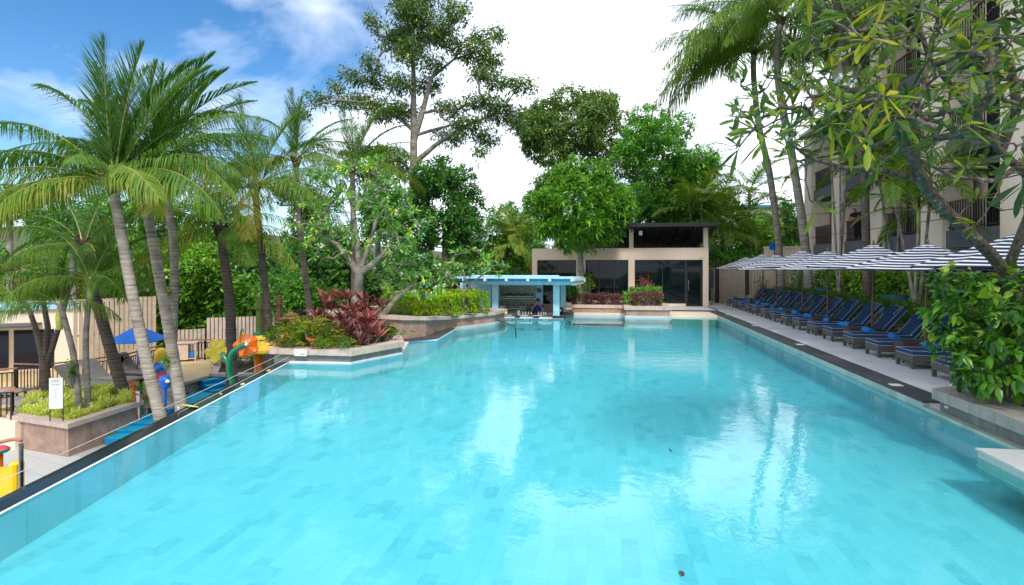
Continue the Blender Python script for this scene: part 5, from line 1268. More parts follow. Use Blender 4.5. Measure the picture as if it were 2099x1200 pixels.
# spirit house and posts behind the island
dS = 24; p = P(597,665,dS); t = thing('spirit_house', 'small wooden spirit house with tiered orange-brown roof behind the ferns', 'spirit house', (p[0],p[1],-2.2), A); z_ = zat(661,p[0],p[1])+2.2
m_roof = plain('orange_brown_tiles', (.38,.17,.07), .7, .25, 14); b = MB(); b.hull([(-.3,-.3,z_-.62),(.3,-.3,z_-.62),(.3,.3,z_-.62),(-.3,.3,z_-.62)],[(-.3,-.3,z_),(.3,-.3,z_),(.3,.3,z_),(-.3,.3,z_)]); b.build('shrine', M['dark_wood'], t)
b = MB()
for w_,z0,z1,w1 in ((.34,z_,z_+.16,.20),(.24,z_+.161,z_+.30,.12),(.15,z_+.301,z_+.45,.02)): w_ *= 1.6; w1 *= 1.5; b.hull([(-w_,-w_,z0),(w_,-w_,z0),(w_,w_,z0),(-w_,w_,z0)],[(-w1,-w1,z1),(w1,-w1,z1),(w1,w1,z1),(-w1,w1,z1)])
b.build('roof', m_roof, t); MB().box((-.12,-.12,0),(.12,.12,z_-.621)).build('post', M['wood'], t)
for k,(px,ytop,d,m,lab) in enumerate(((572,606,24.5,'wood','tall brown timber post with a flat tray left of the spirit house'),(531,613,22.5,'play_olive','green post with a flat tray left of the brown timber posts'),(540,640,23,'wood','short brown timber post behind the yellow mushroom'),(614,635,25,'dark_wood','dark square post right of the spirit house'))):
    p = P(px,650,d); t = thing('garden_post', lab, 'post', (p[0],p[1],-2.4), A); zt_ = zat(ytop,p[0],p[1])+2.4; MB().box((-.09,-.09,0),(.09,.09,zt_)).build('shaft', M[m], t)
    if k < 2: MB().lathe([(.04,0),(.26,.02),(.28,.06),(.04,.05)],(0,0,zt_-.42),12).build('tray', M['play_olive'], t, smooth=True)
# sign on the planter rim
q0 = PL1[1]; q1 = PL1[2]; a_ = np.array(pA+np.array([-.25,.1])); e_ = B1; dd_ = (e_-a_)/np.linalg.norm(e_-a_); nn_ = np.array([dd_[1],-dd_[0]])
ps = G(616,724,.1)[:2]; s_ = a_+dd_*((ps-a_)@dd_)+nn_*.095; t = thing('depth_sign', 'small white sign fixed to the stone rim of the corner planter', 'sign', (*s_,.03), math.atan2(dd_[1],dd_[0]))
MB().box((-.155,-.012,0),(.155,0,.15)).build('plate', M['white'], t); b = MB(); b.bar((-.10,-.013,.09),(-.07,-.013,.055),.02,.002); b.box((-.115,-.0135,.085),(-.10,-.0121,.105)); b.box((-.02,-.0135,.035),(.12,-.0121,.055)); b.build('printed_marks', M['hotel_grey'], t)
# wire rail along the overflow edge
t = thing('wire_rail', 'thin steel wires on a post along the black overflow edge', 'railing', (*off(pNear,.4),-1.2))
def wline(a_,c_): 
    p0_,p1_ = a_,c_; return [p0_+(p1_-p0_)*u+np.array([0,0,-.02*math.sin(PI*u)]) for u in np.linspace(0,1,12)]
wa = P(-60,1013,5.75); wb_ = P(585,723,13.9); MB().tube(wline(wa,wb_),.0045,5).build('wire', M['wire'], t, world=True)
wa = P(-60,1056,5.35); wb_ = P(594,731,13.6); MB().tube(wline(wa,wb_),.0045,5).build('wire', M['wire'], t, world=True)
ps_ = P(43,910,6.6); MB().tube([(ps_[0],ps_[1],-1.2),tuple(ps_)],.024,10).build('post', M['steel'], t, world=True, smooth=True)
c_ = curve([P(42,903,6.6), P(30,901,6.7), P(8,905,6.8), P(-40,918,7.0)]); MB().tube(c_,.022,10).build('handrail', M['terracotta'], t, world=True, smooth='all')
# yellow slide, melon
p = P(18,985,8.2); t = thing('slide', 'yellow slide side with rounded end post at the lower left edge', 'slide', (p[0],p[1],LZ), A+R(-6))
zt_ = zat(945,p[0],p[1])-LZ; z2 = zat(966,p[0],p[1])-LZ
MB().box((.06,-.09,0),(.19,.09,zt_),bev=.03).build('end_post', M['play_yel'], t, smooth=True); b = MB(); b.hull([(-1.4,-.05,.2),(.06,-.05,.2),(.06,.05,.2),(-1.4,.05,.2)],[(-1.4,-.05,z2-.02),(.06,-.05,z2+.05),(.06,.05,z2+.05),(-1.4,.05,z2-.02)]); b.build('side_panel', M['play_yel'], t)
p = P(-2,922,8.6); t = thing('melon_spray', 'watermelon-coloured water toy head at the left picture edge', 'water toy', (p[0],p[1],LZ), A); z_ = p[2]-LZ
MB().ball((0,0,z_),(.125,.12,.06),18).build('head', M['melon'], t, smooth='all'); MB().lathe([(.10,-.05),(.13,-.03),(.135,0),(.128,.01),(.09,-.02)],(0,0,z_),20).build('rind', M['play_gr'], t, smooth='all'); MB().tube([(0,0,0),(0,0,z_-.05)],.05,10).build('stem', M['play_or'], t, smooth=True)
# loose flowers and leaves on the edge and water
lf = []
for k,(px,py,z,kind,lab) in enumerate(((369,841,WZ,'f','white fallen flower on the wet edge below the leaning trunk'),(455,811,WZ,'f','white fallen flower on the middle of the black edge'),(390,834,WZ,'l','large yellow-green fallen leaf on the black edge'),(497,789,WZ,'l','small pale fallen leaf on the black edge'),(550,761,WZ,'l','tiny fallen leaf at the far end of the black edge'),(1952,796,.245,'f','white fallen flower on the near right planter rim'),(1941,840,.006,'f','white fallen flower on the coping end by the planter'),(1374,925,WZ,'d','dark floating leaf in the middle of the water'),(1397,1180,WZ,'d','dark floating leaf near the bottom of the water'))):
    p = G(px,py,z+.006)
    if kind == 'f':
        V, Fc, T = rosettes(np.array([[0,0,.012]]), np.array([[0,0,1.]]), 5, .055, .035, 0, .1, .85, np.ones(1), 'full'); o = npmesh('fallen_flower', V, Fc, M['petal'], None, val=T)
        cat = 'flower'
    else:
        s = .22 if k == 2 else (.07 if kind == 'l' else .045); o = MB().add([(-s,0,.01),(-s*.4,-s*.3,.0),(s*.5,-s*.28,.004),(s,0,.02),(s*.5,s*.28,.03),(-s*.4,s*.3,.025),(0,0,-.004)],[(0,1,6),(1,2,6),(2,3,6),(3,4,6),(4,5,6),(5,0,6)]).build('fallen_leaf', M['shaftyellow'] if kind == 'l' else M['darkgrey'], None); cat = 'leaf'
    o.location = (p[0],p[1],z+.006); o.rotation_euler = (0,0,rng.uniform(0,6)); tag(o, lab, cat)

# ================================================================== PEOPLE
def skinned(name, nodes, edges, mat, parent, sub=2):
    """nodes: {key:(x,y,z,r)}; one smooth surface grown over the joints"""
    keys = list(nodes); me = bpy.data.meshes.new(name); me.from_pydata([nodes[k][:3] for k in keys], [(keys.index(a),keys.index(b)) for a,b in edges], [])
    me.materials.append(mat); o = link(name, me, parent); m = o.modifiers.new('Skin','SKIN'); 
    if not me.skin_vertices: bpy.context.view_layer.objects.active = o
    sv = me.skin_vertices[0].data if me.skin_vertices else None
    if sv is None: me.skin_vertices.new(); sv = me.skin_vertices[0].data
    for i,k in enumerate(keys):
        r = nodes[k][3]; sv[i].radius = (r,r) if not hasattr(r,'__len__') else r
        sv[i].use_root = (i == 0)
    m.use_smooth_shade = True; s = o.modifiers.new('Subdivision','SUBSURF'); s.levels = s.render_levels = sub
    return o
def hand(nodes, edges, tag_, wrist, fwd, side, curl):
    fwd = np.array(fwd,float); fwd /= np.linalg.norm(fwd); side = np.array(side,float); side /= np.linalg.norm(side); curl = np.array(curl,float)
    w_ = np.array(wrist,float); pm = w_+fwd*.055; nodes[tag_+'palm'] = (*pm,.024); edges.append((tag_+'wrist', tag_+'palm'))
    for i,ln in enumerate((.070,.078,.074,.058)):
        k = pm+fwd*.035+side*(i-1.5)*.020; m_ = k+fwd*ln*.5+curl*.012; e = k+fwd*ln*.85+curl*.035
        nodes[tag_+'k%d'%i] = (*k,.0105); nodes[tag_+'m%d'%i] = (*m_,.009); nodes[tag_+'e%d'%i] = (*e,.008); edges += [(tag_+'palm',tag_+'k%d'%i),(tag_+'k%d'%i,tag_+'m%d'%i),(tag_+'m%d'%i,tag_+'e%d'%i)]
    k = w_+fwd*.03-side*.03; e = k+fwd*.035-side*.02+curl*.01; nodes[tag_+'t0'] = (*k,.012); nodes[tag_+'t1'] = (*e,.010); edges += [(tag_+'palm',tag_+'t0'),(tag_+'t0',tag_+'t1')]
def face(t, hc, yaw=0, tilt=0):
    """features on a head centred at hc, looking along -y before yaw"""
    c, s = math.cos(yaw), math.sin(yaw)
    def pt(x,y,z): return (hc[0]+x*c-y*s, hc[1]+x*s+y*c, hc[2]+z)
    b = MB(); b.ball(pt(.032,-.088,.012),.012,8); b.ball(pt(-.032,-.088,.012),.012,8); b.build('eyes', M['white'], t)
    b = MB(); b.ball(pt(.032,-.098,.012),.006,8); b.ball(pt(-.032,-.098,.012),.006,8); b.tube([pt(-.05,-.092,.035),pt(-.032,-.097,.04),pt(-.015,-.095,.036)],.004,5); b.tube([pt(.05,-.092,.035),pt(.032,-.097,.04),pt(.015,-.095,.036)],.004,5); b.build('brows', M['hair'], t)
    b = MB(); b.tube([pt(-.022,-.093,-.045),pt(0,-.1,-.043),pt(.022,-.093,-.045)],.006,6); b.build('mouth', M['melon'], t)
def body(t, H, pose, mskin, yaw=0):
    nodes, edges = pose; return skinned('body', nodes, edges, mskin, t)
# barman: hands raised to the face, standing behind the counter
px_, py_ = XatY(1103,26.0), 26.0; ztop = zat(613,px_,py_); fz = -.95; t = thing('person', 'person in a royal blue shirt behind the bar with both hands raised to the face', 'person', (px_,py_,fz)); Hh = ztop-fz; s = Hh/1.72
n = {'pel':(0,0,.95*s,.13),'wai':(0,0,1.12*s,.12),'che':(0,0,1.30*s,(.16,.12)),'nek':(0,0,1.44*s,.06),'nk2':(0,-.01,1.50*s,.055),'hd0':(0,-.02,1.57*s,.085),'hd1':(0,-.015,1.65*s,.085)}
e = [('pel','wai'),('wai','che'),('che','nek'),('nek','nk2'),('nk2','hd0'),('hd0','hd1')]
for sd,g in ((1,'r'),(-1,'l')):
    n.update({g+'sh':(sd*.18,0,1.38*s,.062),g+'el':(sd*.29,-.14,1.17*s,.045),g+'wrist':(sd*.09,-.20,1.46*s,.026),g+'hip':(sd*.09,0,.90*s,.10),g+'kn':(sd*.10,-.01,.49*s,.06),g+'an':(sd*.10,.01,.08*s,.042),g+'to':(sd*.11,-.15,.035*s,.035)})
    e += [('che',g+'sh'),(g+'sh',g+'el'),(g+'el',g+'wrist'),('pel',g+'hip'),(g+'hip',g+'kn'),(g+'kn',g+'an'),(g+'an',g+'to')]
    hand(n, e, g, n[g+'wrist'][:3], (-sd*.5,.35,.8), (.2*sd,-.5,.2), (-sd*.3,.6,0))
skinned('body', n, e, M['skin'], t)
sh = {'a':(0,0,.93*s,.155),'b':(0,0,1.12*s,.148),'c':(0,0,1.31*s,(.185,.145)),'d':(0,0,1.42*s,.085)}; ee = [('a','b'),('b','c'),('c','d')]
for sd,g in ((1,'r'),(-1,'l')): sh[g+'s'] = (sd*.19,0,1.375*s,.082); sh[g+'e'] = (sd*.255,-.09,1.24*s,.07); ee += [('c',g+'s'),(g+'s',g+'e')]
skinned('shirt', sh, ee, M['cloth_blue'], t)
skinned('trousers', {'a':(0,0,.95*s,.15),'l':(-.09,0,.88*s,.115),'lk':(-.10,-.01,.49*s,.08),'la':(-.10,.01,.12*s,.065),'r':(.09,0,.88*s,.115),'rk':(.10,-.01,.49*s,.08),'ra':(.10,.01,.12*s,.065)}, [('a','l'),('l','lk'),('lk','la'),('a','r'),('r','rk'),('rk','ra')], M['cloth_black'], t)
b = MB(); b.ball((0,.01,1.665*s),(.098,.105,.085),16); b.build('hair', M['hair'], t, smooth='all'); b = MB(); b.tube([(0,-.10,1.60*s),(0,-.125,1.572*s),(0,-.10,1.565*s)],[.008,.015,.01],8); b.build('nose', M['skin'], t, smooth='all'); face(t, (0,-.005,1.595*s))
b = MB(); b.ball((.088,0,1.59*s),(.012,.02,.03),8); b.ball((-.088,0,1.59*s),(.012,.02,.03),8); b.build('ears', M['skin'], t, smooth='all')
# person on the balcony: shaved head, arms folded on the rail, looking down at the pool
yb = 30.5; xb = HX+.42; t = thing('person', 'bald person in black with folded arms leaning on the hotel balcony rail', 'person', (xb,yb,3.45), R(-62)); s = 1.0
n = {'pel':(0,.12,.95,.14),'wai':(0,.08,1.12,.135),'che':(0,-.02,1.32,(.18,.13)),'nek':(0,-.07,1.45,.065),'nk2':(0,-.10,1.50,.058),'hd0':(0,-.14,1.57,.088),'hd1':(0,-.15,1.65,.088)}
e = [('pel','wai'),('wai','che'),('che','nek'),('nek','nk2'),('nk2','hd0'),('hd0','hd1')]
for sd,g in ((1,'r'),(-1,'l')):
    n.update({g+'sh':(sd*.20,-.04,1.38,.068),g+'el':(sd*.28,-.20,1.12,.048),g+'wrist':(sd*.03-.02,-.33+sd*.03,1.12+.02*sd,.029),g+'hip':(sd*.10,.12,.90,.11),g+'kn':(sd*.11,.08,.49,.065),g+'an':(sd*.11,.12,.08,.045),g+'to':(sd*.12,-.04,.035,.036)})
    e += [('che',g+'sh'),(g+'sh',g+'el'),(g+'el',g+'wrist'),('pel',g+'hip'),(g+'hip',g+'kn'),(g+'kn',g+'an'),(g+'an',g+'to')]
    hand(n, e, g, n[g+'wrist'][:3], (-sd,-.05,0), (0,.1,1), (0,.3,-.8))
skinned('body', n, e, M['skin'], t)
sh = {'a':(0,.11,.93,.165),'b':(0,.08,1.12,.155),'c':(0,-.02,1.33,(.20,.155)),'d':(0,-.06,1.43,.09)}; ee = [('a','b'),('b','c'),('c','d')]
for sd,g in ((1,'r'),(-1,'l')): sh[g+'s'] = (sd*.21,-.04,1.375,.088); sh[g+'e'] = (sd*.255,-.13,1.22,.075); ee += [('c',g+'s'),(g+'s',g+'e')]
skinned('shirt', sh, ee, M['cloth_black'], t)
skinned('trousers', {'a':(0,.12,.95,.16),'l':(-.10,.12,.88,.12),'lk':(-.11,.08,.49,.085),'la':(-.11,.12,.12,.07),'r':(.10,.12,.88,.12),'rk':(.11,.08,.49,.085),'ra':(.11,.12,.12,.07)}, [('a','l'),('l','lk'),('lk','la'),('a','r'),('r','rk'),('rk','ra')], M['cloth_black'], t)
b = MB(); b.tube([(0,-.235,1.60),(0,-.26,1.572),(0,-.235,1.565)],[.008,.016,.01],8); b.build('nose', M['skin'], t, smooth='all'); face(t, (0,-.14,1.595)); b = MB(); b.ball((.09,-.13,1.59),(.012,.02,.03),8); b.ball((-.09,-.13,1.59),(.012,.02,.03),8); b.build('ears', M['skin'], t, smooth='all')
# ================================================================== TREES AND PLANTS
def lobes(cx, cy, rx, ry, d, n, k=.42, seed=0, rd=None, low=-.7):
    """a crown made of n uneven lobes set on an ellipse: pixel centre and radii at distance d"""
    rs = np.random.default_rng(seed); o = [(cx,cy,rx*.62,ry*.62,d,(rd or rx*d/F)*.62,.5)]; Rm = rx*d/F
    i = 0
    while i < n:
        v = rs.normal(size=3); v /= np.linalg.norm(v)
        if v[2] < low or v[1] > .55: continue
        q = rs.uniform(.55,.8); s_ = k*rs.uniform(.7,1.25)
        o.append((cx+v[0]*rx*q, cy-v[2]*ry*q, rx*s_, ry*s_*.85, d+v[1]*Rm*q, Rm*s_, 1)); i += 1
    return o
PALM = [M['leaf_palm'], M['rachis']]; PALM2 = [M['leaf_palm2'], M['rachis2']]
kw_tone.update({'y': .3, 'c': 0, 'a': .1, 'b': .18})
TP, TD = M['trunk_palm'], M['trunk_dark']
# --- coconut palms by the left edge
palm('coconut_palm', 'big leaning coconut palm nearest the pool edge, its crown highest at the left', LZ, [(330,862,13),(300,740,13.1),(268,585,13.2),(238,420,13.3),(232,372,13.3)],
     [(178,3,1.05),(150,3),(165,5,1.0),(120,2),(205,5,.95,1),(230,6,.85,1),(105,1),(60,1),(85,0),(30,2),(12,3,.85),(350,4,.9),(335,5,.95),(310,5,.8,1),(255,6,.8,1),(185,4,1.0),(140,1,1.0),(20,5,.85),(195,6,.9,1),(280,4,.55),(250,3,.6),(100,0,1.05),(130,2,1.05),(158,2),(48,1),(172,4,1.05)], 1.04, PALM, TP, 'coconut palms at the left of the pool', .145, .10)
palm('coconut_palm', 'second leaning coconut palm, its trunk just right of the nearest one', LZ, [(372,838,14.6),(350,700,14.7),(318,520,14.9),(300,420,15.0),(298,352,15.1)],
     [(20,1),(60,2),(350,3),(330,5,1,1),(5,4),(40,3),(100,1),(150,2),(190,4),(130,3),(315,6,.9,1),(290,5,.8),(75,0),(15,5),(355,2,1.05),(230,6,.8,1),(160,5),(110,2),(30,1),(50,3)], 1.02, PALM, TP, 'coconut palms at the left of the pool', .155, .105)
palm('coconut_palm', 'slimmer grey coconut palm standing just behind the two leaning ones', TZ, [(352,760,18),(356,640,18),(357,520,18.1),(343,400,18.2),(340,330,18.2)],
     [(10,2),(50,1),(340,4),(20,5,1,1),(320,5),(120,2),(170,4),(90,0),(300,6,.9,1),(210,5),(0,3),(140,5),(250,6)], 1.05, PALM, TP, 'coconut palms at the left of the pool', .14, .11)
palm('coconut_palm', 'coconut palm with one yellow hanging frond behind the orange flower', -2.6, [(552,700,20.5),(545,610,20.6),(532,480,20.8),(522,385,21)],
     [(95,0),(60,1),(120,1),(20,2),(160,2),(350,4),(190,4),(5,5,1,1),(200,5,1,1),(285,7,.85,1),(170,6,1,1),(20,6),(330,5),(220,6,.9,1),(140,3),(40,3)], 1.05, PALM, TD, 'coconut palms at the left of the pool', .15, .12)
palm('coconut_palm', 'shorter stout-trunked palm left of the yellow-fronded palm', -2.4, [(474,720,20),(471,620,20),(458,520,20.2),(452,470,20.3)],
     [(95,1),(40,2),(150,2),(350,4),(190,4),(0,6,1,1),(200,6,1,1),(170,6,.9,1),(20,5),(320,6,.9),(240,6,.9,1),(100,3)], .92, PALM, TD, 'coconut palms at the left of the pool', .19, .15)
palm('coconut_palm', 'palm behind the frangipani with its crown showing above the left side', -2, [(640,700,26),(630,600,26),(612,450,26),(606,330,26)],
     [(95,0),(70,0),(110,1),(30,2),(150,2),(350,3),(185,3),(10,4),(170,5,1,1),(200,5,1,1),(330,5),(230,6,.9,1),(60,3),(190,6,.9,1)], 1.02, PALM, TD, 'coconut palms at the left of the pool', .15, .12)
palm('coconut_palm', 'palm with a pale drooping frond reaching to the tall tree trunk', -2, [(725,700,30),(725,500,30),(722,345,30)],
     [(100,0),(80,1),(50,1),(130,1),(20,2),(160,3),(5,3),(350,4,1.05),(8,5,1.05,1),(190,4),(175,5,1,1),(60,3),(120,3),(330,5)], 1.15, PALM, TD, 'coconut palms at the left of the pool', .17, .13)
# --- thin palms of the left terrace
kw_tone['g'] = 0
palm('adonidia_palm', 'slim palm with a yellow-green crownshaft rising from the striped grass', -2.1, [(160,812,16.5),(152,735,16.6),(132,655,16.7),(122,625,16.8)],
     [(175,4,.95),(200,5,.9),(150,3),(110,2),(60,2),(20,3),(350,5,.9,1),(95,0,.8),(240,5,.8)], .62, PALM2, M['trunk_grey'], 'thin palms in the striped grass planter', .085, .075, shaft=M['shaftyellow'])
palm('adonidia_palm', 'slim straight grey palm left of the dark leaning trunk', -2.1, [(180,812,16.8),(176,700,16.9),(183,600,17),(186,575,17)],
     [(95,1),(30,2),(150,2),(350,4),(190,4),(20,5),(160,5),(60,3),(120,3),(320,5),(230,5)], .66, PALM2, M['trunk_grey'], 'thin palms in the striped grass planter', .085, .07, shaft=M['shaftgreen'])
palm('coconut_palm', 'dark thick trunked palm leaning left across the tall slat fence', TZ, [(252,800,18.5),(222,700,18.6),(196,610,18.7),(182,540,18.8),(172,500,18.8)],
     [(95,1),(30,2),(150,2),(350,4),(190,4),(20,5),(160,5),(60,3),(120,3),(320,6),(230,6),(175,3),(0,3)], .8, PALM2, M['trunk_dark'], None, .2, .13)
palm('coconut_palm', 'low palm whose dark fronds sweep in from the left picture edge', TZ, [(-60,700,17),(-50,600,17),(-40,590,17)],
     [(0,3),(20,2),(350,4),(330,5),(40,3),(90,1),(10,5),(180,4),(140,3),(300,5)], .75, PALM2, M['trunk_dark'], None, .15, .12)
# multi-stemmed small tree before the terrace building
tree('frangipani_tree', 'bare-stemmed twisting tree in front of the dark terrace windows', TZ, [(92,775,19,.16),(90,730,19,.14)], lobes(70,560,120,50,19,7,.4,3), 16, (5,.3,.08,.05,.4,.8,'paddle'), M['leaf_olive'], M['trunk_dark'], limbs=[[(90,740,19,.12),(78,690,19,.1),(62,640,19,.09),(30,590,19,.05)],[(92,740,19,.11),(98,670,19,.09),(85,600,19,.08),(85,560,19,.05)],[(95,750,19,.10),(118,680,19,.09),(135,620,19,.07),(150,570,19,.04)]], twig=.012)

# --- right side palms
big = [(165,6,1.2),(195,6,1.25),(145,6,1.1),(225,5,1.15),(180,4,1.1),(340,6,1.0),(20,6,1.0),(95,1),(60,2),(120,2),(350,3),(190,3,1.05),(10,4),(170,4,1.1),(200,5,1.05),(340,5),(150,5,1.1),(215,6),(185,5,1.15),(20,5),(320,6),(230,5,1.0),(280,6,.9),(260,5,.9),(75,4),(130,4),(300,5),(160,6,1.0)]
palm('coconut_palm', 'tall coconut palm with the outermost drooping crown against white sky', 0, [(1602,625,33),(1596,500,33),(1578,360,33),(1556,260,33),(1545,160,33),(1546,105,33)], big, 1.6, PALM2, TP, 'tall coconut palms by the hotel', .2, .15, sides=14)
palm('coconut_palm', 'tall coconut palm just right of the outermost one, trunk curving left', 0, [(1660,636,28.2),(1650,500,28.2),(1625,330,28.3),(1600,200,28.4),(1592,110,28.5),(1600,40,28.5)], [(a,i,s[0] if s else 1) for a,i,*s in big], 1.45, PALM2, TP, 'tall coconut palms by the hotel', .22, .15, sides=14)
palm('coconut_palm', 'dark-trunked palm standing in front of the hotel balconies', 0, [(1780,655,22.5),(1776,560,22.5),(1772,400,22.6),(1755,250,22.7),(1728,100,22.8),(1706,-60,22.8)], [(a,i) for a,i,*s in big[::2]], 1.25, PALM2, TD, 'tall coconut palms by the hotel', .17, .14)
M2 = PALM
areca('areca_palm', 'clump of slim pale-stemmed palms before the grey hotel plinth', .0, (1874,640,18.6), [(1832,405,18.8),(1882,470,18.4),(1908,395,19.2)], 1.1, M2, nf=9, r=.05, smat=M['trunk_frang'])
areca('areca_palm', 'feathery palm clump between the dark trunk and the hotel piers', 0, (1838,640,24), [(1800,352,24),(1818,300,24.5),(1845,385,23)], 1.35, M2, nf=11, r=.05)
areca('areca_palm', 'feathery palm clump between the second tall palm and the dark trunk', 0, (1716,640,25), [(1722,345,25),(1702,310,25.3),(1738,295,25)], 1.25, M2, nf=10, r=.045)
areca('areca_palm', 'small palm rising above the hedge trees against the sky', -.2, (1540,600,42), [(1536,418,42)], 1.75, [M['leaf_palm2'],M['rachis2']], nf=10, r=.1)
areca('areca_palm', 'yellowish feathery palm above the pavilion roof', -.2, (1445,600,40), [(1438,440,40),(1470,455,41),(1415,455,40)], 1.6, PALM, nf=10, r=.08, kind='b')
areca('areca_palm', 'yellowish feathery palm left of the pavilion', -.2, (1056,600,37), [(1052,500,37),(1072,530,36),(1035,520,38)], 1.4, PALM, nf=11, r=.06, kind='b')
areca('areca_palm', 'green feathery palm clump right of the pavilion roof', -.2, (1500,620,39), [(1500,490,39),(1530,470,40),(1475,510,38.5),(1550,520,38)], 1.5, PALM, nf=11, r=.06)

# --- landmark trees
kap = [(840,24,45,25),(936,24,30,20),(816,78,45,34),(872,60,45,36),(912,75,30,26),(764,44,16,9),(990,80,30,10),(1018,74,16,9),(958,104,48,18),(1000,124,36,16),(840,110,34,26),(760,128,20,9),(724,158,22,11),(690,180,16,7),(776,168,32,12),(652,204,28,7),(728,208,50,13),(784,224,45,20),(826,228,36,20),(824,172,32,12),(1020,168,27,11),(1070,176,34,12),(984,152,26,10),(992,208,50,15),(1032,232,50,20),(960,256,42,15),(920,224,36,13),(1000,284,27,11),(920,282,38,13),(876,176,32,14),(850,0,50,30),(620,232,12,6),(985,310,12,6),(890,130,26,10),(1060,255,22,8)]
kc = [(x,y,rx,ry,36+rng.uniform(-2.5,2.5),1.3,1) for x,y,rx,ry in kap]
tree('kapok_tree', 'very tall open-crowned grey-trunked tree standing alone against the sky', -.5, [(848,480,36,.32),(848,350,36,.28),(848,250,36,.22),(847,120,36,.16),(846,20,36,.08)], kc, 92, (13,.29,.10,.20,.7,1.0,'long'), M['leaf_kapok'], M['trunk_grey'],
     limbs=[[(849,285,36,.22),(866,230,36,.18),(884,160,36,.13),(930,122,36.5,.07),(1000,100,36.5,.03)],[(849,335,36,.2),(890,300,36,.15),(945,262,36,.1),(1020,232,36,.05)],[(849,278,36,.13),(905,262,36,.08),(960,248,36,.04)],[(847,268,36,.14),(815,240,36,.1),(765,212,36,.06),(690,205,36,.03),(625,218,36,.02)],[(847,180,36,.12),(800,160,36,.07),(740,140,36,.03)],[(846,110,36,.09),(905,70,36,.05),(945,30,36,.03)]], twig=.022, cap=.1, shell=.1, thin=1)
tree('leafy_tree', 'dense dark green tree under the tall open tree, left of the bar', -.5, [(915,560,33,.3),(915,440,33,.2)], lobes(912,440,92,122,33,34,.34,5,rd=2.6), 70, (12,.26,.11,.10,.35,1.0,'long'), M['leaf_dark'], M['trunk_grey'], twig=.012)
tree('mango_tree', 'round bright green mango tree standing before the pavilion', .2, [(1203,612,29.6,.24),(1198,585,29.6,.22),(1190,548,29.6,.2),(1189,500,29.6,.15)], lobes(1188,422,116,104,29.6,60,.25,8,rd=2.9,low=-.92), 76, (13,.30,.085,.09,.6,1.0,'full'), M['leaf_mango'], M['trunk_grey'], twig=.014)
tree('leafy_tree', 'large olive green tree rising behind the mango tree', -.5, [(1150,560,50,.5),(1145,420,50,.4),(1150,330,50,.3)], lobes(1175,270,122,98,50,40,.28,12,rd=4.6), 34, (11,.42,.15,.16,.6,1.0,'long'), M['leaf_olive'], M['trunk_grey'], twig=.03, cap=.2,
     limbs=[[(1147,380,50,.25),(1130,320,50,.2),(1110,270,50,.1)],[(1150,340,50,.25),(1185,290,50,.18),(1220,240,50,.08)],[(1150,340,50,.2),(1160,270,50,.15),(1165,210,50,.06)]])
tree('leafy_tree', 'mixed green tree with browner top shoots behind the pavilion roof', -.5, [(1350,560,44,.4),(1350,400,44,.3)], lobes(1350,325,96,92,44,28,.30,21,rd=3.6)+[(1330,238,40,22,44,1.4,1),(1395,255,30,20,44,1.2,1)], 44, (12,.36,.13,.13,.5,1.0,'long'), M['leaf_mid'], M['trunk_grey'], twig=.02)
# --- frangipani in the corner planter
fl_l = (11,.23,.065,.03,.4,.95,'paddle')
tree('frangipani_tree', 'wide grey-branched frangipani with white blossoms on the corner planter', .1, [(730,690,17,.17),(728,640,17,.15),(734,600,17,.14),(736,562,17,.13)],
     [(725,372,75,42,17,1.1,1.1),(660,400,50,45,17,1,1),(790,410,60,42,17,1,1.1),(835,465,42,38,17.3,.9,1.1),(640,455,62,45,17,1,1),(725,445,90,50,16.4,.9,.8),(800,500,50,30,16.5,.8,.8),(655,515,55,25,16.8,.8,.7),(860,440,20,30,17,.5,1),(610,480,22,22,17.4,.5,.8),(680,345,40,20,17.2,.6,1),(770,345,30,22,17.2,.6,1),(730,500,80,40,17.4,.8,.7)], 42, fl_l, M['leaf_frang'], M['trunk_frang'],
     limbs=[[(736,565,17,.12),(715,530,17,.09),(690,500,17,.06),(650,480,17,.035)],[(737,560,17,.12),(760,545,17,.1),(785,520,17,.07),(815,480,17,.04)],[(736,562,17,.11),(732,500,17,.08),(724,440,17,.05),(715,390,17,.03)],[(737,558,17,.09),(758,500,16.9,.06),(775,440,16.8,.04)]], twig=.011, cap=.05, shell=.55, flowers=42, lift=.25)
tree('frangipani_tree', 'low leaning frangipani limb reaching right over the golden hedge', .15, [(762,672,17.4,.11),(790,640,17.5,.10),(818,605,17.7,.085),(845,585,17.8,.06)],
     [(800,560,52,24,17.8,.8,1),(850,555,48,30,18,.8,1.1),(875,585,32,24,18,.6,1),(835,600,40,20,18,.6,.9),(770,585,28,18,17.7,.5,.8)], 44, fl_l, M['leaf_frang'], M['trunk_frang'], twig=.011, cap=.04, shell=.45, flowers=16)
tree('frangipani_tree', 'small yellow-green frangipani in the golden hedge beside the bar', .3, [(951,640,22,.08),(950,612,22,.07),(950,598,22,.06)],
     [(955,535,62,24,22,.8,1.1),(1005,545,32,22,22,.6,1),(910,550,34,24,22,.6,1),(895,575,22,20,22,.5,1),(960,565,50,18,21.6,.5,.6)], 34, (9,.3,.08,.02,.4,.9,'paddle'), M['leaf_frang'], M['trunk_frang'], limbs=[[(950,600,22,.05),(925,570,22,.03)],[(950,600,22,.05),(975,575,22,.035),(1000,555,22,.02)],[(950,600,22,.05),(952,560,22,.03)]], twig=.010, cap=.03, flowers=12)

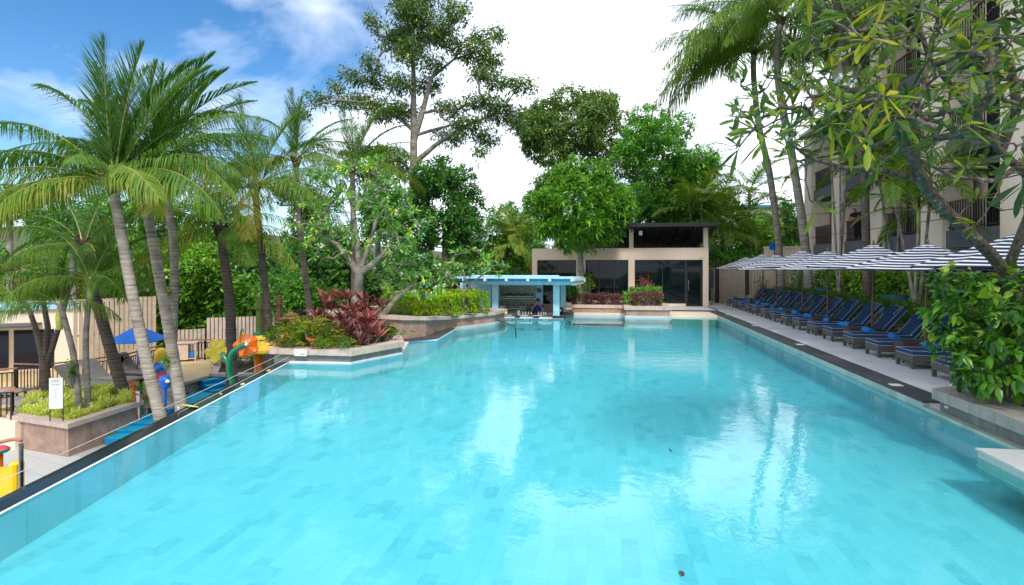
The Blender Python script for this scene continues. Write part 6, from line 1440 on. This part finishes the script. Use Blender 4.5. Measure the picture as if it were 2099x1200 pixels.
# --- the near frangipani hanging in from the right
rs = np.random.default_rng(5); nt_ = []; nd_ = []
while len(nt_) < 290:
    x, y = rs.uniform(1490,2160), rs.uniform(-60,480)
    lim = 70+ (2160-x)*.02
    if x < 1640 and not (150 < y < 370): continue
    if x < 1560 and not (170 < y < 350): continue
    if y > 300+ .14*(x-1490) and rs.random() < .9: continue
    if x > 1700 and y > 250 and rs.random() < .55: continue
    if 1600 < x < 1760 and y > 300 and rs.random() < .5: continue
    d = rs.uniform(5.2,8.2) if x > 1700 else rs.uniform(5.6,7.4)
    nt_.append(P(x,y,d)); nd_.append(RT*(-.8 if x < 1900 else rs.uniform(-.6,.4))+np.array([0,0,rs.uniform(-.15,.8)])+FW*rs.normal()*.5)
nt_ = np.array(nt_); nd_ = np.array(nd_)
p0 = P(2085,640,8.5); p0[2] = .18
t = thing('frangipani_tree', 'near frangipani with lichen-covered trunk and long leaves filling the upper right', 'tree', p0)
lb = [([p0, P(2062,560,8.4), P(2030,520,8.2), P(1975,468,8.0), P(1925,418,7.8), P(1890,372,7.6)],.10,.07),
      ([P(1895,378,7.6), P(1868,320,7.3), P(1835,255,7.1), P(1780,200,6.9), P(1700,165,6.6)],.085,.025),
      ([P(1885,368,7.6), P(1810,350,7.2), P(1730,345,6.9), P(1660,325,6.6), P(1590,270,6.4)],.05,.012),
      ([P(2062,560,8.4), P(2110,440,8.0), P(2105,360,7.6), P(2050,310,7.4), P(2015,260,7.2), P(1960,190,7.0), P(1905,120,6.8), P(1880,40,6.7)],.07,.025),
      ([P(2050,310,7.4), P(2085,220,7.2), P(2070,120,7.0), P(2010,50,6.9)],.07,.02),
      ([P(2030,290,7.3), P(1970,262,7.1), P(1900,245,6.9), P(1830,240,6.6)],.05,.015),
      ([P(2105,330,7.6), P(2040,372,7.3), P(1950,362,7.1), P(1890,330,6.9)],.045,.015)]
g = grow(lb, nt_, near=.55, bend=.16, lift=.25, seg=6, jit=.025)
wood('trunk', ([*g][0], g[1], g[2], g[3], g[4], g[5]), M['trunk_near'], t, twig=.0085, cap=.035, sides=8, power=.42)
nd2 = nrm(nrm(g[5])*1.0+nrm(nd_)*.5)
tone = np.clip(rng.normal(.42,.24,len(nt_)),0,1)
V, Fc, T = rosettes(nt_, nd2, 6, .28, .06, .015, .4, .9, tone, 'paddle', lvar=.45, updir=.05); npmesh('crown', V, Fc, M['leaf_frang_near'], t, val=T, world=True)
ii = [int(np.argmin(np.linalg.norm(nt_-P(x,y,6.5),axis=1))) for x,y in ((1500,210),(1700,190),(1690,200),(1740,120),(1600,170),(1560,300))]
blossoms('blossoms', nt_[ii]+np.array([0,0,.06]), .042, t, 7)
# --- leafy bush under it
bt = [(2010,585,65,45,8.6,.5,1),(1985,640,50,50,8.6,.45,1),(1990,710,50,55,8.5,.45,1),(2040,655,75,65,8.3,.5,1),(2050,740,75,60,8.0,.5,1.1),(2100,610,70,60,8.0,.5,1),(2120,700,70,80,7.6,.5,1),(2080,790,60,40,7.6,.4,1.2),(1965,600,26,24,8.7,.25,1),(2020,790,30,28,8.3,.3,1),(1962,690,22,30,8.6,.2,1),(2150,640,60,100,7.4,.5,.8)]
tips, dirs = clump_tips([(x-18,y-8,rx*1.1,ry*1.05,*r_) for x,y,rx,ry,*r_ in bt], 150, .3)
keep = tips[:,2] > .22; tips, dirs = tips[keep], dirs[keep]
p0 = P(2060,800,8.1); p0[2] = .19; t = thing('climbing_bush', 'glossy bright-leaved bush spilling over the near right planter', 'bush', p0)
g = grow([([p0, P(2050,700,8.2), P(2040,620,8.3)],.04,.02),([p0, P(2110,720,7.8), P(2110,620,7.8)],.035,.015)], tips[::4], near=.4); wood('stems', g, M['stem_near'], t, twig=.004, cap=.02, sides=5)
V, Fc, T = rosettes(tips, dirs*.8+np.array([0,0,-.1])+(-FW)*.3, 5, .17, .10, .03, .8, .95, np.clip(rng.normal(.5,.27,len(tips)),0,1), 'full', updir=-.15); npmesh('foliage', V, Fc, M['leaf_bush'], t, val=T, world=True)

# --- background trees, each with its own crown
BG = [
 ('leafy_tree','dark thin-crowned tree at the far left edge behind the palms',20,420,60,55,33,'leaf_olive',9,LZ),
 ('leafy_tree','dark leafy tree low behind the near palm crown at the left',150,470,85,70,30,'leaf_dark',12,LZ),
 ('leafy_tree','yellow-green tree glimpsed left of the nearest palm trunk',215,440,50,50,36,'leaf_bright',8,LZ),
 ('leafy_tree','bright feathery tree behind the tall slat fence between the palm trunks',262,545,70,70,31,'leaf_bright',12,LZ),
 ('leafy_tree','bright green tree between the second and third palm crowns',305,450,70,60,38,'leaf_mid',10,LZ),
 ('leafy_tree','bright leafy tree above the low pale fence at its left end',395,560,75,90,32,'leaf_bright',14,LZ),
 ('leafy_tree','mid green tree behind the stout-trunked palm',440,480,80,80,38,'leaf_mid',12,LZ),
 ('leafy_tree','dark tree behind the palm with the yellow frond',510,540,70,80,36,'leaf_dark',11,LZ),
 ('leafy_tree','bright broad-leaved bush-like tree right of the yellow-fronded palm',585,600,58,62,30,'leaf_mid',11,LZ),
 ('leafy_tree','dark mass of tree behind the wide frangipani',665,560,90,110,36,'leaf_dark',16,-2),
 ('leafy_tree','tree with dull leaves between the palm crown and the tall trunk',775,345,70,50,42,'leaf_olive',12,-1),
 ('leafy_tree','green tree behind the right half of the wide frangipani',790,450,80,95,38,'leaf_mid',15,-1),
 ('leafy_tree','dark tree low behind the golden hedge',850,570,70,60,30,'leaf_dark',12,-.8),
 ('leafy_tree','pale green distant tree between the dark tree and the mango tree',1035,450,40,34,48,'leaf_mid',9,-.5),
 ('leafy_tree','bright low tree left of the mango tree above the bar',1020,520,58,60,38,'leaf_bright',11,-.5),
 ('leafy_tree','tall mid green tree directly left behind the mango tree',1080,480,48,60,44,'leaf_mid',12,-.5),
 ('leafy_tree','broad green tree filling between mixed tree and pavilion roof',1370,420,100,60,43.2,'leaf_mid',18,-.5),
 ('leafy_tree','olive tree behind the palm crown right of the yellow frond',600,420,60,70,44,'leaf_olive',11,-2),
 ('leafy_tree','bright tree peeping out at the left foot of the mango tree',1085,545,45,62,36,'leaf_mid',10,-.5),
 ('leafy_tree','bright green tree right behind the pavilion roof posts',1310,430,62,62,42,'leaf_mid',12,-.5),
 ('leafy_tree','light green feathery tree above the middle of the pavilion roof',1390,430,66,50,42,'leaf_bright',12,-.5),
 ('leafy_tree','green tree forming the right shoulder of the mixed green tree',1425,350,58,62,44,'leaf_mid',12,-.5),
 ('leafy_tree','loose pale tree stepping down toward the small sky palm',1480,430,40,45,46,'leaf_mid',9,-.5),
 ('leafy_tree','yellow-green tree behind the small sky palm',1535,480,58,48,47,'leaf_bright',10,-.5),
 ('leafy_tree','bright tree between the two tall palm trunks',1590,495,55,52,46,'leaf_bright',10,-.5),
 ('leafy_tree','dark tree just left of the hotel corner',1632,450,36,60,40,'leaf_dark',10,-.5),
 ('leafy_tree','dark green tree above the far garden wall',1615,525,60,40,40,'leaf_mid',10,-.5),
 ('leafy_tree','dense green tree right of the pavilion wall behind the fence',1490,555,62,48,38.5,'leaf_mid',11,-.5),
 ('leafy_tree','green tree behind the fence posts and far umbrellas',1555,560,62,42,38.5,'leaf_mid',11,-.5),
]
for i,(nm,lab,cx,cy,rx,ry,d,lm,n_,base) in enumerate(BG):
    tree(nm, lab, base, [(cx,cy+ry*1.1,d,.2),(cx,cy,d,.14)], lobes(cx,cy,rx,ry,d,n_+4,.36,100+i), 44 if d > 34 else 52, (11,.36 if d > 34 else .28,.13,.14,.45,1.0,'long'), M[lm], M['trunk_grey'], twig=.016, group='trees behind the pool garden', cap=.08)
# undergrowth closing the gaps along the hillside
pts = []; dr = []
def band(x0,x1,y0,y1,d0,d1,n):
    for _ in range(n):
        x = rng.uniform(x0,x1); d = rng.uniform(d0,d1); y = y0+(y1-y0)*rng.random()**.8+14*math.sin(x*.05)+9*math.sin(x*.13+2); pts.append(P(x,y,d)); dr.append(-FW*.6+np.array([0,0,.7]))
band(-150,700,500,760,38,46,5200); band(190,700,575,720,31,35,2600); band(640,1100,520,640,40,48,2600); band(1250,1660,470,620,44,50,3200); band(-700,-100,400,760,38,46,2500); band(1640,2300,430,640,44,50,800)
pts = np.array(pts); dr = np.array(dr)
V, Fc, T = rosettes(pts, dr, 9, .5, .2, .25, .5, 1.0, np.clip(rng.normal(.35,.25,len(pts)),0,1), 'long'); o = npmesh('undergrowth', V, Fc, M['undergrowth'], None, val=T); tag(o, 'mass of wild undergrowth on the slope behind the trees', 'undergrowth', kind='stuff')
# --- planted beds
fine = (9,.075,.04,.05,.3,1.0,'long')
hb = [(np.array([*P(px,627,d)[:2],.72]),(.62,.5,.36),.1) for px,d in ((822,19.3),(862,20.3),(905,21.0),(940,21.8),(968,22.6))]
hb += [(np.array([*P(px,610,d)[:2],.75]),(.6,.6,.4),.1) for px,d in ((830,21.8),(900,22.4),(950,23.3))]
shrub('golden_hedge', 'yellow-green clipped hedge along the tall planter beside the bar', 'hedge', hb, 120, (8,.10,.05,.04,.3,1.0,'long'), M['leaf_hedge_y'])
hb = [(np.array([9.25+drift(y),y,.50]),(.42,1.35,.5),0) for y in np.arange(8.5,32,2.6)]
shrub('clipped_hedge', 'long low dark clipped hedge right behind the blue loungers', 'hedge', hb, 95, (7,.075,.04,.05,.2,1.0,'long'), M['leaf_hedge'])
hb = [(np.array([11.1,y,1.0]),(.45,1.4,.85),0) for y in np.arange(17,31,2.6)]
shrub('vine_hedge', 'tall broad-leaved bright hedge before the hotel plinth', 'hedge', hb, 60, (5,.17,.11,.06,.9,1.0,'full'), M['leaf_vine'])
shrub('bed_shrub', 'clipped green shrubs in the curved bed behind the water flowers', 'bush', [(np.array([*G(px,742,-2.1)[:2],-1.95]),(.5,.4,.38),A) for px in (465,500,540)], 150, (7,.07,.03,.05,.1,.9,'long'), M['leaf_hedge'])
mb_ = [(np.array([x,28.2,.5]),(.45,.5,.24),0) for x in np.arange(-1.1,.9,.65)]
shrub('maroon_hedge', 'low maroon-leaved hedge under the pavilion windows', 'hedge', mb_, 110, (7,.09,.05,.05,.3,1.0,'long'), M['leaf_maroon'])
shrub('maroon_bush', 'rounded maroon bush in the square forward planter', 'bush', [(np.array([1.95,27.1,.62]),(.62,.5,.28),0)], 130, (7,.09,.05,.05,.3,1.0,'long'), M['leaf_maroon'])
shrub('planter_bush', 'light green bush behind the maroon one in the square planter', 'bush', [(np.array([1.95,28.1,.75]),(.7,.4,.35),0),(np.array([1.25,27.6,.6]),(.3,.4,.3),0)], 110, (7,.13,.04,.05,.4,1.0,'long'), M['leaf_mid'])
def bunch(name, label, cat, p, heads, leafsp, lmat, group=None, tone=(.5,.2), stem=.012, sm='trunk_grey', updir=.25):
    """leafy tufts on short stems: heads = (dx,dy,dz) from the foot"""
    t = thing(name, label, cat, p, 0, group); b = MB(); 
    for h in heads: b.tube([(h[0]*.3,h[1]*.3,0),(h[0]*.8,h[1]*.8,h[2]*.6),h],[stem*1.3,stem,stem*.8],6)
    b.build('stems', M[sm], t); per, ln, wd, sp, dp, op, shp = leafsp
    V, Fc, T = rosettes(np.array(heads,float), np.array([(h[0]*.4,h[1]*.4,1) for h in heads],float), per, ln, wd, sp, dp, op, np.clip(rng.normal(tone[0],tone[1],len(heads)),0,1), shp, updir=updir); npmesh('leaves', V, Fc, lmat, t, val=T); return t
# ti plants
k = 0
for px,py,d in [(648,690,14.9),(668,680,15.2),(655,640,15.0),(690,700,14.2),(700,660,14.6),(712,690,14.0),(722,650,15.0),(735,690,14.2),(745,660,14.8),(757,690,14.4),(768,665,15.0),(778,690,14.8),(700,625,15.3),(668,625,15.3),(775,640,15.3),(725,625,15.3),(750,630,15.2)]:
    p = P(px,py,d); z_ = max(.45, p[2]+(.14 if d > 14.9 else .04)); p = np.array([p[0],p[1],.12]); H_ = z_-.12
    hs = [(rng.normal()*.08,rng.normal()*.08,H_),(rng.normal()*.16,rng.normal()*.16,H_*.72),(rng.normal()*.16,rng.normal()*.16,H_*.45)]
    bunch('ti_plant', 'dark red sword-leaved plant in the corner planter', 'plant', p, hs, (16,.5,.085,.02,.5,.66,'full'), M['leaf_ti'], 'red sword-leaved plants in the corner planter', (.58,.22))
# feathery golden plants with orange blossoms
def feathery(px,py,d,h,r,lab,tone=(.5,.2),z0=.1,lm='leaf_fern',n=26):
    p = P(px,py,d); p = np.array([p[0],p[1],z0]); hs = [(rng.normal()*r,rng.normal()*r*.7,abs(rng.normal(.6,.25))*h+.05) for _ in range(n)]
    return bunch('feathery_plant', lab, 'plant', p, hs, (22,.26,.016,.05,.9,.85,'long'), M[lm], 'feathery plants at the left end of the corner planter', tone)
feathery(580,690,14.8,.42,.22,'greyish feathery plant at the left tip of the corner planter',(.3,.15)); feathery(605,690,14.4,.45,.25,'golden feathery plant left of the orange blossoms',(.6,.2))
feathery(632,690,14.2,.62,.25,'golden feathery plant between the orange blossoms',(.65,.2)); feathery(655,695,14,.5,.25,'green feathery plant before the red sword leaves',(.45,.2)); feathery(628,664,15.3,.5,.2,'tall yellow feathery plant below the spirit house',(.85,.15)); feathery(590,705,13.9,.35,.25,'low feathery plant spilling over the planter rim',(.4,.2))
feathery(790,695,15.2,.35,.15,'small fresh green tuft at the right end of the corner planter',(.3,.1)); feathery(680,700,13.7,.3,.2,'low yellow-green tuft in front of the red sword leaves',(.6,.2))
for k,(px,py,d) in enumerate(((583,697,13.8),(638,703,13.6),(650,708,13.6))):
    p = P(px,py,d); t = thing('blossom_head', '%s orange blossom head among the feathery plants' % ('largest','middle','rightmost small')[k], 'flower', (p[0],p[1],.12)); MB().tube([(0,0,0),(0,0,max(.05,p[2]-.12))],.008,5).build('stem', M['trunk_grey'], t); blossoms('petals', np.array([p]), (.075,.05,.04)[k], t, 9, M['petal_o'])
# striped grass tufts
V, Fc, T = rosettes(np.zeros((1,3)), np.array([[0,0,1.]]), 80, .5, .03, .05, .9, .75, np.array([.62]), 'full', updir=1.3); gm = None
gp = [np.array(x) for x in (G(20,850,-2.08)[:2], G(140,868,-2.08)[:2], G(290,822,-2.08)[:2], G(262,796,-2.08)[:2], G(60,812,-2.08)[:2])]
cen = sum(gp)/5; k = 0
while k < 120:
    w_ = rng.dirichlet(np.ones(5)); p = sum(w_[i]*gp[i] for i in range(5)); e_ = rng.integers(0,5); u = rng.random()
    if rng.random() < .5: p = (gp[e_]*(1-u)+gp[(e_+1)%5]*u)*.8+cen*.2
    if gm is None: o = gm = npmesh('striped_grass', V, Fc, M['leaf_grass'], None, val=T); tag(o, 'yellow-striped grass tuft in the pink terrace planter', 'grass tuft', 'striped grass tufts in the terrace planter')
    else: o = gm.copy(); col.objects.link(o)
    o.location = (p[0],p[1],-2.12); o.rotation_euler = (0,0,rng.uniform(0,6.28)); s_ = rng.uniform(.75,1.1); o.scale = (s_,s_,s_*rng.uniform(.9,1.2)); k += 1
# a few more single plants
def bush(name, label, px, py, d, base, r, h, lm, leafsp=(9,.2,.07,.06,.5,1,'long'), n=40, tone=(.5,.2), cat='bush'):
    p = P(px,py,d); p = np.array([p[0],p[1],base]); hs = [(rng.normal()*r*.5,rng.normal()*r*.5,h*rng.uniform(.25,1)) for _ in range(n)]
    return bunch(name, label, cat, p, hs, leafsp, M[lm], None, tone)
bush('croton_bush', 'dark red and green bush against the far slat fence', 1538,600,34.5,.1,.5,1.9,'leaf_maroon',(9,.3,.09,.1,.5,1,'long'),70,(.35,.2))
bush('croton_bush', 'dark mottled bush right of the red one by the far fence', 1560,600,33.8,0,.45,1.4,'leaf_dark',(9,.28,.08,.1,.5,1,'long'),60,(.5,.3))
bush('croton_bush', 'yellow and red leaved bush beside the second tall palm trunk', 1640,590,29.5,0,.4,1.9,'leaf_vine',(8,.26,.09,.1,.5,1,'long'),50,(.5,.3))
bush('croton_bush', 'pink-red leaved bush reflected in the pavilion windows', 1322,585,30.6,.3,.35,1.25,'leaf_ti',(10,.22,.06,.08,.5,1,'long'),30,(.75,.2))
bush('fern', 'ferns and climbers growing on the mango trunk', 1203,585,29.3,.5,.25,1.35,'leaf_vine',(12,.3,.05,.08,.8,1,'long'),30,(.35,.25),'fern')
bush('fern', 'tall reed-like leaves beside the bar and mango trunk', 1180,620,28.2,.25,.3,.8,'leaf_dark',(10,.7,.05,.05,.2,.5,'long'),14,(.8,.2),'plant')
bush('terrace_shrub', 'small bright shrub before the third grey lounger', 277,775,19.8,TZ,.35,.35,'leaf_mid',(9,.12,.05,.05,.4,1,'long'),30)
bush('terrace_shrub', 'small bright shrub beside the nearest grey lounger', 222,790,19.2,TZ,.3,.3,'leaf_mid',(9,.12,.05,.05,.4,1,'long'),26)
bush('dry_shrub', 'brownish low shrub on the wall top left of the leaning trunks', 300,785,18.2,TZ,.5,.28,'leaf_fern',(9,.09,.03,.06,.3,1,'long'),40,(.3,.2))
bush('dry_shrub', 'brownish low shrub on the terrace right of the second leaning trunk', 376,772,19.8,TZ,.4,.25,'leaf_maroon',(9,.08,.03,.06,.3,1,'long'),30,(.7,.2))
bush('climber', 'bright climber leaves on the thin palm trunk', 147,700,16.4,-1.35,.06,.75,'leaf_vine',(7,.1,.06,.05,.5,1,'long'),26,(.4,.2),'plant')
bush('climber', 'small fern on the second leaning palm trunk', 341,735,14.5,-.5,.05,.3,'leaf_mid',(7,.12,.05,.05,.5,1,'long'),14,(.6,.2),'plant')
